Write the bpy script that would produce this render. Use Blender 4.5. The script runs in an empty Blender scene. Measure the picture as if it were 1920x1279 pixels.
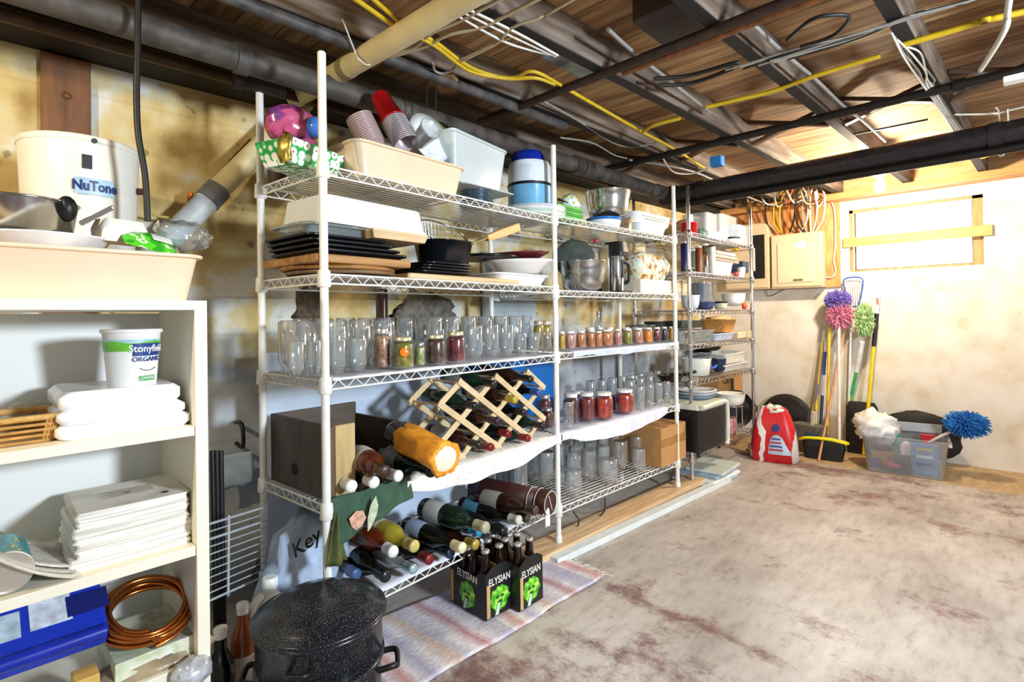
import bpy, math, random
import numpy as np
from mathutils import Matrix, Vector, noise as mnoise
random.seed(7)
SC = bpy.context.scene
COL = SC.collection
PI = math.pi
# ------------------------------------------------------------------ camera (photo frame 1920 x 1279)
EYE = Vector((0, 0, 1.11)); YAW, ROLL, PITCH, FOC, PY0 = 43.86, .76, .315, 1000.0, 587.5
def _cam():
    yw, ro, pi = map(math.radians, (YAW, ROLL, PITCH))
    F = Vector((-math.sin(yw)*math.cos(pi), math.cos(yw)*math.cos(pi), math.sin(pi)))
    R = Vector((math.cos(yw), math.sin(yw), 0)); U = R.cross(F)
    c, s = math.cos(ro), math.sin(ro)
    return F, c*R - s*U, s*R + c*U
CF, CR, CU = _cam()
cd = bpy.data.cameras.new('camera'); cam = bpy.data.objects.new('camera', cd); COL.objects.link(cam)
cam.matrix_world = Matrix(((CR.x, CU.x, -CF.x, EYE.x), (CR.y, CU.y, -CF.y, EYE.y), (CR.z, CU.z, -CF.z, EYE.z), (0, 0, 0, 1)))
cd.sensor_width = 36; cd.sensor_fit = 'HORIZONTAL'; cd.lens = FOC/1920*36; cd.shift_y = -(639.5-PY0)/1920; cd.clip_start = .02
SC.camera = cam
def ray(px, py): return CF + CR*((px-960)/FOC) + CU*((PY0-py)/FOC)
def on_z(px, py, z):
    d = ray(px, py); return EYE + d*((z-EYE.z)/d.z)
def on_x(px, py, x):
    d = ray(px, py); return EYE + d*(x/d.x)
def on_y(px, py, y):
    d = ray(px, py); return EYE + d*(y/d.y)
def z_at(px, py, p):
    d = ray(px, py); return EYE.z + d.z*math.hypot(p[0], p[1])/math.hypot(d.x, d.y)
# ------------------------------------------------------------------ frames along the racks and walls
class Frame:
    def __init__(s, o, e):
        s.o = Vector((o[0], o[1])); s.e = Vector((e[0], e[1])).normalized(); s.n = Vector((-s.e.y, s.e.x))
        s.ang = math.atan2(s.e.y, s.e.x)
    def xy(s, a, d): return s.o + s.e*a + s.n*d
    def at(s, a, d, z, rot=0):
        p = s.xy(a, d); return Matrix.Translation((p.x, p.y, z)) @ Matrix.Rotation(s.ang+rot, 4, 'Z')
    def s(s_, px, py, d):
        r = ray(px, py); q = s_.o + s_.n*d
        t = q.dot(s_.n)/(r.x*s_.n.x + r.y*s_.n.y)
        return (Vector((r.x*t, r.y*t)) - q).dot(s_.e)
    def box(s_, a, b, py, d):
        u, v = s_.s(a, py, d), s_.s(b, py, d); return (u+v)/2, v-u
    def circ(s_, a, b, py, d):
        r1 = Vector(ray(a, py)[:2]).normalized(); r2 = Vector(ray(b, py)[:2]).normalized()
        m = (r1+r2).normalized(); q = s_.o + s_.n*d
        t = q.dot(s_.n)/m.dot(s_.n)
        return (m*t - q).dot(s_.e), t*math.sin(r1.angle(r2)/2)
    def z(s_, px, py, d):
        p = s_.xy(s_.s(px, py, d), d); return z_at(px, py, p)
P1, P2, P3 = (-1.5241, .7688), (-1.6, 1.9613), (-1.5626, 3.0859)
U1 = Frame(P1, (P2[0]-P1[0], P2[1]-P1[1])); U2 = Frame(P2, (P3[0]-P2[0], P3[1]-P2[1]))
L1 = math.dist(P1, P2); L2 = math.dist(P2, P3); DEP = .41
UC = Frame((-1.555, 3.27), (0, 1)); LC = 1.09
BK = Frame((-1.35, 0), (0, 1))          # bookcase front
WB = Frame((0, 5.0), (1, 0))            # back wall
def WLX(y): return -2.3 + .035*(y-.5)
WL = Frame((-2.3, .5), (.035, 1))       # left wall
def T(x, y, z, rz=0): return Matrix.Translation((x, y, z)) @ Matrix.Rotation(rz, 4, 'Z')
def aim(tip, d, h):                     # maps local +Z (length h) so that its far end is at tip, pointing along d
    d = Vector(d).normalized(); q = Vector((0, 0, 1)).rotation_difference(d)
    return Matrix.Translation(Vector(tip)-d*h) @ q.to_matrix().to_4x4()
def span(a, b):
    a, b = Vector(a), Vector(b); return aim(b, b-a, (b-a).length), (b-a).length
# ------------------------------------------------------------------ materials
def lin(h):
    h = h.lstrip('#'); v = [int(h[i:i+2], 16)/255 for i in (0, 2, 4)]
    return tuple((c/12.92 if c <= .04045 else ((c+.055)/1.055)**2.4) for c in v) + (1,)
_M = {}
def newmat(name):
    m = bpy.data.materials.new(name); m.use_nodes = True; nt = m.node_tree
    return m, nt, nt.nodes['Principled BSDF']
def N(nt, kind, **kw):
    n = nt.nodes.new(kind)
    for k, v in kw.items():
        if k.startswith('i_'): n.inputs[k[2:].replace('_', ' ')].default_value = v
        else: setattr(n, k, v)
    return n
def noisefac(nt, scale, detail=4, stretch=(1, 1, 1), coord='Object'):
    tc = N(nt, 'ShaderNodeTexCoord'); mp = N(nt, 'ShaderNodeMapping'); mp.inputs['Scale'].default_value = stretch
    nt.links.new(tc.outputs[coord], mp.inputs[0])
    no = N(nt, 'ShaderNodeTexNoise'); no.inputs['Scale'].default_value = scale; no.inputs['Detail'].default_value = detail
    nt.links.new(mp.outputs[0], no.inputs['Vector']); return no
def ramp(nt, fac, stops, interp='LINEAR'):
    r = N(nt, 'ShaderNodeValToRGB'); r.color_ramp.interpolation = interp
    e = r.color_ramp.elements
    while len(e) < len(stops): e.new(.5)
    for i, (p, c) in enumerate(stops): e[i].position = p; e[i].color = lin(c) if isinstance(c, str) else c
    nt.links.new(fac, r.inputs[0]); return r
def mixc(nt, fac, a, b, mode='MIX'):
    n = N(nt, 'ShaderNodeMix', data_type='RGBA', blend_type=mode)
    for s, v in ((n.inputs[0], fac), (n.inputs[6], a), (n.inputs[7], b)):
        if hasattr(v, 'links') or isinstance(v, bpy.types.NodeSocket): nt.links.new(v, s)
        else: s.default_value = lin(v) if isinstance(v, str) else v
    return n.outputs[2]
def bump(nt, b, h, strength=.3, dist=.01):
    n = N(nt, 'ShaderNodeBump'); n.inputs['Strength'].default_value = strength; n.inputs['Distance'].default_value = dist
    nt.links.new(h, n.inputs['Height']); nt.links.new(n.outputs[0], b.inputs['Normal'])
def C(hexc, r=.5, me=0, n=.12, sc=18, tr=0, ior=1.45, al=1, bmp=0, st=(1, 1, 1)):
    """plain procedural surface: base colour gently mottled by noise"""
    k = (hexc, r, me, n, sc, tr, al, bmp, st)
    if k in _M: return _M[k]
    m, nt, b = newmat('surface_'+hexc.strip('#')); c = lin(hexc)
    no = noisefac(nt, sc, 4, st)
    lo = tuple(max(0, x*(1-n)) for x in c[:3])+(1,); hi = tuple(min(1, x*(1+n)) for x in c[:3])+(1,)
    rp = ramp(nt, no.outputs[0], [(.3, lo), (.7, hi)]); nt.links.new(rp.outputs[0], b.inputs['Base Color'])
    b.inputs['Roughness'].default_value = r; b.inputs['Metallic'].default_value = me
    if tr: b.inputs['Transmission Weight'].default_value = tr
    if al < 1: b.inputs['Alpha'].default_value = al
    if bmp: bump(nt, b, no.outputs[0], bmp, .01)
    _M[k] = m; return m
def thin(hexc, body=.12, rough=.05, spec=1.0, name='thin clear'):
    """thin walled clear glass or plastic: see-through, with fresnel gloss and a little body"""
    k = ('thin', hexc, body, rough, spec)
    if k in _M: return _M[k]
    m = bpy.data.materials.new('clear_'+hexc.strip('#')); m.use_nodes = True; nt = m.node_tree; nt.nodes.clear()
    out = N(nt, 'ShaderNodeOutputMaterial'); tr = N(nt, 'ShaderNodeBsdfTransparent'); tr.inputs[0].default_value = lin(hexc)
    gl = N(nt, 'ShaderNodeBsdfGlossy'); gl.inputs['Roughness'].default_value = rough
    df = N(nt, 'ShaderNodeBsdfDiffuse'); df.inputs[0].default_value = lin('#e8eef0') if body < .3 else lin(hexc)
    lw = N(nt, 'ShaderNodeLayerWeight'); lw.inputs[0].default_value = .45
    no = noisefac(nt, 30, 2); bp = N(nt, 'ShaderNodeBump'); bp.inputs['Strength'].default_value = .15; bp.inputs['Distance'].default_value = .004
    nt.links.new(no.outputs[0], bp.inputs['Height'])
    for q in (gl, lw): nt.links.new(bp.outputs[0], q.inputs['Normal'])
    ml = N(nt, 'ShaderNodeMath', operation='MULTIPLY'); ml.inputs[1].default_value = .55*spec; nt.links.new(lw.outputs['Facing'], ml.inputs[0])
    ad = N(nt, 'ShaderNodeMath', operation='ADD'); ad.inputs[1].default_value = .05*spec; nt.links.new(ml.outputs[0], ad.inputs[0])
    m1 = N(nt, 'ShaderNodeMixShader'); m1.inputs[0].default_value = body
    nt.links.new(tr.outputs[0], m1.inputs[1]); nt.links.new(df.outputs[0], m1.inputs[2])
    m2 = N(nt, 'ShaderNodeMixShader'); nt.links.new(ad.outputs[0], m2.inputs[0])
    nt.links.new(m1.outputs[0], m2.inputs[1]); nt.links.new(gl.outputs[0], m2.inputs[2]); nt.links.new(m2.outputs[0], out.inputs[0])
    _M[k] = m; return m
def wood(hexa, hexb, st=(1, 12, 12), sc=4, r=.55):
    k = ('wood', hexa, hexb, st, sc)
    if k in _M: return _M[k]
    m, nt, b = newmat('wood'); no = noisefac(nt, sc, 6, st)
    rp = ramp(nt, no.outputs[0], [(.3, hexa), (.7, hexb)]); nt.links.new(rp.outputs[0], b.inputs['Base Color'])
    b.inputs['Roughness'].default_value = r; bump(nt, b, no.outputs[0], .15, .005); _M[k] = m; return m
def emit(hexc, s, name='glow'):
    m, nt, b = newmat(name); b.inputs['Base Color'].default_value = lin(hexc)
    b.inputs['Emission Color'].default_value = lin(hexc); b.inputs['Emission Strength'].default_value = s; return m
STEEL = C('#c9cbcc', .16, 1, .06); CHROME = C('#d8dadc', .12, 1, .05); WPAINT = C('#f1efe6', .35, 0, .05)
BLACK = C('#101113', .45); DARK = C('#1c1b1c', .5); WHITE = C('#f2f2ee', .4, 0, .04); CREAM = C('#eadfc6', .45, 0, .05)
BLKIRON = C('#191512', .42, .3, .25, 30); CLEAR = thin('#f7fbfb', .05); PLASTIC = thin('#f4f7f8', .22, .18)
# ------------------------------------------------------------------ mesh builder
def circle(r, n, z=0): return [(r*math.cos(2*PI*i/n), r*math.sin(2*PI*i/n), z) for i in range(n)]
def rrect(w, d, r, z, k=4):
    r = max(min(r, w/2-1e-4, d/2-1e-4), 1e-4); p = []
    for cx, cy, a0 in ((w/2-r, d/2-r, 0), (-w/2+r, d/2-r, PI/2), (-w/2+r, -d/2+r, PI), (w/2-r, -d/2+r, 1.5*PI)):
        for i in range(k+1):
            a = a0 + PI/2*i/k; p.append((cx+r*math.cos(a), cy+r*math.sin(a), z))
    return p
class MB:
    def __init__(s): s.v = []; s.f = []; s.sm = []; s.mi = []; s.cur = 0; s.M = None
    def mat(s, i): s.cur = i; return s
    def at(s, M=None): s.M = M; return s
    def add(s, vs, fs, smooth=False):
        o = len(s.v)
        s.v += [tuple(s.M @ Vector(p)) if s.M is not None else tuple(p) for p in vs]
        s.f += [tuple(i+o for i in f) for f in fs]; s.sm += [smooth]*len(fs); s.mi += [s.cur]*len(fs); return s
    def box(s, x, y, z, w, d, h, rot=0, base=True):
        """centre x,y ; z is the underside when base"""
        z0 = z if base else z-h/2; c, q = math.cos(rot), math.sin(rot); v = []
        for zz in (z0, z0+h):
            for a, b in ((-1, -1), (1, -1), (1, 1), (-1, 1)):
                u, w_ = a*w/2, b*d/2; v.append((x+u*c-w_*q, y+u*q+w_*c, zz))
        return s.add(v, [(3, 2, 1, 0), (4, 5, 6, 7), (0, 1, 5, 4), (1, 2, 6, 5), (2, 3, 7, 6), (3, 0, 4, 7)])
    def rings(s, rings, cap0=True, cap1=True, smooth=True, closed=False):
        n = len(rings[0]); v = [p for r in rings for p in r]; f = []
        m = len(rings)
        for i in range(m if closed else m-1):
            a, b = i*n, ((i+1) % m)*n
            for j in range(n): k = (j+1) % n; f.append((a+j, a+k, b+k, b+j))
        s.add(v, f, smooth)
        if cap0 and not closed: s.add(rings[0], [tuple(range(n))[::-1]])
        if cap1 and not closed: s.add(rings[-1], [tuple(range(n))])
        return s
    def lathe(s, prof, n=24, cap0=True, cap1=True, smooth=True, closed=False):
        return s.rings([circle(max(r, 1e-5), n, z) for r, z in prof], cap0, cap1, smooth, closed)
    def loft(s, prof, cap0=True, cap1=True, smooth=False, k=4, closed=False):
        """rounded rectangles (w, d, r, z)"""
        return s.rings([rrect(*p, k=k) for p in prof], cap0, cap1, smooth, closed)
    def tub(s, w, d, h, t=.004, taper=.86, r=.03, rim=.012, rimh=.008, smooth=True):
        b = taper
        return s.loft([(w*b, d*b, r*b, 0), (w, d, r, h-rimh), (w+2*rim, d+2*rim, r+rim, h-rimh), (w+2*rim, d+2*rim, r+rim, h),
                       (w-2*t, d-2*t, r, h), (w*b-2*t, d*b-2*t, r*b, t)], True, True, smooth)
    def tube(s, pts, r, n=8, closed=False, cap=True):
        pts = [Vector(p) for p in pts]; m = len(pts); rs = r if isinstance(r, (list, tuple)) else [r]*m
        tan = []
        for i in range(m):
            a = pts[(i-1) % m] if closed or i > 0 else pts[0]; b = pts[(i+1) % m] if closed or i < m-1 else pts[-1]
            tan.append((b-a).normalized() if (b-a).length > 1e-9 else Vector((0, 0, 1)))
        up = Vector((0, 0, 1)) if abs(tan[0].z) < .9 else Vector((1, 0, 0)); u = tan[0].cross(up).normalized(); rings = []
        for i in range(m):
            u = (u - tan[i]*u.dot(tan[i]));  u = u.normalized() if u.length > 1e-6 else tan[i].orthogonal().normalized()
            w = tan[i].cross(u)
            rings.append([tuple(pts[i] + (u*math.cos(2*PI*j/n) + w*math.sin(2*PI*j/n))*rs[i]) for j in range(n)])
        return s.rings(rings, cap, cap, True, closed)
    def sphere(s, c, r, n=16, m=10, sq=(1, 1, 1), jit=0, js=3, seed=0):
        rings = []
        for i in range(m+1):
            th = PI*i/m; row = []
            for j in range(n):
                ph = 2*PI*j/n; d = Vector((math.sin(th)*math.cos(ph), math.sin(th)*math.sin(ph), -math.cos(th)))
                k = 1 + jit*mnoise.noise(d*js + Vector((seed*7.3, seed*3.1, seed)))
                row.append((c[0]+d.x*r*sq[0]*k, c[1]+d.y*r*sq[1]*k, c[2]+d.z*r*sq[2]*k))
            rings.append(row)
        return s.rings(rings, False, False, True)
    def sheet(s, fn, nu, nv, smooth=True):
        v = [fn(i/nu, j/nv) for j in range(nv+1) for i in range(nu+1)]; w = nu+1
        return s.add(v, [(j*w+i, j*w+i+1, (j+1)*w+i+1, (j+1)*w+i) for j in range(nv) for i in range(nu)], smooth)
    def poly(s, pts, h, axis='z'):
        """extrude a 2d outline (x,y) from z=0 to h"""
        n = len(pts); v = [(x, y, 0) for x, y in pts] + [(x, y, h) for x, y in pts]
        return s.add(v, [tuple(range(n))[::-1], tuple(range(n, 2*n))] + [(i, (i+1) % n, n+(i+1) % n, n+i) for i in range(n)])
    def mesh(s, name, mats):
        me = bpy.data.meshes.new(name); me.from_pydata(s.v, [], s.f)
        for m in (mats if isinstance(mats, (list, tuple)) else [mats]): me.materials.append(m)
        me.polygons.foreach_set('use_smooth', s.sm); me.polygons.foreach_set('material_index', s.mi); me.update(); return me
def mk(name, mb, mats, parent=None, M=None, bevel=0, solid=0, label=None, sub=0):
    o = bpy.data.objects.new(name, mb.mesh(name, mats)); COL.objects.link(o)
    if parent is not None: o.parent = parent
    if M is not None: o.matrix_local = M
    if solid:
        q = o.modifiers.new('thickness', 'SOLIDIFY'); q.thickness = solid; q.offset = 0
    if sub: q = o.modifiers.new('smooth', 'SUBSURF'); q.levels = q.render_levels = sub
    if bevel:
        q = o.modifiers.new('bevel', 'BEVEL'); q.width = bevel; q.segments = 2; q.limit_method = 'ANGLE'; q.angle_limit = .7
    if label: o['label'] = label
    return o
def tag(o, label, cat, group=None):
    o['label'] = label; o['category'] = cat
    if group: o['group'] = group
    return o
def thing(name, label, cat, M=None, group=None):
    o = bpy.data.objects.new(name, None); COL.objects.link(o); o.empty_display_size = .05
    if M is not None: o.matrix_world = M
    return tag(o, label, cat, group)
def solo(name, label, cat, mb, mats, M=None, group=None, **kw):
    return tag(mk(name, mb, mats, None, M, **kw), label, cat, group)
def struct(name, mb, mats, parent=None, **kw):
    o = mk(name, mb, mats, parent, **kw)
    if parent is None: o['kind'] = 'structure'
    return o
def dup(root, M, label, group=None):
    r = root.copy(); COL.objects.link(r); r.matrix_world = M; r['label'] = label
    if group: r['group'] = group
    for ch in list(root.children):
        c = ch.copy(); COL.objects.link(c); c.parent = r
        for g in ch.children:
            d = g.copy(); COL.objects.link(d); d.parent = c
    return r
def text_mb(txt, size, depth=.0006, bend=0, sx=1, shear=0, bold=.012):
    cu = bpy.data.curves.new('lettering', 'FONT'); cu.body = txt; cu.size = size; cu.extrude = depth; cu.align_x = 'CENTER'; cu.align_y = 'CENTER'
    cu.shear = shear; cu.offset = size*bold; cu.resolution_u = 3
    o = bpy.data.objects.new('lettering', cu); COL.objects.link(o); bpy.context.view_layer.update()
    me = o.to_mesh(); mb = MB(); vs = []
    for v in me.vertices:
        x, y, z = v.co.x*sx, v.co.y, v.co.z
        if bend: a = x/bend; vs.append(((bend+z)*math.sin(a), -(bend+z)*math.cos(a), y))   # wraps a vertical cylinder, facing -y
        else: vs.append((x, -z, y))                                                        # stands upright facing -y
    mb.add(vs, [tuple(p.vertices) for p in me.polygons]); o.to_mesh_clear()
    bpy.data.objects.remove(o); bpy.data.curves.remove(cu); return mb
ORD = ['first', 'second', 'third', 'fourth', 'fifth', 'sixth', 'seventh', 'eighth', 'ninth', 'tenth', 'eleventh', 'twelfth', 'thirteenth', 'fourteenth', 'fifteenth', 'sixteenth', 'seventeenth', 'eighteenth', 'nineteenth', 'twentieth']
def smooth_path(pts, k=6):
    """Catmull-Rom through the points"""
    p = [Vector(q) for q in pts]
    if len(p) < 3: return p
    out = []
    for i in range(len(p)-1):
        a, b, c, d = p[max(i-1, 0)], p[i], p[i+1], p[min(i+2, len(p)-1)]
        for j in range(k):
            t = j/k; out.append(.5*((2*b) + (c-a)*t + (2*a-5*b+4*c-d)*t*t + (3*b-a-3*c+d)*t**3))
    return out + [p[-1]]
KEY_W, NEAR_W, ROOM_W, WORLD, EXPO = 90, 40, 5, .28, .48
# ================================================================== THE ROOM
def m_floor():
    m, nt, b = newmat('worn_concrete'); L = nt.links.new
    big = noisefac(nt, .9, 5); mid = noisefac(nt, 1.5, 8, (1.5, .8, 1)); fine = noisefac(nt, 13, 10, (2.0, .6, 1)); fine.inputs['Roughness'].default_value = .68; spk = noisefac(nt, 90, 3)
    base = ramp(nt, mid.outputs[0], [(.25, '#938b81'), (.42, '#b0a89f'), (.56, '#c5beb5'), (.75, '#dad5ce')]).outputs[0]
    dirt = ramp(nt, fine.outputs[0], [(.3, '#8e867e'), (.46, '#e6e2dc'), (.6, '#ffffff')]).outputs[0]
    base = mixc(nt, .5, base, dirt, 'MULTIPLY')
    # remains of dark red floor paint, thickest near the rug and along the back wall
    tc = N(nt, 'ShaderNodeTexCoord'); sp = N(nt, 'ShaderNodeSeparateXYZ'); L(tc.outputs['Object'], sp.inputs[0])
    def band(sock, a, b_, c, d):
        r = N(nt, 'ShaderNodeMapRange'); r.inputs[1].default_value = a; r.inputs[2].default_value = b_; r.inputs[3].default_value = c; r.inputs[4].default_value = d
        L(sock, r.inputs[0]); return r.outputs[0]
    near = band(sp.outputs[1], .9, 2.3, .13, -.01); far = band(sp.outputs[1], 3.0, 4.3, 0, .09)
    def add(a, b_, op='ADD'):
        q = N(nt, 'ShaderNodeMath', operation=op)
        for i, x in enumerate((a, b_)):
            if isinstance(x, (int, float)): q.inputs[i].default_value = x
            else: L(x, q.inputs[i])
        return q.outputs[0]
    pn = noisefac(nt, 1.9, 12, (1.2, 1.4, 1)); pn.inputs['Roughness'].default_value = .78
    f = add(add(pn.outputs[0], near), far)
    a_, b2_ = on_z(1130, 1090, 0), on_z(1470, 1250, 0); dr = (b2_-a_).normalized()
    vm = N(nt, 'ShaderNodeVectorMath', operation='DOT_PRODUCT'); vm.inputs[1].default_value = (-dr.y, dr.x, 0); L(tc.outputs['Object'], vm.inputs[0])
    wob = add(add(vm.outputs['Value'], -(-dr.y*a_.x+dr.x*a_.y)), add(add(mid.outputs[0], -.5), .1, 'MULTIPLY')); ab = add(wob, 0, 'ABSOLUTE')
    st1 = band(ab, .0, .07, .12, 0)
    va = N(nt, 'ShaderNodeVectorMath', operation='DOT_PRODUCT'); va.inputs[1].default_value = dr; L(tc.outputs['Object'], va.inputs[0])
    along = add(va.outputs['Value'], -dr.dot(a_)); gate = add(band(along, -.05, .05, 0, 1), band(along, (b2_-a_).length-.05, (b2_-a_).length+.05, 1, 0), 'MULTIPLY')
    f = add(f, add(st1, gate, 'MULTIPLY'))
    red = ramp(nt, f, [(.55, (0, 0, 0, 1)), (.65, (1, 1, 1, 1))]).outputs[0]
    redc = ramp(nt, fine.outputs[0], [(.3, '#4a211f'), (.7, '#84504a')]).outputs[0]
    q = N(nt, 'ShaderNodeMath', operation='MULTIPLY'); q.inputs[1].default_value = .8; L(add(red, band(sp.outputs[0], -1.48, -1.34, 0, 1), 'MULTIPLY'), q.inputs[0])
    col = mixc(nt, q.outputs[0], base, redc)
    # bare sandy strip along the back wall
    s1 = band(sp.outputs[1], 4.36, 4.42, 0, 1); sand = ramp(nt, fine.outputs[0], [(.3, '#a58a63'), (.7, '#cdb184')]).outputs[0]
    col = mixc(nt, s1, col, sand)
    L(col, b.inputs['Base Color']); rr = ramp(nt, mid.outputs[0], [(.3, (.75,)*3+(1,)), (.7, (.42,)*3+(1,))]); L(rr.outputs[0], b.inputs['Roughness'])
    bump(nt, b, fine.outputs[0], .18, .006); return m
def m_wall(kind):
    m, nt, b = newmat('limewashed_concrete'); L = nt.links.new
    big = noisefac(nt, 1.6, 6); mid = noisefac(nt, 5, 8); fine = noisefac(nt, 45, 4); spots = noisefac(nt, 16, 3)
    if kind == 'left': c = [(.3, '#b3965c'), (.44, '#d6bd80'), (.52, '#dccda2'), (.57, '#e3e0d6'), (.72, '#d3d3ce')]
    else: c = [(.25, '#c9bb9d'), (.4, '#ddd3bf'), (.52, '#e6dfd1'), (.75, '#ebe7dd')]
    col = ramp(nt, mid.outputs[0], c).outputs[0]
    if kind == 'left':
        tc = N(nt, 'ShaderNodeTexCoord'); sp = N(nt, 'ShaderNodeSeparateXYZ'); L(tc.outputs['Object'], sp.inputs[0])
        ad = N(nt, 'ShaderNodeMath', operation='MULTIPLY_ADD'); ad.inputs[1].default_value = .5; L(big.outputs[0], ad.inputs[0]); L(sp.outputs[2], ad.inputs[2])
        low = ramp(nt, ad.outputs[0], [(.0, (1, 1, 1, 1)), (1.0, (1, 1, 1, 1)), (1.0, (0, 0, 0, 1))]);
        r = N(nt, 'ShaderNodeMapRange'); r.inputs[1].default_value = 1.2; r.inputs[2].default_value = 1.35; r.inputs[3].default_value = 1; r.inputs[4].default_value = 0; L(ad.outputs[0], r.inputs[0])
        grey = ramp(nt, mid.outputs[0], [(.3, '#8d9199'), (.5, '#b6bcc4'), (.7, '#cfd3d6')]).outputs[0]
        col = mixc(nt, r.outputs[0], col, grey)
    st = ramp(nt, spots.outputs[0], [(.66, (0, 0, 0, 1)), (.72, (1, 1, 1, 1))]).outputs[0]
    q = N(nt, 'ShaderNodeMath', operation='MULTIPLY'); q.inputs[1].default_value = .55 if kind == 'left' else .12; L(st, q.inputs[0])
    col = mixc(nt, q.outputs[0], col, '#4b4033')
    # block joints
    tc = N(nt, 'ShaderNodeTexCoord'); mp = N(nt, 'ShaderNodeMapping'); L(tc.outputs['Object'], mp.inputs[0])
    mp.inputs['Rotation'].default_value = (PI/2, 0, PI/2) if kind == 'left' else (PI/2, 0, 0)
    br = N(nt, 'ShaderNodeTexBrick'); br.inputs['Scale'].default_value = 1; br.inputs['Brick Width'].default_value = .42; br.inputs['Row Height'].default_value = .21
    br.inputs['Mortar Size'].default_value = .006; L(mp.outputs[0], br.inputs['Vector'])
    jq = N(nt, 'ShaderNodeMath', operation='MULTIPLY'); jq.inputs[1].default_value = .12 if kind == 'left' else .025; L(br.outputs['Fac'], jq.inputs[0])
    col = mixc(nt, jq.outputs[0], col, '#6d614c')
    L(col, b.inputs['Base Color']); b.inputs['Roughness'].default_value = .85
    bump(nt, b, mid.outputs[0], .3, .02); return m
def m_planks(a, b_, c_, axis=1, pitch=.14):
    m, nt, b = newmat('rough_boards'); L = nt.links.new
    tc = N(nt, 'ShaderNodeTexCoord'); sp = N(nt, 'ShaderNodeSeparateXYZ'); L(tc.outputs['Object'], sp.inputs[0])
    dv = N(nt, 'ShaderNodeMath', operation='DIVIDE'); dv.inputs[1].default_value = pitch; L(sp.outputs[axis], dv.inputs[0])
    fl = N(nt, 'ShaderNodeMath', operation='FLOOR'); L(dv.outputs[0], fl.inputs[0]); wn = N(nt, 'ShaderNodeTexWhiteNoise', noise_dimensions='1D'); L(fl.outputs[0], wn.inputs['W'])
    fr = N(nt, 'ShaderNodeMath', operation='FRACT'); L(dv.outputs[0], fr.inputs[0])
    st = (1, 9, 9) if axis == 1 else (9, 1, 9)
    gr = noisefac(nt, 3, 8, st); blot = noisefac(nt, 1.7, 5)
    col = ramp(nt, gr.outputs[0], [(.3, a), (.5, b_), (.7, c_)]).outputs[0]
    vv = ramp(nt, wn.outputs[0], [(0, '#b0a090'), (1, '#ffffff')]).outputs[0]; col = mixc(nt, 1, col, vv, 'MULTIPLY')
    gp = ramp(nt, fr.outputs[0], [(0, (1, 1, 1, 1)), (.03, (0, 0, 0, 1)), (.97, (0, 0, 0, 1)), (1, (1, 1, 1, 1))]).outputs[0]
    col = mixc(nt, gp, col, '#1a120b'); L(col, b.inputs['Base Color']); b.inputs['Roughness'].default_value = .8
    bump(nt, b, gr.outputs[0], .3, .01); return m
struct('floor', MB().box(-.2, 1.9, -.1, 4.9, 6.6, .1), m_floor())
w = MB().box(0, 0, 0, .2, 6.4, 2.02); o = struct('wall_left', w, m_wall('left'), M=T(WLX(2.0)-.1, 2.0, 0, -.035))
# back wall with the window opening
wx0, wx1, wz0, wz1 = -1.02, -.2, 1.43, 1.93
wb = MB()
wb.box((-2.4+wx0)/2, 5.15, 0, wx0+2.4, .3, 2.04); wb.box((wx1+2.3)/2, 5.15, 0, 2.3-wx1, .3, 2.04)
wb.box((wx0+wx1)/2, 5.15, 0, wx1-wx0, .3, wz0); wb.box((wx0+wx1)/2, 5.15, wz1, wx1-wx0, .3, 2.04-wz1)
struct('wall_back', wb, m_wall('back'))
struct('ceiling', MB().box(-.2, 1.9, 2.187, 4.9, 6.6, .02), m_planks('#8a6b49', '#b99468', '#dcc096'))
# window
fw = wood('#8a6f45', '#b39764', (6, 6, 1)); W = struct('window_1', MB().box((wx0+wx1)/2, 5.14, wz0-.0, wx1-wx0, .1, .022), fw)
fr = MB(); fr.box(wx0+.0125, 5.1, wz0, .025, .12, wz1-wz0).box(wx1-.03, 5.1, wz0, .06, .12, wz1-wz0).box((wx0+wx1)/2, 5.1, wz1-.022, wx1-wx0, .12, .022)
mk('window_frame', fr, fw, W)
mk('sash', MB().box(wx0+.03, 5.12, wz0+.02, .008, .03, wz1-wz0-.04).box(wx1-.064, 5.12, wz0+.02, .008, .03, wz1-wz0-.04).box((wx0+wx1)/2-.02, 5.12, wz0+.02, wx1-wx0-.1, .03, .008), C('#5a5348', .5), W)
mk('pane', MB().box((wx0+wx1)/2-.02, 5.15, wz0+.02, wx1-wx0-.09, .006, wz1-wz0-.04), emit('#e9f1ff', 6, 'daylit_frosted_glass'), W)
p0, p1 = on_y(1581, 453, 4.985), on_y(1861, 430, 4.985)
solo('wooden_bar', 'pale wooden batten fixed level across the bright basement window', 'bar', MB().box((p0.x+p1.x)/2, 4.987, (p0.z+p1.z)/2-.045, p1.x-p0.x, .024, .075), wood('#b8924f', '#d1ad6c', (1, 8, 8)), bevel=.002)
# sill plate, rim board
struct('trim_1', MB().box(-.1, 4.93, 2.005, 4.4, .16, .05), wood('#a8733f', '#d29a5d', (1, 9, 9)))
struct('trim_2', MB().box(-.1, 4.99, 2.055, 4.4, .04, .131), wood('#b98a55', '#e0b783', (1, 9, 9)))
# dark girder on top of the left wall
struct('trim_3', MB().box(0, 0, 0, .26, 6.4, .185), m_planks('#1d1611', '#2c221a', '#3d3026', 2, .09), M=T(WLX(2.0)+.02, 2.0, 2.0, -.035))
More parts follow.
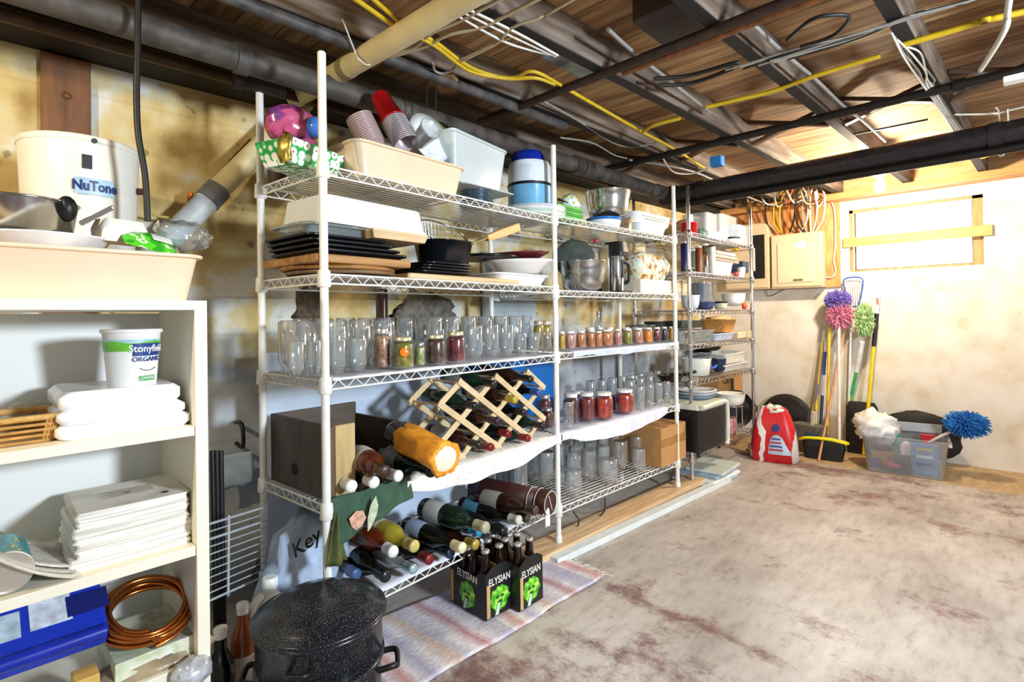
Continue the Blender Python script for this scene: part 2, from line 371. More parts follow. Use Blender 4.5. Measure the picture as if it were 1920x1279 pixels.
# brown board fixed upright on the left wall
y0, y1 = on_x(77, 180, -2.28).y, on_x(171, 180, -2.28).y
solo('wall_board', 'brown board fixed upright to the left wall behind the white canister', 'board', MB().box(0, 0, .9, .022, y1-y0, 1.09).at(Matrix.Translation((.014, 0, 1.86)) @ Matrix.Rotation(PI/2, 4, 'Y')).lathe([(.012, 0), (.012, .003), (.005, .006)], 10), wood('#5f3c1f', '#8a5a30', (8, 8, 1)), T(WLX(.3)+.014, (y0+y1)/2, 0, -.035))
# joists
jm = m_planks('#4d4138', '#756659', '#a09387', 2, .3)
JX = [-2.03, -1.6, -1.17, -.72, -.30, .13, .56]
JW = ['nearest the left wall', 'over the wire racks', 'just right of the wire racks', 'left of the window bulb', 'over the middle of the window', 'right of the window', 'at the far right of the ceiling']
for i, x in enumerate(JX):
    g = MB().box(0, 0, 0, .045, 6.2, .13)
    solo('ceiling_joist', 'dark rough wooden ceiling joist running front to back, '+JW[i], 'joist', g, jm, T(x, 1.86, 2.056, -.035), 'ceiling joists')
def jx(i, y): return JX[i] + .035*(y-1.86)
JB = ['against the left wall', 'over the racks', 'right of the racks', 'left of the bulb', 'right of the bulb', 'at the far right']
bm = wood('#3a2618', '#60432b', (9, 9, 1))
for i in range(len(JX)-1):
    for k in (0, 1):
        y = 3.08 + .05*k
        a = Vector((jx(i, y)+.03, y, 2.066 if k else 2.175)); b = Vector((jx(i+1, y)-.03, y, 2.175 if k else 2.066))
        M, h = span(a, b)
        solo('bridging_brace', '%s wooden cross brace rising %swards in the bay %s' % (['rear', 'front'][1-k], ['left', 'right'][k], JB[i]), 'brace', MB().box(0, 0, 0, .02, .035, h), bm, M, 'cross bridging between joists')
# ------------------------------------------------------------------ pipes
def pipe(name, label, pts, r, m, rings=(), parts=None, n=14, cat='pipe'):
    mb = MB().tube(pts, r, n)
    o = solo(name, label, cat, mb, m)
    for (a, b, rr) in rings: mk('coupling', MB().tube([a, b], rr, n), m, o)
    return o
rust = C('#2b2623', .5, .4, .35, 25); cast = C('#2e2a2c', .4, .5, .3, 30); grey = C('#4a4745', .6, .2, .5, 22)
A = on_z(60, -25, 1.95); Bp = on_z(1238, 350, 1.95)
pl = [Vector((-1.82, -.6, 1.95)), Vector((-1.795, 3.36, 1.95))]
def lp(y): return Vector((-1.82+.025*(y+.6)/3.96, y, 1.95))
pipe('drain_pipe', 'long mottled grey drain pipe running front to back above the wire racks', pl, .042, C('#4b4641', .6, .2, .6, 14, bmp=.3), [(lp(.62), lp(.66), .048), (lp(2.38), lp(2.44), .052), (lp(2.46), lp(2.62), .05), (lp(3.3), lp(3.42), .05)])
zb = on_y(1585, 313, 3.45).z
bp0, bp1 = Vector((-1.83, 3.45, 1.935)), Vector((1.6, 3.45, 1.958))
def bq(t): return bp0.lerp(bp1, t)
pipe('iron_pipe', 'thick black iron pipe crossing the ceiling in front of the window', [bp0, bp1], .055, cast, [(bq(.0), bq(.035), .064), (bq(.075), bq(.09), .062), (bq(.5), bq(.515), .06)])
pipe('black_pipe', 'black pipe running just under the thick iron pipe', [bp0+Vector((.1, .0, -.075)), bp1+Vector((0, 0, -.075))], .022, BLKIRON)
b2 = [on_z(1135, 314, 2.035), on_z(1945, 118, 2.035)]
pipe('gas_pipe', 'slim black gas pipe crossing under the joists before the cross braces', [(-1.9, 2.84, 2.03), (1.5, 2.84, 2.03)], .019, BLKIRON, [((-.2, 2.84, 2.03), (-.16, 2.84, 2.03), .026)])
pipe('rusty_pipe', 'rusty brown pipe crossing the dark joists near the top edge', [(-1.85, 1.72, 2.03), (1.2, 1.70, 2.035)], .017, C('#3b2a20', .6, .3, .4, 30))
pipe('rusty_pipe', 'thinner rusty pipe running alongside the rusty brown one', [(-1.1, 1.775, 2.035), (1.2, 1.755, 2.04)], .011, C('#7a4c2a', .5, .3, .4, 30))
pipe('water_pipe', 'dull grey water pipe running front to back beside the drain pipe', [(-1.64, -.5, 2.03), (-1.60, 2.05, 2.03)], .021, grey)
pipe('water_pipe', 'brown pipe running along the dark girder above the left wall', [(-2.1, -.5, 1.985), (-1.99, 3.0, 1.985)], .02, C('#4b3626', .55, .2, .4, 20))
pipe('conduit', 'thin dark conduit under the girder along the left wall', [(-2.14, -.5, 2.03), (-2.0, 3.2, 2.03)], .012, rust)
pipe('conduit', 'thin grey conduit between drain pipe and girder', [(-1.95, -.5, 2.02), (-1.9, 3.2, 2.02)], .014, rust)
pipe('cast_fitting', 'lumpy dark cast iron tee fitting beside the back post', [(-1.93, .68, 1.96), (-1.9, .82, 1.95)], .05, C('#241c17', .6, .3, .4, 30), [((-1.935, .66, 1.96), (-1.93, .685, 1.96), .058)], cat='pipe fitting')
pvc = C('#d3c495', .45, 0, .1, 14)
pa, pb = on_z(575, 172, 2.0), on_z(872, -5, 2.0)
pa2 = pa - (pb-pa).normalized()*.1; pb2 = pb + (pb-pa).normalized()*.8
o = pipe('plastic_pipe', 'fat cream plastic pipe crossing the ceiling above the wire rack', [pa2, pb2], .037, pvc, [])
mk('strap', MB().tube([pa.lerp(pb, .3), pa.lerp(pb, .34)], .039, 14), C('#8a7d55', .6), o)
q0, q1 = on_x(330, 436, -2.17), on_x(492, 272, -2.17); q2 = q1+(q1-q0)*.75
qa, qb = q0.lerp(q1, .33), q0.lerp(q1, .47)
o = pipe('plastic_pipe', 'cream plastic pipe slanting up the left wall behind the back post', [q0-(q1-q0)*.7, q2], .04, pvc, [])
mk('coupling', MB().tube([qa, qb], .046, 16), C('#67676a', .5), o, label='grey rubber coupling'); mk('lower_sleeve', MB().tube([q0-(q1-q0)*.3, qa], .042, 16), C('#cfd2d2', .5), o)
# ------------------------------------------------------------------ cables
YEL, WHT, GRY, BLK, BEI, ORG = C('#c9a91c', .45), C('#d8d6cc', .45), C('#8d8a84', .5), C('#141210', .5), C('#b6a684', .5), C('#c8691f', .5)
def cable(label, pts, r, m, z=2.03, name='cable'):
    p = [on_z(q[0], q[1], q[2] if len(q) > 2 else z) for q in pts]
    for a_, b_, q in ((0, 1, pts[0]), (-1, -2, pts[-1])):      # cables that leave the photo carry on through the basement
        if q[1] <= 0 or q[0] >= 1915:
            d = p[a_]-p[b_]; d.z = 0; e = p[a_]+d.normalized()*1.3
            p = [e]+p if a_ == 0 else p+[e]
    return solo(name, label, 'cable', MB().tube(smooth_path(p, 6), r, 6), m)
cable('bright yellow cable sagging from the cream pipe across the dark joists', [(640, -20), (735, 45), (810, 82), (880, 132), (950, 147), (1005, 146), (1040, 158)], .008, YEL)
cable('second yellow cable lying beside the sagging bright yellow one', [(690, -10), (760, 50), (815, 78), (886, 128), (955, 146), (1000, 134), (1052, 160)], .007, YEL, 2.035)
cable('yellow cable continuing along the bay above the green trays', [(1060, 165), (1130, 205), (1200, 245), (1265, 280), (1320, 315)], .008, YEL, 2.06)
cable('short yellow cable lying across the bay left of the iron pipe', [(1205, 248), (1225, 235), (1275, 222)], .009, YEL, 2.04)
cable('straight yellow cable crossing two bays left of the bulb', [(1325, 201), (1380, 188), (1445, 172), (1530, 142), (1650, 105)], .009, YEL, 2.045)
cable('long yellow cable crossing the joist bays in the top right', [(1690, 85), (1760, 65), (1850, 38), (1940, 18)], .011, YEL, 2.05)
cable('yellow cable dangling at the far right under the iron pipe', [(1840, 296), (1880, 285), (1940, 276)], .008, YEL, 2.04)
for k, (a, b, c) in enumerate((((858, 18), (955, 66), (1042, 106)), ((866, 12), (970, 62), (1046, 104)), ((852, 26), (950, 80), (1038, 104)))):
    cable('%s of three white wires strung from the cream pipe to the duct' % ['upper', 'middle', 'lower'][k], [a, b, c], .0045, WHT)
cable('beige cable rising from the cream pipe to the top edge', [(705, 108), (770, 92), (810, 62), (860, 40), (945, -5)], .006, BEI)
cable('beige cable below the first, curving right to the top edge', [(712, 112), (790, 90), (840, 66), (910, 48), (1010, -2)], .006, BEI)
cable('pale cable curving from the yellow cables up to the top edge', [(866, 114), (930, 82), (960, 52), (1020, 30), (1080, -4)], .005, BEI)
cable('thin dark wire hanging in a bay below the rusty pipe', [(850, 118), (905, 92), (965, 68)], .003, BEI)
cable('thin white wire tied round the cream pipe', [(642, 36, 2.06), (665, 95, 2.0), (672, 110, 1.96), (690, 122, 1.96), (715, 108, 2.0)], .0025, WHT)
cable('looped grey wire hanging beside the yellow cable', [(812, 118), (815, 132), (830, 138), (850, 130), (858, 118)], .005, GRY)
cable('grey cable drooping in the bay above the tubs', [(1020, 190), (1090, 230), (1150, 268), (1190, 275), (1230, 268)], .005, GRY, 2.06)
cable('second grey cable drooping along the bay to the gas pipe', [(1050, 258), (1110, 268), (1150, 290), (1175, 297)], .005, GRY, 2.05)
cable('white cable sagging below the gas pipe by the blue junction box', [(1243, 297), (1262, 322), (1295, 326), (1330, 315)], .005, WHT, 2.02)
cable('grey metal conduit running along the bay left of the bulb', [(1412, 46), (1470, 100), (1530, 150), (1580, 198), (1620, 228), (1660, 265)], .008, GRY, 2.06)
cable('grey metal conduit running in the bay over the racks', [(1140, 55), (1190, 100), (1260, 155), (1330, 210)], .008, GRY, 2.08)
cable('bundle cable of grey conduit crossing above the duct', [(1180, 300), (1300, 322), (1380, 360), (1430, 380)], .007, GRY, 2.04)
cable('black cable looping under the joists at the top right', [(1475, 75), (1520, 38), (1565, 28), (1592, 34), (1560, 68), (1500, 88)], .006, BLK, 2.03)
cable('black cable crossing the bay behind the rusty pipe', [(1225, 148), (1290, 142), (1370, 120), (1385, 118)], .008, BLK, 2.05)
cable('second black cable just under the other in that bay', [(1235, 160), (1300, 155), (1375, 128)], .008, BLK, 2.05)
for k in range(9):
    x0 = 1420+k*14; y0 = 112+k*3
    cable('thin %s wire strung across the upper right bays, %s from front' % (['grey', 'black', 'beige'][k % 3], ORD[k]), [(x0-60+20*(k % 2), y0+20-6*k), (x0+80, y0-22-5*k), (x0+190, y0-48-8*k), (x0+330, y0-90-7*k)], .003+.001*(k % 2), [GRY, BLK, BEI][k % 3], 2.04+.004*(k % 3))
for k in range(6):
    cable('%s wire in the bundle along the joist right of bulb, %s from left' % (['white', 'grey'][k % 2], ORD[k]), [(1672+k*5, 62+k*6), (1690+k*(9-5*(k%2)), 100), (1708+k*5+9*(k % 3), 128+4*k), (1730+k*4, 160), (1762+k*3, 205+k), (1790+k*3, 250)], .0035, [WHT, GRY][k % 2], 2.035+.003*k)
cable('white cable hanging from the ceiling at the top right corner', [(1893, -5, 2.03), (1888, 45, 2.0), (1868, 85, 1.98), (1838, 132, 2.0)], .009, WHT)
cable('thin white wire tied between joists under the window side', [(1790, 215), (1870, 212), (1940, 196)], .004, WHT, 2.03)
cable('thin white wire loop tied below the window side wires', [(1866, 202, 2.03), (1872, 208, 2.02), (1876, 235, 2.0), (1890, 236, 2.0), (1890, 205, 2.03)], .003, WHT)
cable('white string loop hanging from the iron pipe at the right', [(1866, 275, 1.9), (1870, 288, 1.88), (1880, 292, 1.88), (1892, 276, 1.9)], .003, WHT)
cable('thin wire crossing below the gas pipe over the bright boards', [(1440, 290), (1480, 310), (1500, 325), (1530, 338)], .004, BLK, 2.06)
cable('black flex crossing bright boards near the bulb', [(1600, 252), (1660, 240), (1740, 224)], .005, BLK, 2.06)
# cable hanging down beside the white canister
solo('power_cord', 'thick black cord hanging down from the ceiling beside the white canister', 'cord', MB().tube(smooth_path([on_x(259, -10, -1.72), on_x(258, 90, -1.72), on_x(256, 170, -1.72), on_x(259, 250, -1.72), on_x(272, 330, -1.72), on_x(277, 415, -1.72)], 6), .008, 8), BLK)
solo('wire_connector', 'orange wire nut joining thin wires on the left wall', 'connector', MB().lathe([(.011, 0), (.013, .01), (.007, .035)], 10), ORG, T(*on_x(358, 378, -2.2)))
solo('wire', 'yellow twin wire curling from the orange connector on the left wall', 'wire', MB().tube(smooth_path([on_x(285, 402, -2.2), on_x(318, 408, -2.2), on_x(340, 398, -2.2), on_x(357, 374, -2.2)], 6), .005, 6), C('#c9b35a', .5))
solo('wire', 'brown wire running up beside the slanting plastic pipe', 'wire', MB().tube(smooth_path([on_x(362, 378, -2.2), on_x(398, 345, -2.2), on_x(430, 305, -2.2), on_x(470, 262, -2.2)], 6), .006, 6), C('#4a2f1c', .6))
# duct pieces, junction box, paper scraps among the joists
for k, (px, py, w_, d_, lab) in enumerate(((1078, 118, .12, .3, 'shiny metal duct offcut lying between dark joists'), (1265, 42, .2, .22, 'large dark duct elbow above the rusty pipe'))):
    p = on_z(px, py, 2.1)
    solo('duct', lab, 'duct', MB().box(p.x, p.y, 2.09, w_, d_, .1), [C('#8f959b', .3, .8, .3), C('#3c3330', .5, .4)][k], bevel=.01)
p = on_z(1345, 312, 2.02)
solo('junction_box', 'small blue electrical box on the bright boards behind the iron pipe', 'electrical box', MB().box(p.x, p.y, 2.02, .07, .06, .06), C('#2c7fc4', .5), bevel=.004)
p = on_z(838, 160, 2.03)
solo('wood_scrap', 'tan wood scrap wedged above the cup stacks', 'wood scrap', MB().box(p.x, p.y, 2.03, .1, .14, .02, .5), wood('#7d5f38', '#a3814f'))
p = on_z(1910, 150, 2.0)
solo('ceiling_receptacle', 'white outlet box mounted under the joist at the far right', 'outlet', MB().box(p.x, p.y, 1.995, .09, .06, .045), WHITE, bevel=.004)
for k, (px, py) in enumerate(((800, 148), (817, 150))):
    p = on_z(px, py+25, 1.97)
    solo('hanger_wire', '%s thin hanger wire holding the drain pipe above the cups' % ['left', 'right'][k], 'hanger', MB().tube([p+Vector((0, 0, -.06)), p+Vector((0, 0, .1))], .003, 6), BLK)
# bulb by the window
p = on_y(1650, 345, 4.1)
bl = thing('light_bulb', 'glowing bare bulb in a ceiling socket above the window', 'bulb', T(p.x, p.y, p.z))
mk('bulb', MB().lathe([(.001, -.055), (.02, -.05), (.03, -.03), (.031, -.012), (.022, .012), (.013, .03)], 16), emit('#ffe9cc', 1600, 'hot_filament_glass'), bl)
mk('socket', MB().lathe([(.018, .026), (.02, .05), (.045, .058), (.045, 2.056-p.z)], 16), WHITE, bl)
# ================================================================== BOOKCASE ON THE LEFT
X0, X1 = -1.35, -1.655           # front, back
YR, YL = .397, -.5
TOP = 1.155
bk = thing('bookcase', 'white open bookcase at the left holding paper stacks and a yogurt tub', 'bookcase', T(0, 0, 0))
PB = C('#f0ead6', .4, 0, .03, 6)
mk('side_panel', MB().box((X0+X1)/2, YR-.013, 0, X0-X1, .026, TOP-.02), PB, bk, bevel=.0015)
mk('side_panel', MB().box((X0+X1)/2, YL+.013, 0, X0-X1, .026, TOP-.02), PB, bk, bevel=.0015)
mk('top_panel', MB().box((X0+X1)/2, (YR+YL)/2, TOP-.0215, X0-X1, YR-YL, .0215), PB, bk, bevel=.0015)
mk('back_panel', MB().box(X1+.003, (YR+YL)/2, .3, .006, YR-YL-.05, TOP-.325), C('#e9ebe9', .5, 0, .02, 5), bk)
SHZ = [.872, .602, .345]
for z in SHZ: mk('shelf', MB().box((X0+X1)/2-.0, (YR+YL)/2, z-.022, X0-X1-.006, YR-YL-.054, .022), PB, bk, bevel=.0015)
mk('kickboard', MB().box(X0-.02, (YR+YL)/2, 0, .02, YR-YL-.054, .323), PB, bk)
def bz(px, py, x): return on_x(px, py, x)
def tub_bin(name, label, cat, M, w, d, h, mat_, taper=.9, rim=.012, r=.03, group=None, t=.004):
    mb = MB().tub(w, d, h, t, taper, r, rim)
    o = solo(name, label, cat, mb, mat_, M, group, bevel=.002); return o
# tan bus tub on top : right rim end at px 390
yr = bz(390, 480, -1.375).y; zt = bz(385, 478, -1.375).z
tan = C('#e8d0b0', .4, 0, .04, 8)
tub_bin('bus_tub', 'tan plastic tub lying along the top of the white bookcase', 'tub', T(-1.49, yr-.36-.012, TOP, PI/2), .72, .2, zt-TOP, tan, .94, .012, .03)
# wall mounted canister
cM = Frame((-1.98, 0), (0, 1)); a, r = cM.circ(30, 262, 330, 0)
cz0, cz1 = cM.z(150, 415, -r), cM.z(150, 252, -r)
t = thing('canister', 'large white canister mounted on the left wall above the bookcase', 'vacuum canister', T(-1.98, a, cz0, 0))
wh = C('#eceade', .3, 0, .03)
hh = cz1-cz0
mk('body', MB().lathe([(r*.88, -.12), (r*.95, hh*.2), (r, hh*.93)], 48), wh, t)
mk('top_rim', MB().lathe([(r*1.0, hh*.93), (r*1.02, hh*.935), (r*1.02, hh), (r*.97, hh+.004)], 48), wh, t)
fa = math.atan2(-a, 1.98)     # faces the camera a bit to the right
R_ = lambda ang: Matrix.Rotation(ang, 4, 'Z')
ang0 = PI/2 + fa + .22
mk('label_plate', MB().sheet(lambda u, v: ((r*.985+.0015)*math.sin((u-.5)*.66), -(r*.985+.0015)*math.cos((u-.5)*.66), hh*.325+v*hh*.19), 10, 1), C('#a9c9e6', .35), t, R_(ang0))
tm = text_mb('NuTone', hh*.16, .0008, r*.985+.003, .8, 0, .03); mk('lettering', tm, C('#14306e', .4), t, R_(ang0) @ Matrix.Translation((0, 0, hh*.42)))
mk('switch_plate', MB().box(0, -r*.965, hh*.62, .022, .012, hh*.16), BLACK, t, R_(ang0-.13))
mk('screw', MB().lathe([(.007, 0), (.007, .006)], 8), BLACK, t, R_(ang0-.02) @ Matrix.Translation((0, -r*1.01, hh*.95)) @ Matrix.Rotation(PI/2, 4, 'X'))
mk('knob', MB().lathe([(.01, 0), (.01, .02)], 10), C('#4a2a28', .5), t, R_(ang0+1.05) @ Matrix.Translation((0, -r*.98, hh*.5)) @ Matrix.Rotation(PI/2, 4, 'X'))
mk('wall_bracket', MB().box(-r-.05, 0, hh*.1, .16, .08, .05), C('#9a9a96', .4, .6), t)
# pans in the bus tub
yc = bz(85, 420, -1.5).y
t = thing('frying_pan', 'white enamel frying pan with steel inside sitting in the tan tub', 'pan', T(-1.5, yc, zt-.025))
mk('bowl', MB().lathe([(.04, 0), (.085, .012), (.113, .05), (.117, .053), (.11, .051), (.08, .016)], 32), C('#f1f3f6', .25), t)
mk('handle', MB().tube([(.02, -.11, .045), (.03, -.16, .05), (.035, -.24, .055)], [.008, .012, .013], 10), BLACK, t, label='black handle')
yc = bz(50, 390, -1.51).y
t = thing('saucepan', 'shiny steel saucepan nested in the white enamel pan', 'pan', T(-1.515, yc-.015, zt+.02))
mk('bowl', MB().lathe([(.06, 0), (.092, .02), (.1, .075), (.104, .078), (.098, .075), (.088, .02), (.05, .006)], 32), STEEL, t)
mk('rim_bead', MB().lathe([(.102, .076), (.105, .079), (.102, .081), (.1, .079)], 32, False, False, True, True), STEEL, t)
pp = bz(125, 392, -1.45); t = thing('ladle', 'black plastic ladle resting on the steel saucepan', 'ladle', T(pp.x, pp.y, pp.z))
mk('bowl', MB().sphere((0, 0, 0), .023, 14, 8, (1.1, .8, 1.2)), BLACK, t); mk('handle', MB().tube([(-.01, -.01, -.005), (-.03, -.08, -.01)], .006, 8), BLACK, t)
pa_, pb_ = bz(150, 420, -1.43), bz(213, 388, -1.41)
M, h = span(pa_, pb_); solo('table_knife', 'silver utensil handle leaning out of the tan tub', 'utensil', MB().box(0, 0, 0, .016, .01, h), C('#b9bcc0', .25, .9), M, bevel=.003)
# green packet, clear bag with bits
gp = bz(278, 452, -1.44)
gm, nt, b = newmat('green_packet'); no = noisefac(nt, 24, 2); rp = ramp(nt, no.outputs[0], [(.0, '#2fa526'), (.5, '#58cf2e'), (.6, '#f3f7e6'), (.64, '#5fd235')], 'CONSTANT'); nt.links.new(rp.outputs[0], b.inputs['Base Color']); b.inputs['Roughness'].default_value = .3
g = MB().sheet(lambda u, v: ((v-.5)*.1, (u-.5)*.11, .016*math.sin(u*PI)*math.sin(v*PI)+.004*mnoise.noise(Vector((u*5, v*5, 2)))), 10, 8).sheet(lambda u, v: ((v-.5)*.1, (.5-u)*.11, -.01*math.sin(u*PI)*math.sin(v*PI)), 10, 8)
t = thing('packet', 'bright green plastic packet poking out of the tan tub', 'packet', Matrix.Translation((gp.x, gp.y, gp.z)) @ Matrix.Rotation(.55, 4, 'Y') @ Matrix.Rotation(-.25, 4, 'X'))
mk('pouch', g, gm, t); mk('sticker', MB().box(.01, .02, .0165, .03, .04, .001), WHITE, t, label='white label on green pouch')
gp = bz(345, 442, -1.47)
mk_bag = MB().sphere((0, 0, 0), .05, 20, 12, (1.0, 1.15, .75), .5, 2.2, 3)
bag_m = thin('#eef3f8', .1, .08, 1.3)
solo('plastic_bag', 'crumpled clear plastic bag at the right end of the tan tub', 'bag', mk_bag, bag_m, T(gp.x, gp.y, gp.z))
gp = bz(225, 440, -1.46); solo('napkin_pack', 'white and clear wrapped pack behind the green packet', 'pack', MB().loft([(.06, .09, .01, 0), (.065, .095, .015, .03), (.05, .08, .01, .05)], smooth=True), C('#eeeadb', .4), T(gp.x, gp.y, gp.z-.02, .3))
# ---- shelf one : yogurt tub on wrapped bundles
stack = [(.028, 0), (.022, .03), (.036, .055)]
sy0, sy1 = bz(105, 780, -1.37).y, bz(362, 760, -1.37).y
sw = sy1-sy0; sc_ = (sy0+sy1)/2
plas = C('#f3f3f5', .25, 0, .03, 30, bmp=.3); zs = SHZ[0]; names = ['lowest', 'middle', 'topmost']
for k, hgt in enumerate((.03, .027, .04)):
    mb = MB(); rings = []
    for i, (f, zz) in enumerate(((.93, 0), (1, .25), (1.0, .75), (.9, 1))):
        rings.append([(p[0]*(1+.02*mnoise.noise(Vector((p[0]*30, p[1]*30, k+i)))), p[1], p[2]+(.006*mnoise.noise(Vector((p[0]*18, p[1]*18, k))) if zz else 0)) for p in rrect(.2*f, (sw-.012*k)*f, .02, hgt*zz, 6)])
    mb.rings(rings)
    o = solo('wrapped_bundle', 'white plastic wrapped bundle of napkins, %s of three below the yogurt tub' % names[k], 'bundle', mb, plas, T(X0-.125, sc_-.004*k, zs), 'wrapped bundles under the yogurt tub'); zs += hgt
yb = bz(248, 700, -1.43); ztop = bz(248, 617, -1.43).z
t = thing('yogurt_tub', 'white yogurt tub with blue logo standing on wrapped bundles', 'yogurt tub', T(-1.43, yb.y, zs))
rt = .056; ht = ztop-zs
mk('cup', MB().lathe([(rt*.8, 0), (rt*.96, ht*.93), (rt*.93, ht*.93)], 40), C('#f6f6f2', .35, 0, .02), t)
mk('rim', MB().lathe([(rt*.95, ht*.93), (rt*1.03, ht*.94), (rt*1.03, ht*.99), (rt*.97, ht)], 40), WHITE, t)
def rad(z): return rt*(.8+.16*z/(ht*.93))+.0008
aY = math.atan2(-yb.y, 1.43)+PI/2
def patch(z0, z1, a0, a1, off=0, n=20, wav=0):
    return MB().sheet(lambda u, v: ((rad(z0+(z1-z0)*v)+off)*math.sin(a0+(a1-a0)*u), -(rad(z0+(z1-z0)*v)+off)*math.cos(a0+(a1-a0)*u), z0+(z1-z0)*v + wav*math.sin(u*9)*v), n, 3)
mk('meadow_print', patch(ht*.62, ht*.78, -1.5, 1.5, 0, 30, .003), C('#6cbf3a', .4, 0, .3, 40), t, R_(aY))
mk('sky_print', patch(ht*.77, ht*.82, -1.5, 1.5, -.0002, 30), C('#9fd2d8', .4, 0, .2, 40), t, R_(aY))
mk('logo_patch', patch(ht*.53, ht*.75, .02, 1.25, .0006), C('#1d3f86', .35), t, R_(aY))
for txt, zz, sz, col, sxx, da in (('Stonyfield', .655, .021, WHITE, .95, .62), ('ORGANIC', .47, .014, C('#1d3f86', .4), 1, .62), ('LOWFAT', .135, .0095, WHITE, 1, .62)):
    mk('lettering', text_mb(txt, sz, .0004, rad(ht*zz)+.0014, sxx), col, t, R_(aY+da) @ Matrix.Translation((0, 0, ht*zz)))
mk('green_band', patch(ht*.09, ht*.18, .25, 1.05, .0004), C('#2f9e3c', .4), t, R_(aY))
mk('smile_print', MB().tube([(math.sin(.62+q*.09)*(rad(ht*.3)+.001), -math.cos(.62+q*.09)*(rad(ht*.3)+.001), ht*(.27+.012*q*q/4)) for q in range(-4, 5)], .0008, 6), C('#3a3f7a', .5), t, R_(aY))
# wicker basket with grey cloth behind
yw = bz(40, 800, -1.47).y
t = thing('wicker_basket', 'small tan wicker basket on the upper bookcase shelf', 'basket', T(-1.47, yw-.02, SHZ[0]))
wk = C('#cf9a4f', .6, 0, .3, 40); mb = MB()
for k in range(5):
    z = .004+k*.011; f = .86+.14*k/4
    mb.tube([(p[0]*f, p[1]*f, z) for p in rrect(.14, .17, .03, 0)], .0032, 6, True)
for i, p in enumerate(rrect(.14, .17, .03, 0, 8)): mb.tube([(p[0]*.86, p[1]*.86, .002), (p[0], p[1], .05)], .0026, 5)
mk('weave', mb, wk, t); mk('rim', MB().tube([(p[0]*1.01, p[1]*1.01, .052) for p in rrect(.14, .17, .03, 0)], .0055, 7, True), C('#d9a95e', .6, 0, .3, 40), t); mk('bottom', MB().loft([(.115, .14, .025, 0), (.12, .145, .025, .004)]), wk, t)
solo('cloth', 'pale grey cloth heaped behind the wicker basket', 'cloth', MB().sphere((0, 0, 0), .06, 18, 12, (.7, 1.1, .55), .5, 2.4, 5), C('#cfc9bb', .8), T(-1.585, yw+.02, SHZ[0]+.03))
# ---- shelf two : paper stack, leaning papers, can
sy0, sy1 = bz(135, 1010, -1.38).y, bz(362, 985, -1.38).y; sw = sy1-sy0; sc_ = (sy0+sy1)/2; zs = SHZ[1]
def papermat(a, n_):
    m, nt, b = newmat('paper_edges'); tc = N(nt, 'ShaderNodeTexCoord'); sp = N(nt, 'ShaderNodeSeparateXYZ'); nt.links.new(tc.outputs['Object'], sp.inputs[0])
    no = noisefac(nt, 1, 2, (6, 6, 420)); rp = ramp(nt, no.outputs[0], [(.35, '#cfc9be'), (.5, a)]); nt.links.new(rp.outputs[0], b.inputs['Base Color']); b.inputs['Roughness'].default_value = .7; return m
pe = papermat('#f6f3ea', 4)
NM = ['lowest', 'second', 'third', 'topmost']
for k, hgt in enumerate((.026, .03, .03, .03)):
    mb = MB(); wob = [random.uniform(-.004, .004) for _ in range(8)]
    rr = []
    for i in range(6): rr.append([(p[0]+wob[i], p[1]+wob[(i+3) % 8], p[2]) for p in rrect(.2, sw-.005*k, .004, hgt*i/5, 1)])
    mb.rings(rr, smooth=False)
    o = solo('paper_stack', 'stack of white printed paper bags, %s of four on the middle bookcase shelf' % NM[k], 'paper', mb, pe, T(X0-.135, sc_+.003*(k % 2), zs, random.uniform(-.03, .03)), 'paper bags on the middle bookcase shelf'); zs += hgt+.0005
    if k == 3:
        pr = MB()
        for q in range(7): pr.box(-.03+q*.008, .0+.004*(q % 3), hgt, .003, .1-.01*(q % 3), .0006)
        pr.lathe([(.007, hgt), (.007, hgt+.0008)], 14); mk('print', pr, C('#8d8578', .7), o)
        mk('stamp', MB().at(Matrix.Translation((.065, .06, 0))).lathe([(.007, hgt), (.007, hgt+.0012), (.004, hgt+.0014)], 14), C('#4a3a30', .6), o)
pa_ = bz(95, 1040, -1.47)
for k in range(3):
    q = bz(110-12*k, 1062, -1.42-.012*k)
    solo('paper_sheet', '%s folded newspaper leaning left of the paper stack' % ['front', 'middle', 'rear'][k], 'paper', MB().sheet(lambda u, v: ((v-.5)*.16, -u*.125, .035*u+.045*u*u+.004*math.sin(v*5+k)), 8, 6), C(['#c9c3b6', '#b5afa4', '#d6d0c4'][k], .7, 0, .2, 60), T(X0-.09-.012*k, sc_-sw/2+.012-.006*k, SHZ[1]+.003+.006*k), solid=.003)
q = bz(18, 1075, -1.4)
t = thing('can', 'teal food can lying on its side on the middle bookcase shelf', 'can', Matrix.Translation((-1.4, q.y-.005, SHZ[1]+.0402)) @ Matrix.Rotation(PI/2, 4, 'Y') @ R_(0) )
tm_, nt, b = newmat('printed_can_wrap'); no = noisefac(nt, 30, 3); rp = ramp(nt, no.outputs[0], [(.0, '#0f8f9a'), (.48, '#15a7ad'), (.56, '#1f6f4f'), (.63, '#e6d44a'), (.67, '#0f7f9c')], 'CONSTANT'); nt.links.new(rp.outputs[0], b.inputs['Base Color']); b.inputs['Roughness'].default_value = .3
mk('wrapper', MB().lathe([(.0385, -.1), (.0385, .018)], 32), tm_, t); mk('lid', MB().lathe([(.0395, .018), (.04, .021), (.0385, .024), (.036, .021), (.034, .021)], 32), C('#d8d3c6', .3, .8), t)
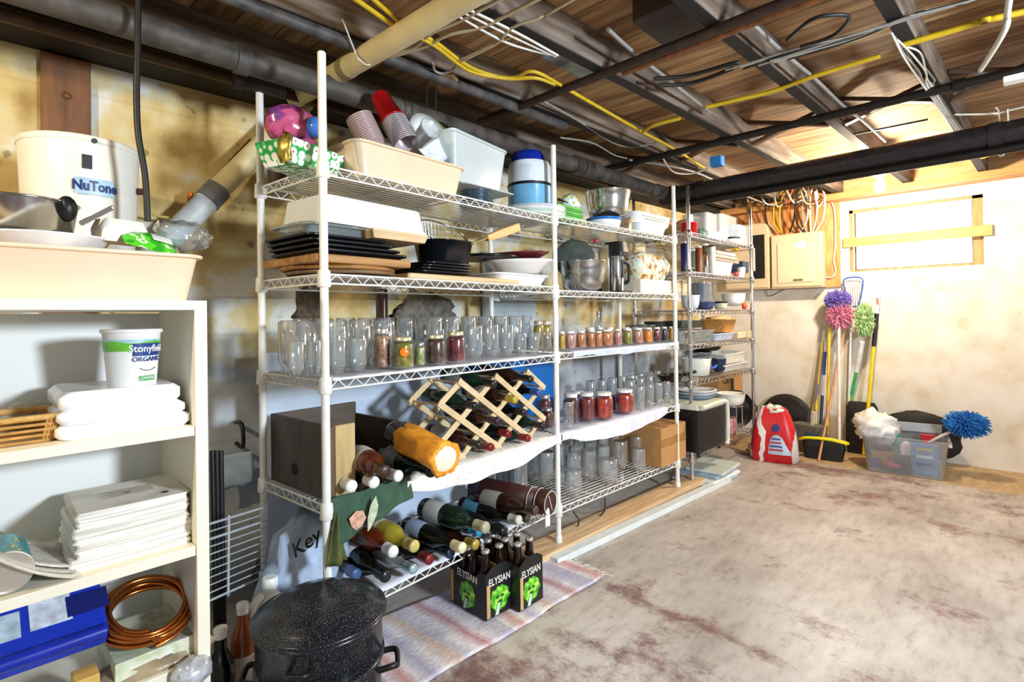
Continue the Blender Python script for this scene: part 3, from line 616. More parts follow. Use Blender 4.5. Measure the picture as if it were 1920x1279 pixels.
# ---- bottom shelf : copper coil on a box, blue tool case, bags
zc0 = SHZ[2]
y0, y1 = bz(215, 1235, -1.38).y, bz(378, 1195, -1.38).y
g_, nt, b = newmat('printed_box'); no = noisefac(nt, 16, 4); rp = ramp(nt, no.outputs[0], [(.3, '#8d8f7a'), (.45, '#e5e3cf'), (.55, '#c2cfa6'), (.7, '#efeee2')]); nt.links.new(rp.outputs[0], b.inputs['Base Color'])
zb_ = bz(300, 1215, -1.38).z
solo('cardboard_box', 'flat pale green printed box under the copper coil', 'box', MB().box(0, 0, 0, .2, y1-y0, zb_-zc0), g_, T(X0-.13, (y0+y1)/2, zc0), bevel=.002)
ya, yb_ = bz(185, 1150, -1.45).y, bz(358, 1150, -1.45).y; rc = (yb_-ya)/2+.003
cop = C('#c8793a', .22, .95, .12, 14)
pts = []
for i in range(9*40):
    a_ = 2*PI*i/40; lay = i/40
    rr_ = rc - .0075*(lay % 3) + .0015*math.sin(3*a_+lay); pts.append((rr_*math.cos(a_), rr_*math.sin(a_), .012+.0085*(lay//3)*1.35+.004*(lay % 3)+.006*math.sin(a_+.5*lay)))
solo('copper_coil', 'coil of shiny copper tubing standing on the flat printed box', 'coil', MB().tube(pts, .0046, 8), cop, Matrix.Translation((-1.465, (ya+yb_)/2, zb_+.035)) @ Matrix.Rotation(.42, 4, 'Y'))
# blue case with white label : lies along the shelf, right end up
p0_, p1_ = bz(-40, 1262, -1.39), bz(205, 1178, -1.39)
h = (p1_-p0_).length; ex = (p1_-p0_).normalized(); ey = Vector((-1, 0, 0)); ez = ex.cross(ey).normalized(); ey = ez.cross(ex)
M = Matrix.Translation(p0_) @ Matrix(((ex.x, ey.x, ez.x, 0), (ex.y, ey.y, ez.y, 0), (ex.z, ey.z, ez.z, 0), (0, 0, 0, 1))) @ Matrix.Rotation(.55, 4, 'X')
blu = C('#1535b8', .35, 0, .1)
t = thing('tool_case', 'bright blue plastic tool case lying on the bottom bookcase shelf', 'case', M)
mk('shell', MB().box(h/2, .075, -.05, h, .15, .05), blu, t, bevel=.006)
mk('grip_rail', MB().tube([(0, .0, -.002), (h*.97, .0, -.002)], .014, 10), C('#0f2aa0', .3), t)
mk('label', MB().box(h*.55, .085, .0, h*.34, .07, .001), C('#cfd8e2', .4, 0, .3, 50), t, label='pale printed label')
mk('label', MB().box(h*.2, .075, .0, h*.22, .06, .001), C('#b9cdd8', .4, 0, .3, 50), t, label='pale blue printed label')
mk('slot', MB().box(h*.86, .08, .0, .07, .05, .0015), C('#0a1a66', .5), t)
q = bz(300, 1262, -1.38)
solo('plastic_bag', 'clear plastic bag of brown things bulging from the bottom bookcase shelf', 'bag', MB().sphere((0, 0, 0), .075, 24, 14, (.75, 1.5, .45), .35, 2.6, 9), C('#9b8d73', .18, 0, .5, 14, bmp=.5), T(-1.42, q.y, SHZ[2]+.0))
q = bz(360, 1260, -1.34); solo('plastic_bag', 'crumpled silvery clear bag at the foot of the bookcase side', 'bag', MB().sphere((0, 0, 0), .04, 20, 12, (.8, 1, .8), .25, 5, 4), C('#c6cbd2', .12, .35, .35, 40, bmp=.6), T(q.x, q.y, q.z))
q = bz(160, 1270, -1.37); solo('cardboard_box', 'small yellow cardboard box corner below the copper coil', 'box', MB().box(0, 0, -.02, .05, .04, .03), C('#d8b25a', .6), T(q.x, q.y, q.z), bevel=.002)
# ================================================================== BETWEEN BOOKCASE AND RACK
q = on_x(430, 890, -1.98)
SILV = C('#cfd8e0', .3, .4)
t = thing('side_frame', 'chrome wire basket frame standing between bookcase and rack', 'wire frame', T(0, 0, 0))
mb = MB()
a0, a1 = on_x(385, 985, -1.72), on_x(500, 950, -1.84); b0, b1 = on_x(385, 1130, -1.72), on_x(497, 1080, -1.84)
def lerp4(u, v): return a0.lerp(a1, u).lerp(b0.lerp(b1, u), v)
for k in range(11): mb.tube([lerp4(-.3, k/10), lerp4(1, k/10)], .0022 if k not in (0, 2, 10) else .004, 6)
mk('wire_face', mb, SILV, t)
nb = Vector((-.07, -.12, 0))
mb = MB()
for u in (0.0, .35, 1.0): mb.tube([lerp4(u, -.04), lerp4(u, 1.05)], .004, 6)
for k in (0, 5, 10): mb.tube([lerp4(1, k/10), lerp4(1, k/10)+Vector((-.15, .06, .0))], .003, 6)
mb.tube([lerp4(1, 0)+Vector((-.15, .06, 0)), lerp4(1, 1)+Vector((-.15, .06, 0))], .004, 6)
mk('upright', mb, SILV, t)
q = on_x(435, 880, -2.24)
solo('paper_scrap', 'torn pale blue paper hanging on the dark left wall behind the rack', 'paper', MB().sheet(lambda u, v: (.004*math.sin(5*v), (u-.5)*.14, (v-.5)*.13+(.02*mnoise.noise(Vector((u*6, 3, 1))) if v < .1 else 0)), 10, 8), C('#c9def5', .8), T(q.x+.03, q.y, q.z), solid=.001)
for k in range(3):
    a_, b_ = on_x(398+8*k, 845, -2.0), on_x(404+7*k, 1000, -1.95)
    M, h = span((b_.x, b_.y, .02), a_); solo('rod', '%s dark rod leaning on the wall right beside the bookcase' % ['left', 'middle', 'right'][k], 'rod', MB().tube([(0, 0, 0), (0, 0, h)], .009, 8), BLACK, M)
p_ = [on_x(450, 795, -2.22), on_x(452, 835, -2.22)]
solo('bent_pipe', 'black U shaped pipe handle on the left wall behind the rack', 'handle', MB().tube(smooth_path([(p_[0].x-.05, p_[0].y, p_[0].z), (p_[0].x+.02, p_[0].y-.0, p_[0].z), (p_[1].x+.02, p_[1].y, p_[1].z), (p_[1].x-.05, p_[1].y, p_[1].z)], 4), .008, 8), BLACK)
# jug, floor bottles, canner
def bottle_parts(t, h, r, glass, lab=None, cap=None, liquid=None, neck=.38, lab_z=(.12, .42), caph=.16):
    n0 = h*(1-neck)
    prof = [(r*.55, .004), (r*.95, 0), (r, .008), (r, n0*.88), (r*.93, n0*.97), (r*.62, n0+h*.07), (r*.42, n0+h*.13), (r*.37, h*.955), (r*.44, h*.96), (r*.44, h*.985), (r*.36, h)]
    mk('bottle_glass', MB().lathe(prof, 24), glass, t)
    if lab: mk('paper_label', MB().lathe([(r*1.006, h*lab_z[0]), (r*1.012, h*lab_z[0]+.001), (r*1.012, h*lab_z[1]-.001), (r*1.006, h*lab_z[1])], 24, False, False), lab, t)
    if cap: mk('capsule', MB().lathe([(r*.47, h*(1-caph)), (r*.46, h*.95), (r*.5, h*.96), (r*.5, h*.99), (r*.46, h*1.004), (r*.1, h*1.006)], 18), cap, t)
def bottle(label, M, h=.3, r=.038, glass=None, lab=None, cap=None, group=None, **kw):
    t = thing('wine_bottle', label, 'bottle', M, group); bottle_parts(t, h, r, glass, lab, cap, **kw); return t
GBLK = C('#0b0d0c', .08, 0, .1); GGRN = C('#10271a', .07, 0, .2); GAMB = C('#5a230a', .08, 0, .3); GYEL = C('#a89a33', .1, 0, .15); GBRN = C('#2a130c', .08, 0, .2)
LWH = C('#d8d6cf', .6, 0, .12, 30); LGR = C('#9aa0a8', .55, 0, .15, 30); LBL = C('#4b87a0', .5, 0, .2, 40)
q = on_z(506, 1082, .31)
t = thing('plastic_jug', 'white plastic jug standing behind the black canning pot', 'jug', T(q.x, q.y+.0, 0, .4) @ Matrix.Diagonal((1.1, 1.1, 1.14, 1)))
JP = C('#d9dfe4', .35, 0, .05)
mk('body', MB().loft([(.11, .11, .03, 0), (.12, .12, .035, .02), (.12, .12, .035, .17), (.08, .08, .035, .215), (.036, .036, .017, .235), (.036, .036, .017, .25)], smooth=True), JP, t); mk('cap', MB().lathe([(.021, .248), (.021, .27), (.018, .273)], 16), WHITE, t)
mk('handle', MB().tube(smooth_path([(0, -.03, .235), (0, -.062, .215), (0, -.066, .16), (0, -.056, .12)], 4), .011, 8), JP, t)
q = on_z(405, 1180, .25); bottle('dark bottle with white cap and tan label beside the bookcase foot', T(q.x+.02, q.y+.005, 0), .26, .036, GBLK, C('#b58c55', .6), WHITE, neck=.35, lab_z=(.05, .35), caph=.1)
q = on_z(462, 1145, .27); bottle('brown liquor bottle with white cap and label behind the black pot', T(q.x-.03, q.y, 0), .28, .034, C('#8a4a20', .1, 0, .3), LWH, WHITE, neck=.3, lab_z=(.1, .5), caph=.1)
cx, cy = -1.338, .655
t = thing('canning_pot', 'large black speckled enamel canning pot with domed lid on the floor', 'pot', T(cx, cy, 0) @ Matrix.Diagonal((1, 1, 1.07, 1)))
em, nt, b = newmat('speckled_enamel'); no = noisefac(nt, 500, 2); rp = ramp(nt, no.outputs[0], [(.6, '#101318'), (.7, '#848e9c')]); nt.links.new(rp.outputs[0], b.inputs['Base Color']); b.inputs['Roughness'].default_value = .24
rr = .168
mk('kettle', MB().lathe([(rr*.86, 0), (rr*.9, .01), (rr*.91, .2), (rr*.96, .212), (rr*.96, .218), (rr*.88, .219)], 56), em, t)
mk('insert', MB().lathe([(rr*.88, .219), (rr*.93, .224), (rr*.93, .3), (rr*.99, .312), (rr*.99, .318), (rr*.9, .319)], 56), em, t)
ld = mk('lid', MB().lathe([(rr*.985, .319), (rr*1.0, .323), (rr*.985, .328), (rr*.9, .329), (rr*.86, .337), (rr*.7, .352), (rr*.4, .364), (rr*.001, .368)], 56), em, t)
mk('lid_knob', MB().lathe([(.012, .362), (.012, .368), (.015, .372), (.012, .375), (.002, .376)], 16), BLACK, ld, Matrix.Translation((-.04, .05, -.006)))
for k, az in enumerate((1.28, 1.28+PI)):
    hpts = smooth_path([(rr*.88, -.04, .185), (rr*1.12, -.035, .19), (rr*1.16, 0, .175), (rr*1.12, .035, .19), (rr*.88, .04, .185)], 5)
    mk('handle', MB().tube(hpts, .0075, 8), BLACK, t, R_(az-.35))
    mk('insert_handle', MB().tube(smooth_path([(rr*.9, -.025, .27), (rr*1.06, -.02, .275), (rr*1.08, 0, .275), (rr*1.06, .02, .275), (rr*.9, .025, .27)], 5), .006, 8), BLACK, t, R_(az+1.1))
# clear plastic bag with handwriting, white papers under the rack's left end
q = on_x(575, 1020, -1.75)
t = thing('plastic_sack', 'pale blue plastic sack with black handwriting under the rack end', 'sack', T(q.x, q.y, 0))
mk('sack_body', MB().sphere((0, 0, .235), .15, 26, 16, (.55, 1.0, 1.5), .3, 2.6, 11), C('#a9bcd6', .25, 0, .2, 16, bmp=.5), t)
mk('handwriting', text_mb('Key', .06, .001, 0, 1.0, .3), BLACK, t, Matrix.Translation(on_x(572, 1020, -1.655)-Vector((q.x, q.y, 0))) @ R_(1.17) @ Matrix.Rotation(-.25, 4, 'X') @ Matrix.Rotation(-.5, 4, 'Y'))
q = on_z(560, 1065, .12)
solo('paper_bag', 'white paper bag lying beside the jug under the rack', 'paper bag', MB().loft([(.26, .15, .02, 0), (.27, .16, .02, .05), (.25, .13, .01, .08)], smooth=True), C('#c9d4e4', .6), T(q.x-.03, q.y+.06, .04, .35))
q = on_z(520, 1080, .1)
solo('plastic_bag', 'dark printed bag behind the white jug', 'bag', MB().sphere((0, 0, .08), .08, 18, 12, (.8, .9, 1), .4, 3, 2), C('#4a5868', .4, 0, .6, 30), T(q.x-.1, q.y+.02, 0))
# ================================================================== WIRE RACKS
def wire_shelf(L, W, m, parent, name='wire_shelf', z=0, pitch=.028, dz=.028):
    mb = MB(); i0 = .012
    for y in (0, W): mb.tube([(i0, y, 0), (L-i0, y, 0)], .0033, 6).tube([(i0, y, -dz), (L-i0, y, -dz)], .0033, 6)
    for x in (0, L): mb.tube([(x, i0, 0), (x, W-i0, 0)], .0033, 6).tube([(x, i0, -dz), (x, W-i0, -dz)], .0033, 6)
    def zig(a, b, n):
        a, b = Vector(a), Vector(b)
        mb.tube([a.lerp(b, i/n) + Vector((0, 0, 0 if i % 2 else -dz)) for i in range(n+1)], .0024, 5)
    nz = int(L/.031); nw = int(W/.031)
    for y in (0, W): zig((i0, y, 0), (L-i0, y, 0), nz)
    for x in (0, L): zig((x, i0, 0), (x, W-i0, 0), nw)
    n = int(W/pitch)
    for k in range(1, n): mb.tube([(0, W*k/n, -.001), (L, W*k/n, -.001)], .0021, 5)
    for k in range(1, 4): mb.tube([(L*k/4, 0, -.006), (L*k/4, W, -.006)], .003, 5)
    o = mk(name, mb, m, parent, Matrix.Translation((0, 0, z)))
    c0 = None
    for x in (0, L):
        for y in (0, W):
            M = Matrix.Translation((x, y, -.014))
            if c0 is None: c0 = mk('collar', MB().lathe([(.0162, -.026), (.0205, -.022), (.0185, .022), (.0165, .026)], 14), m, o, M)
            else: c = c0.copy(); COL.objects.link(c); c.parent = o; c.matrix_local = M
    return o
def rack(name, label, Fr, L, W, zs, top, posts, m, r=.0128, base=0, dz=.028):
    t = thing(name, label, 'shelving rack', Fr.at(0, 0, 0))
    for i, (x, y, zb) in enumerate(posts):
        mk('post', MB().tube([(x, y, zb), (x, y, top)], r, 14), m, t)
        c = MB().at(Matrix.Translation((x, y, 0))).lathe([(r*1.25, zb), (r*1.25, zb+.03), (r, zb+.032)], 12).lathe([(r, top), (r*1.03, top+.002), (r*.8, top+.006)], 12)
        mk('foot_and_cap', c, m, t)
    for z in zs: wire_shelf(L, W, m, t, z=z, dz=dz)
    return t
Z1 = [.215, .544, .922, 1.245, 1.575]; Z2 = [.20, .543, .929, 1.23, 1.584]
PAINT = C('#efeee6', .32, 0, .05, 30)
rack('wire_rack', 'white wire shelving rack nearest the bookcase, crowded with pans, jars and bottles', U1, L1, DEP, Z1, 1.912, [(0, 0, 0), (L1, 0, .042), (0, DEP, 0), (L1, DEP, 0)], PAINT)
rack('wire_rack', 'white wire shelving rack in the middle, with canned jars on its lower shelves', U2, L2, DEP, Z2, 1.90, [(L2, 0, .042), (L2, DEP, 0)], PAINT)
# floor planks
a, b = on_z(1045, 1041, .04), on_z(1300, 912, .04)
solo('wood_plank', 'raw tan wooden plank on the floor under the middle rack posts', 'plank', MB().box(0, 0, 0, .14, 1.62, .041), wood('#c9a173', '#ecd0a6', (9, 1, 9)), T(-1.598, 2.6, 0, -.033), bevel=.003)
a, b = on_z(1050, 1043, .03), on_z(1363, 897, .03); dd = (b-a); dd.z = 0
M = Matrix.Translation(((a.x+b.x)/2, (a.y+b.y)/2, 0)) @ R_(math.atan2(dd.y, dd.x))
solo('white_board', 'long white painted board lying on the floor in front of the tan plank', 'board', MB().box(.0, .012, 0, dd.length*1.04, .055, .03), C('#dfe7e6', .4, 0, .06), M, bevel=.003)
# sheets lining shelves
LINER = C('#e9ebf2', .4, 0, .05, 25)
def liner(label, Fr, s0, s1, d0, d1, z, drop, sag=0, wav=.004, seed=0, m=LINER):
    def fn(u, v):
        s = s0+(s1-s0)*u
        if v < .3:
            k = v/.3; dr = drop*(1-k); edge = sag*math.sin(u*PI); return (s, d0-.008-.004*mnoise.noise(Vector((s*20, seed, 0))), z+.005-dr*(.55+edge+.25*mnoise.noise(Vector((s*6, seed, 1)))))
        k = (v-.3)/.7; return (s, d0+(d1-d0)*k, z+.006+wav*mnoise.noise(Vector((s*15, k*6, seed))))
    return solo('shelf_liner', label, 'shelf liner', MB().sheet(fn, 50, 18), m, Fr.at(0, 0, 0))
liner('white sheet lining the shelf of pickles and upside-down clear jars', U1, .02, L1-.02, .0, DEP-.02, Z1[2], .012)
liner('crumpled white sheet under the wooden wine rack', U1, .30, L1-.0, .0, DEP-.02, Z1[1], .07, .7, .006, 3, C('#efe9e2', .5, 0, .22, 60))
liner('white sheet under the row of wine bottles on the lowest shelf', U1, .12, L1-.03, .0, DEP-.02, Z1[0], .012, 0, .003, 5)
liner('pale blue sheet hanging over the shelf edge below peach jars', U2, .12, L2-.02, .0, DEP-.02, Z2[2], .045, .2, .003, 7, C('#c9d3ea', .4))
liner('white sheet sagging over the shelf edge below red sauce jars', U2, .03, L2-.12, .0, DEP-.02, Z2[1], .06, .9, .004, 9, C('#dfe3f0', .4))
# things behind the racks, on the left wall
def wallx(y): return WLX(y)
s0, s1 = on_x(500, 745, -2.06).y, on_x(790, 745, -2.06).y
solo('white_board', 'pale blue-white panel standing behind the wine rack shelf', 'panel', MB().box(0, 0, -.555, .02, 1.0, .975), C('#c3d3e8', .5, 0, .1, 5), T(-2.09, 1.3, .56, -.04))
solo('storage_bin', 'bright blue plastic bin standing behind the two white racks', 'bin', MB().tub(.62, .16, .50, .005, .95, .03, .012), C('#1574c8', .35, 0, .1, 5), UC.at(-1.12, .52, .48), bevel=.003)
solo('storage_crate', 'grey crate holding up the blue bin behind the racks', 'crate', MB().loft([(.6, .15, .02, 0), (.62, .16, .02, .47)]), C('#53575e', .6), UC.at(-1.12, .52, 0))
solo('white_board', 'row of painted pale boards on the wall behind the jar shelves', 'panel', MB().box(0, 0, 0, .02, .42, .5).box(.012, 0, .16, .004, .42, .004).box(.012, 0, .33, .004, .42, .004), C('#bcc8cc', .6, 0, .15, 8), T(wallx(2.3)+.03, 2.28, .98, -.035))
solo('standpipe', 'dark red glossy pipe standing against the wall behind the jars', 'pipe', MB().tube([(0, 0, 0), (0, 0, 1.25)], .022, 12), C('#3c1712', .3, 0, .2), T(wallx(1.3)+.035, on_x(716, 600, -2.25).y, 0))
solo('wall_patch', 'dark crumbling patch of bare stone on the wall behind the jars', 'wall patch', MB().sphere((0, 0, 0), .2, 24, 14, (.08, 1, .6), .5, 4, 3), C('#6b655d', .9, 0, .6, 25, bmp=.5), T(wallx(1.7)+.0, 1.72, 1.12))
solo('wall_patch', 'black crumbled mortar patch on the wall left of the jars', 'wall patch', MB().sphere((0, 0, 0), .12, 24, 14, (.08, .6, 1.2), .5, 5, 6), C('#4c4234', .9, 0, .7, 40, bmp=.5), T(wallx(1.1)+.0, 1.09, 1.12))
# ================================================================== SMALL BUILDERS
def plate(name, label, cat, M, r, m, h=.018, group=None, n=36):
    return solo(name, label, cat, MB().lathe([(r*.55, 0), (r*.6, .002), (r*.78, h*.45), (r, h), (r*1.0, h+.003), (r*.76, h*.6), (r*.6, .006)], n), m, M, group)
def bowl(name, label, cat, M, r, h, m, rimm=None, group=None, foot=.5):
    o = solo(name, label, cat, MB().lathe([(r*foot*.9, 0), (r*foot, .002), (r*(.6+.4*foot), h*.14), (r*(.8+.2*foot), h*.36), (r*.97, h*.66), (r, h-.003), (r*1.03, h), (r*.97, h), (r*.94, h*.66), (r*(.76+.2*foot), h*.36), (r*foot*.9, h*.12), (r*foot*.6, .008)], 40), m, M, group)
    if rimm: mk('rim_band', MB().lathe([(r*.985, h*.78), (r*1.045, h-.003), (r*1.05, h+.001), (r*1.0, h+.002)], 40, False, False), rimm, o)
    return o
def tray(name, label, cat, M, w, d, h, m, r=.02, rim=.006, taper=.93, group=None): return tub_bin(name, label, cat, M, w, d, h, m, taper, rim, r, group, .002)
def board(name, label, M, w, d, h, m, r=.02, cat='cutting board', group=None): return solo(name, label, cat, MB().loft([(w-.006, d-.006, r, 0), (w, d, r, .004), (w, d, r, h-.004), (w-.006, d-.006, r, h)]), m, M, group)
def disc(name, label, cat, M, r, h, m, group=None): return solo(name, label, cat, MB().lathe([(r*.97, 0), (r, h*.3), (r, h*.7), (r*.97, h)], 48), m, M, group)
def place(Fr, pxl, pxr, py, d, dep, z, rot=0):
    s, w = Fr.box(pxl, pxr, py, d); return Fr.at(s, d+dep/2, z, rot), w
def rplace(Fr, pxl, pxr, py, d, z):
    s, r = Fr.circ(pxl, pxr, py, d); return Fr.at(s, d, z), r
# ================================================================== RACK ONE, TOP SHELF
z = Z1[4]+.003
gm, nt, b = newmat('green_gift_paper'); tc = N(nt, 'ShaderNodeTexCoord'); vo = N(nt, 'ShaderNodeTexVoronoi'); vo.inputs['Scale'].default_value = 38; vo.inputs['Randomness'].default_value = .55; nt.links.new(tc.outputs['Object'], vo.inputs['Vector'])
rp = ramp(nt, vo.outputs['Distance'], [(0, '#1b2b20'), (.1, '#e9a9b4'), (.17, '#f7f7f4'), (.42, '#e5f2e6'), (.5, '#46c46a'), (.58, '#179a45')], 'CONSTANT'); nt.links.new(rp.outputs[0], b.inputs['Base Color']); b.inputs['Roughness'].default_value = .35
s, w = U1.box(508, 648, 290, .05); s = s+.0
zt = U1.z(560, 262, .05)
t = thing('gift_box', 'green gift box printed with white spots on the top shelf, left end', 'gift box', U1.at(U1.s(575, 290, .11), .14, z, .28))
mk('box_body', MB().loft([(.19, .12, .006, 0), (.235, .155, .008, zt-z), (.225, .145, .008, zt-z), (.18, .11, .006, .004)]), gm, t)
mk('bow', MB().sphere((-.125, -.06, .035), .03, 14, 10, (.5, .8, 1.5), .9, 4, 2), C('#b7a24a', .3, .6, .5, 40), t, label='gold tinsel bow')
TOY, nt, b = newmat('wrapped_toys_print'); no = noisefac(nt, 13, 2); rp = ramp(nt, no.outputs[0], [(.3, '#33306a'), (.42, '#7f3a80'), (.5, '#c2587f'), (.6, '#a84070'), (.7, '#c9aaa6')]); nt.links.new(rp.outputs[0], b.inputs['Base Color']); b.inputs['Roughness'].default_value = .2; bump(nt, b, no.outputs[0], .4, .01)
solo('gift_bag', 'pink and blue toys in clear wrap heaped in the green gift box', 'wrapped toys', MB().sphere((0, 0, 0), .08, 24, 14, (1.05, .7, .8), .3, 3.4, 5), TOY, U1.at(U1.s(553, 225, .13), .15, z+.145))
solo('toy_ball', 'shiny blue ball in the clear wrap behind the front post', 'ball', MB().sphere((0, 0, 0), .034, 18, 12), C('#3b6fc2', .2, 0, .3), U1.at(U1.s(590, 235, .1), .09, z+.14))
solo('twine_roll', 'brown roll of twine beside the back post on the top shelf', 'twine', MB().lathe([(.026, 0), (.03, .006), (.03, .1), (.026, .106)], 20), C('#3b2a20', .6, 0, .5, 60, st=(1, 1, 14)), U1.at(.02, .33, z))
M, w = place(U1, 668, 872, 300, .012, .26, z)
hb = U1.z(760, 284, .012)-z
tub_bin('bus_tub', 'tan plastic tub holding cup stacks on the top shelf', 'tub', M, w*.99, .26, hb, tan, .9, .011, .03)
tubM = M.copy()
# stacks of cups
cupm = thin('#f3dcdc', .42, .2); cupw = thin('#eedfe6', .5, .2); redm = C('#b5121a', .3, 0, .1)
def cup_mb(r=.046, h=.12): return MB().lathe([(r*.66, 0), (r*.7, .002), (r*.97, h-.004), (r*1.05, h-.004), (r*1.05, h), (r*.95, h), (r*.64, .004)], 26)
def cups(n, base, d, step, m, label, group, first=None):
    d = Vector(d).normalized(); q = Vector((0, 0, 1)).rotation_difference(d).to_matrix().to_4x4(); me = None
    for k in range(n):
        M = Matrix.Translation(Vector(base)+d*step*k) @ q
        if me is None: o = solo('plastic_cup', label, 'cup', cup_mb(), m, M, group); me = o
        else: dup(me, M, label, group)
def tubpt(px, py, d): p = U1.xy(U1.s(px, py, d), d); return Vector((p.x, p.y, z_at(px, py, p)))
e3, n3 = Vector((U1.e.x, U1.e.y, 0)), Vector((U1.n.x, U1.n.y, 0))
ca = tubpt(674, 222, .15); ax = (ca-tubpt(712, 300, .1)).normalized()
cups(13, ca-ax*.215, ax, .0082, cupm, 'clear pinkish cup nested in the left tilted stack in the tan tub', 'left stack of clear cups')
bx1 = tubpt(716, 188, .15); bx0 = tubpt(752, 252, .07); axb = (bx0-bx1).normalized()
M = Matrix.Translation(bx1-axb*.02) @ Vector((0, 0, 1)).rotation_difference(axb).to_matrix().to_4x4()
solo('plastic_cup', 'red plastic cup at the upper end of the right cup stack', 'cup', cup_mb(.046, .12), redm, M)
cups(14, bx1-axb*.012, axb, .0076, cupw, 'clear cup nested in the right tilted stack, open end facing the room', 'right stack of clear cups')
for k, (pl_, pr_, py, d, m, lab) in enumerate(((765, 838, 262, .1, C('#e9ecea', .3), 'white plate leaning upright in the tan tub beside the cups'), (778, 846, 266, .13, C('#a8ad55', .4), 'olive green plate leaning behind the white plate in the tan tub'), (795, 862, 270, .15, C('#26262a', .4), 'black plate leaning at the right end of the tan tub'))):
    p = tubpt((pl_+pr_)/2, py, d)
    Mx = Matrix.Translation(p) @ R_(U1.ang) @ Matrix.Rotation(PI/2-.25, 4, 'X') @ Matrix.Rotation(.15, 4, 'Z')
    solo('plate', lab, 'plate', MB().lathe([(.05, 0), (.06, .002), (.098-.004*k, .014), (.1-.004*k, .017), (.06, .006)], 36), m, Mx)
solo('plastic_cup', 'crumpled clear plastic cup lying at the front of the tan tub', 'cup', cup_mb(.04, .09), PLASTIC, Matrix.Translation(tubpt(782, 268, .05)) @ Matrix.Rotation(1.2, 4, 'Y'))
# cake tins, white container, blue things
s, r = U1.circ(862, 922, 360, .12)
for k in range(3): solo('cake_tin', 'grey-blue round cake tin, %s of three under the white container' % ['lowest', 'middle', 'topmost'][k], 'tin', MB().lathe([(r*.97, 0), (r, .002), (r, .018), (r*1.04, .02), (r*1.04, .022), (r*.96, .022), (r*.95, .004)], 36), C('#5f7488', .25, .8, .1), U1.at(s, .12, z+.0225*k))
zc = z+.07
M, w = place(U1, 838, 968, 300, .03, .3, zc); ht = U1.z(905, 262, .03)-zc
t = tub_bin('food_container', 'white translucent square container set on the grey cake tins', 'container', U1.at(U1.s(905, 300, .03), .17, zc, .12), w*.9, .25, ht, C('#dfe9e8', .3, 0, .04, 6, tr=.25), .86, .008, .025)
mk('lid_sheet', MB().loft([(w*.9, .25, .02, 0), (w*.92, .255, .02, .006)]), C('#e9efee', .3, 0, .03), t, Matrix.Translation((0, .0, ht-.002)))
s, w = U1.box(860, 955, 355, .04); board('square_cover', 'pale square lid sticking out below the white container', U1.at(s+.03, .13, z+.0665), w, .2, .005, C('#c9d6d8', .3), .02, 'lid')
s, r = U1.circ(958, 1040, 335, .14); zpl = z
PL = [C('#dfe3df', .25), C('#b9cfc4', .25), C('#e8e4ea', .25), C('#cfd3d6', .2)]
s2, r2 = U1.circ(925, 1062, 375, .16)
for k in range(4):
    plate('platter', '%s round platter in the stack under the blue container' % ['bottom pale', 'second pale green', 'third lilac white', 'top white'][k], 'platter', U1.at(s2+.012*(k % 2), .17-.006*k, zpl+.012*k), r2*(1-.03*k), PL[k], .02)
zq = zpl+.062
t = thing('cake_carrier', 'round clear container with blue base and white band on the platters', 'container', U1.at(s, .16, zq)); h_ = U1.z(1000, 300, .1)-zq
mk('base', MB().lathe([(r*.98, 0), (r, .004), (r, h_*.45), (r*1.02, h_*.47)], 40), C('#74b6dd', .2, 0, .15, 14), t); mk('band', MB().lathe([(r*1.03, h_*.46), (r*1.03, h_*.52)], 40), BLACK, t)
mk('body', MB().lathe([(r*.98, h_*.5), (r, h_*.54), (r*.99, h_*.9), (r*.9, h_)], 40), C('#dfeaf2', .2, 0, .05), t)
hb_ = .06
bowl('bowl', 'deep blue glossy bowl turned upside down on the clear container', 'bowl', U1.at(s-.01, .16, zq+h_+max(hb_, .05)) @ Matrix.Rotation(PI, 4, 'X'), r*.8, max(hb_, .05), C('#142a9a', .12, 0, .15))
solo('plastic_strap', 'black strap end sticking out beside the blue container', 'strap', MB().tube([(0, 0, 0), (.06, -.02, -.012)], [.008, .002], 8), BLACK, U1.at(U1.s(1046, 345, .06), .06, zq+.05))
# ================================================================== RACK ONE, SECOND SHELF (baking things)
z = Z1[3]+.003
s, w = U1.box(528, 745, 515, .03)
WDK = [wood('#7a4f26', '#b98445', (1, 9, 9)), wood('#8a5a2b', '#c2945a', (1, 9, 9)), wood('#5f4630', '#8f6f4e', (1, 9, 9)), wood('#c9a878', '#e2c79c', (1, 9, 9))]
def ub(name, label, pxl, pxr, py, d, dep, zz, h, m, r=.01, rot=0, cat='cutting board', kind='board', rim=.006):
    M, w = place(U1, pxl, pxr, py, d, dep, zz, rot)
    return board(name, label, M, w, dep, h, m, r, cat) if kind == 'board' else tray(name, label, cat, M, w, dep, h, m, r, rim)
s, r = U1.circ(523, 757, 512, .2)
r = min(r, .185); s = U1.s(640, 512, .2)
disc('pizza_pan', 'dark round pizza pan at the bottom of the left board pile', 'pan', U1.at(s, .2, z), r*.96, .007, C('#3a342e', .4, .3))
disc('cutting_board', 'round wooden board in the left board pile above the dark pan', 'cutting board', U1.at(s+.0, .195, z+.008), r, .013, WDK[2])
disc('cutting_board', 'round dark brown board third from the bottom of the left pile', 'cutting board', U1.at(s-.01, .2, z+.022), r*1.04, .013, WDK[0])
M, w = place(U1, 610, 790, 505, .008, .36, z+.036, 0)
board('cutting_board', 'long butcher block cutting board on the left board pile', U1.at(U1.s(690, 505, .01)-.0, .19, z+.036, .0), .36, .36, .025, WDK[1], .006)
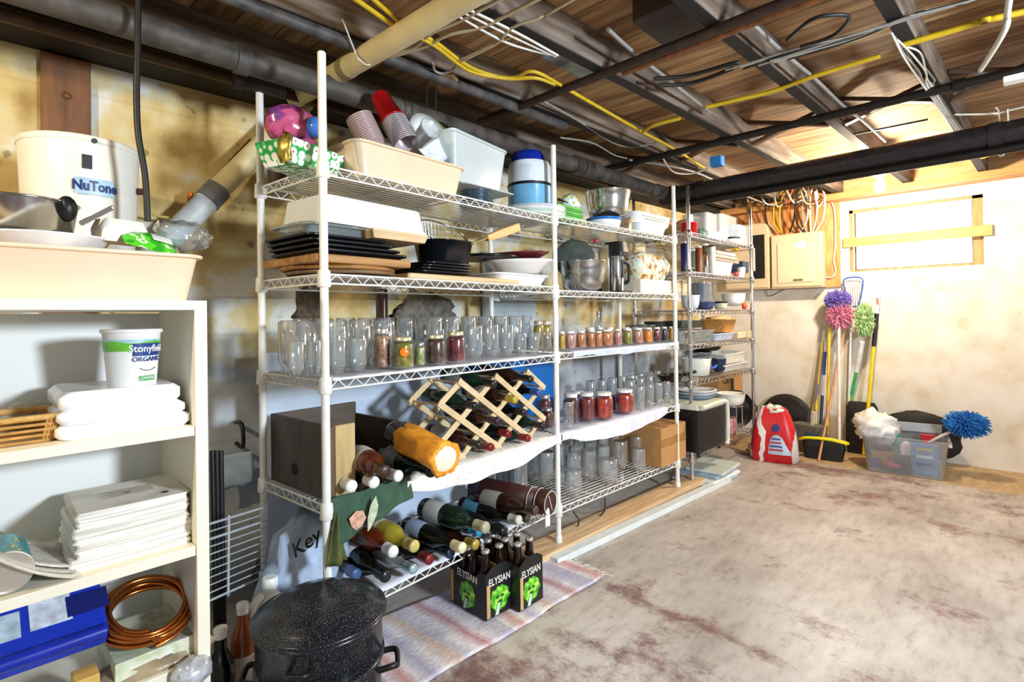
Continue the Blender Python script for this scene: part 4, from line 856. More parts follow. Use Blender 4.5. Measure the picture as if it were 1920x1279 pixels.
for k in range(4):
    tray('baking_sheet', 'black baking sheet in the left pile, %s from the bottom' % ['first', 'second', 'third', 'fourth'][k], 'baking sheet', U1.at(U1.s(690-3*k, 490, .03)-.008*k, .195+.006*k, z+.062+.0165*k, .02*(k % 2)), .33-.015*k, .31-.01*k, .02, C('#1b1c20', .35, .4), .02, .012, .9)
zz_ = z+.132
ub('wooden_tray', 'shallow wooden box tray under the white bin', 700, 803, 455, .02, .2, zz_, .03, WDK[3], .004, 0, 'tray', 'tray', .001)
s = U1.s(672, 430, .05)
t = tub_bin('casserole', 'clear glass baking dish with lid under the white bin', 'dish', U1.at(s-.045, .19, zz_+.0), .24, .22, .034, thin('#e7f0ee', .2), .9, .02, .03)
zt_ = U1.z(690, 378, .1); h_ = U1.z(735, 378, .03)-(zz_+.036)
solo('white_bin', 'white plastic bin turned upside down on the baking dishes', 'bin', MB().loft([(.46, .27, .03, 0), (.46, .27, .03, .014), (.445, .255, .03, .015), (.425, .235, .03, h_-.004), (.41, .22, .025, h_)], smooth=False), C('#e9ebee', .3, 0, .04, 6), U1.at(.25, .2, zz_+.036, .05), bevel=.002)
# right half of the shelf
ub('cutting_board', 'wooden cutting board at the bottom of the right pile', 768, 975, 523, .01, .3, z, .02, WDK[3], .012)
M, w = place(U1, 920, 1036, 525, .012, .22, z)
tray('baking_dish', 'white rectangular ceramic baking dish at the right end of the pan shelf', 'dish', U1.at(U1.s(985, 525, .02), .13, z+.0), w*.8, .22, .05, C('#eef0f2', .2), .03, .012, .85)
for k in range(4):
    tray('baking_sheet', 'dark blue-black tray in the middle pile, %s from the bottom' % ORD[k], 'baking sheet', U1.at(U1.s(838+4*k, 505, .03), .18, z+.022+.012*k, .03*(k % 2)), .25-.012*k, .3-.01*k, .015, C('#15181f', .3, .4), .02, .01, .9)
M, r = rplace(U1, 778, 884, 470, .16, z+.072)
t = thing('roasting_pan', 'deep black enamel roasting pan in the middle of the pan shelf', 'pan', M)
h_ = U1.z(830, 447, .05)-(z+.072)
mk('body', MB().loft([(.2, .17, .07, 0), (.23, .2, .08, h_), (.245, .215, .085, h_), (.245, .215, .085, h_+.004), (.22, .19, .08, h_+.004), (.19, .16, .07, .004)], smooth=True), C('#14161c', .18), t)
t = thing('strainer_basket', 'wire mesh frying basket standing in the black roasting pan', 'basket', M @ Matrix.Translation((-.005, 0, h_*.4)) @ Matrix.Rotation(.0, 4, 'Z'))
mb = MB(); hb2 = U1.z(800, 414, .08)-(z+.072+h_*.4)
for i in range(40):
    a_ = 2*PI*i/40; mb.tube([(.085*math.cos(a_), .07*math.sin(a_), 0), (.108*math.cos(a_), .088*math.sin(a_), hb2*(.8-.35*math.cos(a_)))], .0012, 4)
for k in range(6): mb.tube([(q[0]*(.085+.023*k/5), q[1]*(.07+.018*k/5), hb2*k/5*(.8-.35*q[0])) for q in circle(1, 28)], .001, 4, True)
mk('mesh', mb, STEEL, t); mk('rim', MB().tube([(q[0]*.11, q[1]*.09, hb2*(.8-.35*q[0])) for q in circle(1, 40)], .0035, 6, True), STEEL, t)
p = tubpt(882, 458, .06); q = tubpt(970, 426, .02)
M, h = span(p, q); t = thing('spatula', 'wooden handled spatula lying across the black roasting pan', 'spatula', M)
mk('blade', MB().poly([(-.006, 0), (.006, 0), (.012, h*.36), (-.012, h*.36)], .003), C('#b79a5a', .4), t, Matrix.Rotation(PI/2, 4, 'X')); mk('handle', MB().loft([(.026, .026, .004, h*.33), (.036, .036, .006, h*.6), (.036, .036, .006, h)]), wood('#d9a96b', '#edc58d', (8, 8, 1)), t)
zz2 = z+.075
disc('flat_cover', 'flat black lid resting on the middle trays', 'lid', U1.at(U1.s(920, 472, .14), .17, zz2+.045), .15, .012, C('#131418', .3, .2))
t = plate('platter', 'dark red rimmed plate under the black lid at the right', 'platter', U1.at(U1.s(975, 480, .13), .14, zz2+.052) @ Matrix.Rotation(-.06, 4, 'Y'), .15, C('#5d1f22', .3, 0, .2), .03)
s, r = U1.circ(905, 1046, 492, .13)
solo('serving_bowl', 'wide white oval serving bowl resting on the white baking dish', 'bowl', MB().lathe([(r*.55, 0), (r*.62, .004), (r*.92, .05), (r*1.04, .06), (r*1.05, .065), (r*.92, .06), (r*.55, .01)], 48), C('#efece6', .22, 0, .03), U1.at(U1.s(975, 495, .11), .12, z+.056) @ Matrix.Rotation(-.05, 4, 'Y') @ Matrix.Diagonal((1, .8, 1, 1)))
solo('tumbler', 'blue glass tumbler standing at the back of the pan shelf', 'tumbler', MB().lathe([(.022, 0), (.028, .09), (.026, .09), (.02, .006)], 20), thin('#8cc7ea', .3), U1.at(U1.s(955, 450, .3), .31, z+.06))
solo('tumbler', 'clear tumbler beside the blue one at the back of the pan shelf', 'tumbler', MB().lathe([(.022, 0), (.028, .09), (.026, .09), (.02, .006)], 20), thin('#eef5f7', .25), U1.at(U1.s(918, 460, .3), .31, z+.06))
# ================================================================== JARS
def jar_prof(r, h): return [(r*.9, 0), (r, .006), (r, h*.74), (r*.93, h*.82), (r*.76, h*.875), (r*.76, h*.985), (r*.71, h*.985), (r*.71, h*.88), (r*.88, h*.81)]
def jar_glass(r, h): return MB().lathe(jar_prof(r, h), 24, True, False)
def jar_upside(r, h): return MB().lathe([(rr_, h-zz_) for rr_, zz_ in jar_prof(r, h)][::-1][2:], 24, False, True)
GLS = [thin('#fcfefe', .12, .04, 1.8), thin('#f6fbfd', .16, .04, 1.9)]
GLF = thin('#ffffff', .015, .05, .9)
_proto = {}
def empty_jar(label, M, r, h, group):
    k = ('e', round(r, 3), round(h, 3))
    if k not in _proto: _proto[k] = solo('glass_jar', label, 'jar', jar_upside(r, h), GLS[len(_proto) % 2], M, group); return _proto[k]
    return dup(_proto[k], M, label, group)
LIDG, LIDW, LIDS = C('#d8cda8', .28, .5), C('#ecebe6', .35, .1), C('#c9cbcd', .25, .8)
def full_jar(label, M, r, h, cont, lid, group, fill=.84):
    t = thing('canning_jar', label, 'jar', M, group)
    mk('contents', MB().lathe([(r*.86, .005), (r*.95, .012), (r*.95, h*.73), (r*.86, h*.81), (r*.72, h*fill), (.001, h*fill)], 22), cont, t)
    mk('glass', jar_glass(r, h), GLF, t)
    mk('lid', MB().lathe([(r*.82, h*.885), (r*.82, h*.99), (r*.78, h*1.004), (r*.4, h*1.0), (.001, h*1.0)], 26, False, False), lid, t); return t
def food(a, b_, sc=60, hl=None):
    k = ('food', a, b_, sc, hl)
    if k in _M: return _M[k]
    m, nt, b = newmat('preserves'); no = noisefac(nt, sc, 3); st = [(.35, a), (.6, b_)] + ([(.72, hl)] if hl else [])
    rp = ramp(nt, no.outputs[0], st); nt.links.new(rp.outputs[0], b.inputs['Base Color']); b.inputs['Roughness'].default_value = .25; _M[k] = m; return m
# rack one, third shelf
z = Z1[2]+.012
cnt = [0]
def jrow(Fr, spans, py, d, z, h, where, group, up=True):
    for i, (a, b_) in enumerate(spans):
        s, r = Fr.circ(a, b_, py, d); r = min(r, .066)
        empty_jar('upside-down clear jar, %s from left, %s' % (ORD[i], where), Fr.at(s, d, z), r*.97, h if not callable(h) else h(a, b_), group)
G3 = 'clear jars on the pickle shelf'
H3 = U1.z(570, 640, .12)-z
jrow(U1, [(538, 572), (573, 604), (616, 650), (652, 690)], 660, .08, z, .11, 'front row, left half of pickle shelf', G3)
jrow(U1, [(518, 602), (608, 652), (654, 698), (700, 738)], 650, .2, z, .172, 'second row, left half of pickle shelf', G3)
jrow(U1, [(548, 586), (590, 626), (630, 668), (670, 706), (708, 742), (744, 776), (778, 808), (812, 842)], 640, .32, z, .178, 'rear row of pickle shelf', G3)
jrow(U1, [(876, 906), (908, 936), (938, 964)], 655, .08, z, .14, 'front row right of the beet jar', G3)
jrow(U1, [(966, 988), (990, 1012), (1013, 1034)], 650, .06, z, .1, 'small ones beside the right post', G3)
jrow(U1, [(800, 830), (832, 862), (864, 894), (896, 924), (926, 952), (954, 980)], 640, .19, z, .178, 'second row right of the pickles', G3)
jrow(U1, [(868, 896), (898, 924), (926, 950), (952, 975), (977, 998)], 630, .3, z, .178, 'third row right of the pickles', G3)
PICK = food('#4f4a08', '#86821a', 45, '#b9ad4a')
for (a, b_, top, cont, lid, lab, d) in ((734, 776, 632, PICK, LIDG, 'quart jar of green pickles with an orange slice near the front post', .035), (776, 797, 643, food('#6d7a3a', '#a9b06a', 90, '#d8d8a8'), LIDS, 'narrow jar of green relish beside the orange-slice pickles', .04),
        (797, 836, 628, food('#26140d', '#563224', 50), LIDG, 'jar of brown preserves between green relish and red beets', .045), (836, 873, 622, food('#3d0714', '#74122a', 30), LIDG, 'jar of dark red beets on the pickle shelf', .05), (700, 732, 616, food('#7a4a2a', '#b08a6a', 60, '#dcd2c8'), LIDS, 'tall jar of brown spice standing behind the orange-slice pickles', .1)):
    s, r = U1.circ(a, b_, 670, d); hh_ = U1.z((a+b_)/2, top, d)-z
    j = full_jar(lab, U1.at(s, d, z, -.6), r, hh_, cont, lid, 'filled jars on the pickle shelf')
    if a == 734: mk('fruit_slice', MB().lathe([(.001, 0), (.014, 0), (.016, .002), (.014, .004), (.001, .004)], 16), C('#ee7d12', .3, 0, .2, 50), j, R_(.05) @ Matrix.Translation((0, -r*1.0, hh_*.52)) @ Matrix.Rotation(PI/2, 4, 'X'))
for k, (a, b_) in enumerate(((1004, 1020), (1016, 1036))):
    s, r = U1.circ(a-4, b_, 640, .2); full_jar('jar of yellow beans, %s of two left of the shared post' % ['left', 'right'][k], U1.at(s, .2, z), r, .15, food('#7d6a14', '#b09a2a', 30), LIDG, 'filled jars on the pickle shelf')
# rack two, third shelf: small filled jars in two rows
z = Z2[2]+.012; PCH = food('#b0642e', '#d8925c', 30, '#f0c79a'); PNK = food('#b06f66', '#d9a292', 30); OLV = food('#6b6a1c', '#9c9a34', 40); ORG_ = food('#e07d10', '#f5a526', 20); DRD = food('#4a0d18', '#7c1a28', 50, '#d8d0d0'); DPR = food('#1f1420', '#3a2436', 40); GLD = food('#b0871a', '#d9b23a', 20)
row = [(1048, 1060, GLD, 'golden jelly'), (1060, 1079, PNK, 'pale pink fruit'), (1080, 1099, PCH, 'peach halves'), (1100, 1117, PCH, 'peach slices'), (1126, 1149, PCH, 'apricots'), (1150, 1167, PNK, 'pink sauce'), (1168, 1186, OLV, 'olive pickles'), (1187, 1206, PNK, 'rosy apple sauce'), (1207, 1224, ORG_, 'bright orange carrots'), (1225, 1239, DRD, 'dark red berries'), (1240, 1252, DPR, 'purple grape jelly'), (1253, 1262, GLD, 'pale yellow honey')]
for k, (a, b_, c, lab) in enumerate(row):
    s, r = U2.circ(a, b_, 650, .06); hh_ = U2.z((a+b_)/2, [622, 622, 620, 618, 619, 626, 617, 623, 617, 623, 622, 620][k], .06)-z
    full_jar('jar of %s, %s from left in front row above blue bin' % (lab, ORD[k]), U2.at(s, .06, z), r*.98, max(hh_, .09), c, LIDW, 'canned fruit jars above the blue bin')
for k, (a, b_, c, lab) in enumerate(((1096, 1116, PCH, 'peaches'), (1117, 1132, OLV, 'beans'), (1134, 1152, PCH, 'pears'), (1164, 1182, OLV, 'pickles'), (1184, 1200, GLD, 'corn'), (1202, 1220, ORG_, 'carrots'))):
    s, r = U2.circ(a, b_, 640, .17); full_jar('jar of %s in rear row of canned fruit, %s from left' % (lab, ORD[k]), U2.at(s, .17, z), r, U2.z((a+b_)/2, 614, .17)-z, c, LIDW, 'canned fruit jars above the blue bin')
s, r = U2.circ(1115, 1128, 650, .04); full_jar('small jar of marmalade with a white cap in front of the canned fruit', U2.at(s, .035, z), r, .085, PCH, LIDW, 'canned fruit jars above the blue bin')
bottle('small clear vinegar bottle standing behind the canned fruit', U2.at(U2.s(1122, 620, .26), .26, z), .19, .024, thin('#dfe9ea', .2), None, LIDS)
# rack two, fourth shelf: red sauce jars and clear jars
z = Z2[1]+.014; RED = food('#7d0f06', '#b52a0e', 40, '#d65426'); MAR = food('#33060b', '#5c1013', 30); RD2 = food('#560c08', '#86190d', 40)
for k, (a, b_, top, d, c, lab) in enumerate(((1055, 1086, 738, .12, MAR, 'dark beet jar just right of the shared post'), (1084, 1116, 736, .09, RD2, 'dark red sauce jar second from the shared post'), (1113, 1150, 735, .05, RED, 'big jar of chunky tomato sauce, foremost of the red jars'), (1138, 1160, 738, .15, MAR, 'dark red jar behind the foremost tomato sauce'), (1152, 1190, 730, .07, RED, 'jar of orange-red tomato sauce at the right end of the red jars'), (1070, 1098, 733, .24, MAR, 'dark jar in the second row behind the red sauce jars'))):
    s, r = U2.circ(a, b_, 760, d); full_jar(lab, U2.at(s, d, z), r*.98, U2.z((a+b_)/2, top, d)-z, c, LIDW, 'red sauce jars on the sheet covered shelf')
for k, (a, b_, top, d, lab) in enumerate(((1008, 1034, 740, .17, 'dark beet jar partly hidden by the wine rack end'), (1012, 1038, 765, .1, 'dark purple jar low behind the wine rack end'))):
    s, r = U1.circ(a, b_, 770, d); full_jar(lab, U1.at(s, d, Z1[1]+.014), r, U1.z((a+b_)/2, top, d)-Z1[1]-.014, MAR, LIDS, 'red sauce jars on the sheet covered shelf')
s, r = U2.circ(1056, 1076, 790, .04); empty_jar('clear upside-down jar in front of the dark beet jar', U2.at(s, .04, z), r, .12, 'clear jars beside the red sauce')
G4 = 'clear jars beside the red sauce'
jrow(U2, [(1192, 1210), (1211, 1227), (1228, 1243), (1244, 1258)], 760, .06, z, .135, 'front row right of tomato sauce', G4)
jrow(U2, [(1172, 1192), (1194, 1210), (1212, 1227), (1229, 1243), (1245, 1258)], 745, .16, z, .16, 'second row right of tomato sauce', G4)
jrow(U2, [(1098, 1118), (1120, 1138), (1140, 1158), (1160, 1176), (1178, 1193), (1195, 1209), (1211, 1225), (1227, 1240)], 735, .27, z, .165, 'rear row behind the red jars', G4)
# rack two, lowest shelf: clear jars and boxes
z = Z2[0]+.005; G5 = 'clear jars on the lowest shelf'
jrow(U2, [(1058, 1092), (1122, 1160), (1186, 1212)], 890, .05, z, .13, 'front row by the cardboard boxes', G5)
jrow(U2, [(1060, 1090), (1090, 1118), (1118, 1144), (1150, 1178), (1182, 1206)], 870, .15, z, .165, 'second row by the cardboard boxes', G5)
jrow(U2, [(1066, 1092), (1094, 1118), (1120, 1142), (1144, 1164), (1166, 1186)], 860, .26, z, .165, 'third row by the cardboard boxes', G5)
jrow(U2, [(1074, 1098), (1100, 1122), (1124, 1144), (1146, 1164), (1166, 1182)], 850, .36, z, .165, 'rearmost row by the cardboard boxes', G5)
jrow(U1, [(962, 990), (1008, 1040)], 890, .22, Z1[0]+.01, .17, 'just behind the brown gift tube', G5)
jrow(U1, [(985, 1012), (1016, 1040)], 880, .33, Z1[0]+.01, .17, 'far behind the brown gift tube', G5)
crd = C('#b98a55', .7, 0, .08, 10)
for k, (a, b_, top, lab) in enumerate(((1236, 1262, 803, 'tan cardboard box left of the two on the lowest shelf'), (1264, 1292, 795, 'tan cardboard box at the right end of the lowest shelf'))):
    M, w = place(U2, a, b_, 850, -.03, .4, z, .0); h_ = U2.z((a+b_)/2, top, -.03)-z
    if k == 0: M, w = place(U2, 1240, 1262, 850, -.02, .36, z); 
    t = solo('cardboard_box', lab, 'box', MB().box(0, 0, 0, w, .36, h_), crd, M, bevel=.002); mk('packing_tape', MB().box(0, -.1805, h_*.5, w*1.001, .001, .05).box(0, 0, h_, .05, .361, .0006), C('#a1743f', .3), t)
# ================================================================== RACK ONE, FOURTH SHELF: crate, wine rack, bottles
z = Z1[1]+.003
t = thing('wooden_crate', 'old wooden crate with dark plywood sides and tan edges at the shelf end', 'crate', U1.at(.02, .21, z))
plyd = wood('#2f2a22', '#544a3b', (4, 4, 1)); edg = wood('#a8905a', '#cdb27c', (8, 8, 1))
hcr = U1.z(640, 795, .03)-z
mk('side_panel', MB().box(.006, 0, 0, .012, .37, hcr), plyd, t); mk('side_panel', MB().box(.34, 0, 0, .012, .37, hcr*.8), plyd, t); mk('back_panel', MB().box(.173, .18, 0, .33, .012, hcr), wood('#4a4036', '#6b5c4d', (1, 6, 6)), t); mk('bottom', MB().box(.173, 0, 0, .33, .37, .01), plyd, t)
mk('edge_strip', MB().box(.055, -.19, 0, .07, .014, hcr), edg, t, bevel=.002); mk('edge_strip', MB().box(.012, -.188, 0, .014, .012, hcr), C('#5d4a34', .6), t)
mk('stain_print', MB().lathe([(.02, 0), (.02, .001)], 12), C('#14110d', .8), t, Matrix.Translation((-.0005, .02, hcr*.28)) @ Matrix.Rotation(-PI/2, 4, 'Y'))
FRONT = Vector((-U1.n.x, -U1.n.y, 0))
def tipb(px, py, zz): return on_z(px, py, zz)
def lying(label, px, py, zz, h=.3, r=.038, glass=GBLK, lab=None, cap=None, yaw=0, tilt=0, group=None, **kw):
    d = Matrix.Rotation(yaw, 3, 'Z') @ FRONT; d = Vector((d.x, d.y, tilt)); return bottle(label, aim(on_z(px, py, zz), d, h), h, r, glass, lab, cap, group, **kw)
BG = 'wine bottles lying on the lowest shelf'
CG = 'bottles lying in the wooden crate'
lying('dark wine bottle with white capsule low in the crate, left', 660, 912, z+.05, cap=WHITE, group=CG, yaw=-.1)
lying('amber bottle with brown base lying on top in the crate', 722, 885, z+.1, .24, .04, GAMB, LWH, C('#3a2418', .4), yaw=-.25, group=CG)
lying('dark wine bottle with white cap under the amber one in the crate', 702, 905, z+.05, cap=WHITE, group=CG, yaw=-.12)
lying('dark bottle with white capsule at the right of the crate', 748, 893, z+.05, cap=WHITE, lab=LGR, group=CG, yaw=.05)
lying('dark green champagne bottle with silver ring lying beside the tissue wrapped bottle', 810, 884, z+.05, .3, .043, GGRN, LGR, C('#141619', .3, .3), yaw=-.12)
# bottle wrapped in yellow tissue
d = Vector((FRONT.x, FRONT.y, 0)); d = Matrix.Rotation(-.12, 3, 'Z') @ d; tip = on_z(838, 862, z+.11)
t = thing('wrapped_bottle', 'bottle wrapped in yellow-orange tissue paper lying at the front', 'bottle', aim(tip, (d.x, d.y, -.12), .32))
ym = C('#e79a24', .45, 0, .25, 24, bmp=.4); mb = MB(); R__ = []
for i, (rr_, zz_) in enumerate(((.05, .07), (.053, .12), (.05, .2), (.047, .26), (.058, .31), (.05, .318), (.01, .3))):
    R__.append([(rr_*(1+.09*math.sin(5*a_+i)+.05*math.sin(11*a_+2*i))*math.cos(a_), rr_*(1+.09*math.sin(5*a_+i)+.05*math.sin(11*a_+2*i))*math.sin(a_), zz_) for a_ in [2*PI*q/40 for q in range(40)]])
mk('tissue_wrap', MB().rings(R__, True, True), ym, t); mk('bottle_base', MB().lathe([(.03, .0), (.045, 0), (.047, .01), (.047, .12)], 26), C('#3a332a', .1, 0, .3), t)
mk('open_end', MB().lathe([(.044, .312), (.03, .322), (.001, .318)], 20), C('#f4e6c8', .5), t)
# folding wooden wine rack
Fw = Frame(U1.xy(0, .05), (U1.e.x, U1.e.y))
SL = wood('#cdb285', '#e8d3aa', (8, 8, 1))
cw, ch = .215, .148
t = thing('wine_rack', 'folding lattice wine rack of pale wooden slats holding bottles', 'wine rack', U1.at(.512, .06, z+.006))
def nd(ix, iz, y): return Vector((ix*cw/2, y, iz*ch/2))
for layer, y in enumerate((0, .17)):
    for a, b_ in (((1, 0), (5, 4)), ((3, 0), (6, 3)), ((5, 0), (6, 1)), ((0, 1), (3, 4)), ((0, 3), (1, 4)), ((5, 0), (1, 4)), ((3, 0), (0, 3)), ((1, 0), (0, 1)), ((6, 1), (3, 4)), ((6, 3), (5, 4))):
        off = 0 if b_[0] > a[0] else -.0085
        p, q = nd(*a, y+off), nd(*b_, y+off); ext = (q-p).normalized()*.016
        M, h = span(p-ext, q+ext); mk('slat', MB().box(0, 0, 0, .008, .025, h) if abs((M.to_3x3() @ Vector((1, 0, 0))).y) > .5 else MB().box(0, 0, 0, .025, .008, h), SL, t, M, bevel=.0015)
for ix in range(7):
    for iz in range(5):
        if (ix+iz) % 2: mk('dowel', MB().tube([nd(ix, iz, -.014), nd(ix, iz, .176)], .0045, 7), SL, t)
WG = 'wine bottles in the lattice rack'
rk = [(2, 0, '#7d1118', 'red', 'resting on the sheet'), (4, 0, '#8a1a20', 'dark red', 'resting on the sheet'), (1, 1, '#20181a', 'black', 'low in'), (3, 1, '#7d1118', 'red', 'low in'), (5, 1, '#20181a', 'black', 'low in'), (2, 2, '#241b2c', 'purple-black', 'at mid height in'), (4, 2, '#1b1b1d', 'black', 'at mid height in'), (1, 3, '#15161a', 'black', 'high in'), (3, 3, '#b9a23a', 'gold', 'high in'), (5, 3, '#2c4f9a', 'blue', 'high in'), (2, 4, '#15161a', 'black', 'on top of'), (4, 4, '#131417', 'black', 'on top of')]
for k, (i, j, cc, nm, where) in enumerate(rk):
    p = t.matrix_world @ nd(i, j, -.07-.02*(k % 3)) + Vector((0, 0, .028 if j == 0 else -.012))
    d = Vector((FRONT.x, FRONT.y, -.06 if j else 0))
    bottle('wine bottle with %s capsule %s lattice rack, %s bay from left' % (nm, where, ORD[i//2]), aim(p, d, .29), .29, .034, [GBLK, GGRN, GBRN][k % 3], [LWH, None, LGR, None][k % 4], C(cc, .35, .1), WG)
# green cloth hanging from crate, with leaf print
c0, c1 = on_x(660, 960, -1.505), on_x(760, 910, -1.505)
def clothf(u, v):
    s = U1.s(618, 960, 0)+(U1.s(768, 910, 0)-U1.s(618, 960, 0))*u
    return (s, -.012-.02*v*(1-u)+.008*math.sin(u*14+v*3), z+.02-.14*v*(1-.45*u)-.0)
cl = solo('green_cloth', 'dark green leaf printed cloth draped over the shelf edge below the crate', 'cloth', MB().sheet(clothf, 30, 14), C('#35543f', .8, 0, .3, 20), U1.at(0, 0, 0), solid=.002)
mk('leaf_print', MB().poly([(.0, .05), (.018, .02), (.02, -.01), (.008, -.05), (0, -.06), (-.012, -.02), (-.012, .02)], .0015), C('#b9c2a2', .8, 0, .3, 50), cl, Matrix.Translation((U1.s(685, 950, 0), -.036, z-.05)) @ Matrix.Rotation(PI/2, 4, 'X') @ Matrix.Rotation(-.3, 4, 'Z'))
mk('flower_print', MB().poly([(.03*math.cos(q*.9)*(1+.3*math.sin(3*q)), .03*math.sin(q*.9)) for q in range(7)], .0015), C('#c99e86', .8, 0, .4, 50), cl, Matrix.Translation((U1.s(658, 965, 0), -.036, z-.06)) @ Matrix.Rotation(PI/2, 4, 'X'))
def cl2(u, v):
    p = U1.s(597, 1000, 0)+(U1.s(640, 1000, 0)-U1.s(597, 1000, 0))*(.5+(u-.5)*v)+.004
    return (p, -.03+.012*math.sin(u*9), z-.02-.155*v)
solo('green_cloth', 'olive cloth corner hanging in front of the front post', 'cloth', MB().sheet(cl2, 12, 10), C('#59602f', .8, 0, .25, 20), U1.at(0, 0, 0), solid=.002)
# ================================================================== RACK ONE, LOWEST SHELF
z = Z1[0]+.012; zl = z+.04
L_ = [  # px, py, z, h, r, glass, lab, cap, yaw, label
 (724, 1082, zl, .3, .039, GBLK, LWH, C('#2a2c30', .3, .3), -.1, 'dark bottle with white label and black cap, lowest at the left front'),
 (668, 1078, zl, .3, .039, GBLK, C('#a9bfd9', .5), C('#3d5a8c', .4), -.12, 'dark bottle with pale blue label at the left end behind the post'),
 (738, 1035, zl+.062, .3, .04, GAMB, C('#7a3a2a', .6), WHITE, -.1, 'amber red bottle with white cap lying on top at the left'),
 (752, 1050, zl, .29, .038, GBLK, LWH, C('#20242a', .3, .3), -.08, 'dark bottle with pale label under the amber red one'),
 (778, 1025, zl+.06, .3, .042, GYEL, C('#cfc9b0', .6), C('#c9b96a', .4), -.05, 'yellow-green bottle with cream label lying on top'),
 (776, 1068, zl-.005, .28, .034, thin('#cfd8dc', .2), None, C('#a9c3cc', .3, .4), -.04, 'clear glass bottle with pale cap at the front edge'),
 (806, 1050, zl, .3, .037, GBLK, LWH, C('#7a1f24', .4), -.05, 'dark bottle with dark red capsule at the front edge'),
 (846, 1038, zl, .31, .039, GBLK, LGR, C('#1d2a4a', .4), 0, 'dark bottle with navy capsule and grey label in the middle'),
 (868, 1028, zl+.03, .31, .038, GBLK, C('#9fb2cf', .5), C('#e3dab2', .4), .0, 'dark bottle with long cream capsule beside the beer carrier'),
 (893, 1022, zl, .31, .038, GBRN, LWH, C('#b9a24a', .35, .3), .02, 'dark brown bottle with gold foil neck behind the beer bottles'),
 (912, 990, zl+.075, .33, .043, GGRN, C('#c7c9c4', .6), C('#a5a58a', .35), .03, 'dark green bottle with patterned foil lying on top in the middle'),
 (900, 997, zl+.01, .31, .038, GBLK, None, C('#39a0cf', .35), .05, 'dark bottle with bright blue capsule tip in the middle'),
 (946, 997, zl, .31, .038, GBLK, None, C('#12161a', .3), .03, 'dark bottle with black capsule just behind the front edge'),
 (974, 976, zl+.01, .31, .04, GBLK, LBL, C('#d5d7c4', .35), .06, 'dark bottle with blue label and pale foil toward the right'),
 (990, 972, zl, .31, .04, GBLK, None, C('#3a3028', .4), .07, 'dark bottle with brown capsule next to the pale foil one'),
]
for px, py, zz_, h, r, gl, lab, cap, yaw, lb in L_:
    kw = dict(lab_z=(.1, .36))
    lying(lb, px, py, zz_, h, r, gl, lab, cap, yaw, 0, BG, **kw)
lying('dark bottle with orange band and grey label beside the brown gift tube', 1005, 958, zl+.055, .3, .04, GBRN, C('#9a958c', .6), C('#4a3524', .4), .08, 0, BG)
# brown gift tube with cord and tag
p = on_z(1032, 944, zl+.03); d = Matrix.Rotation(.1, 3, 'Z') @ FRONT
t = thing('gift_tube', 'dark brown leather gift tube with white stitched end, lying at the right', 'gift tube', aim(p, (d.x, d.y, 0), .36)); brn = C('#3b1712', .5, 0, .2)
mk('tube_body', MB().lathe([(.052, 0), (.053, .003), (.053, .3), (.05, .3)], 36), brn, t); mk('tube_cap', MB().lathe([(.054, .302), (.055, .304), (.055, .356), (.052, .36)], 36), brn, t)
mk('stitching', MB().tube([(q[0]*.0555, q[1]*.0555, .31) for q in circle(1, 40)], .0016, 5, True).tube([(q[0]*.051, q[1]*.051, .361) for q in circle(1, 40)], .0018, 5, True).tube([(-.033, -.02, .361), (.03, .018, .361)], .002, 5), C('#e9e2d6', .5), t)
mk('cord', MB().tube([(q[0]*.0545, q[1]*.0545, .27) for q in circle(1, 30)], .002, 5, True), C('#d9d2c2', .6), t)
p = on_z(1018, 958, zl+.0)
solo('gift_tag', 'white rope knot and tag hanging from the brown gift tube', 'tag', MB().sphere((0, 0, 0), .018, 12, 8, (1, 1, 1), .5, 4).box(.01, 0, -.06, .004, .03, .05), C('#e5e3da', .6), T(p.x+.015, p.y, p.z-.0))
# ================================================================== FLOOR IN FRONT: rug and beer
rg, nt, b = newmat('striped_rug'); tc = N(nt, 'ShaderNodeTexCoord'); sp = N(nt, 'ShaderNodeSeparateXYZ'); nt.links.new(tc.outputs['Object'], sp.inputs[0])
wv = noisefac(nt, 5, 2); ma = N(nt, 'ShaderNodeMath', operation='MULTIPLY_ADD'); ma.inputs[1].default_value = .05; nt.links.new(wv.outputs[0], ma.inputs[0]); nt.links.new(sp.outputs[1], ma.inputs[2])
mm = N(nt, 'ShaderNodeMath', operation='DIVIDE'); mm.inputs[1].default_value = .46; nt.links.new(ma.outputs[0], mm.inputs[0]); fr_ = N(nt, 'ShaderNodeMath', operation='FRACT'); nt.links.new(mm.outputs[0], fr_.inputs[0])
rp = ramp(nt, fr_.outputs[0], [(0, '#ece8ea'), (.1, '#d9a5a2'), (.16, '#efe9ea'), (.26, '#bdbbd0'), (.35, '#f0ecec'), (.45, '#e3c9b6'), (.53, '#d2cfda'), (.63, '#efeaec'), (.72, '#c9959a'), (.79, '#ebe5ea'), (.9, '#c6c4d6')])
fn = noisefac(nt, 160, 2, (1, .25, 1)); cc = mixc(nt, .35, rp.outputs[0], ramp(nt, fn.outputs[0], [(.35, '#8f8a94'), (.65, '#ffffff')]).outputs[0], 'MULTIPLY'); nt.links.new(cc, b.inputs['Base Color']); b.inputs['Roughness'].default_value = .95; bump(nt, b, fn.outputs[0], .5, .004)
ra, rb, rc_, rd = Vector((-1.80, .25)), Vector((-1.335, .25)), on_z(1130, 1082, .01), on_z(1022, 1030, .01)
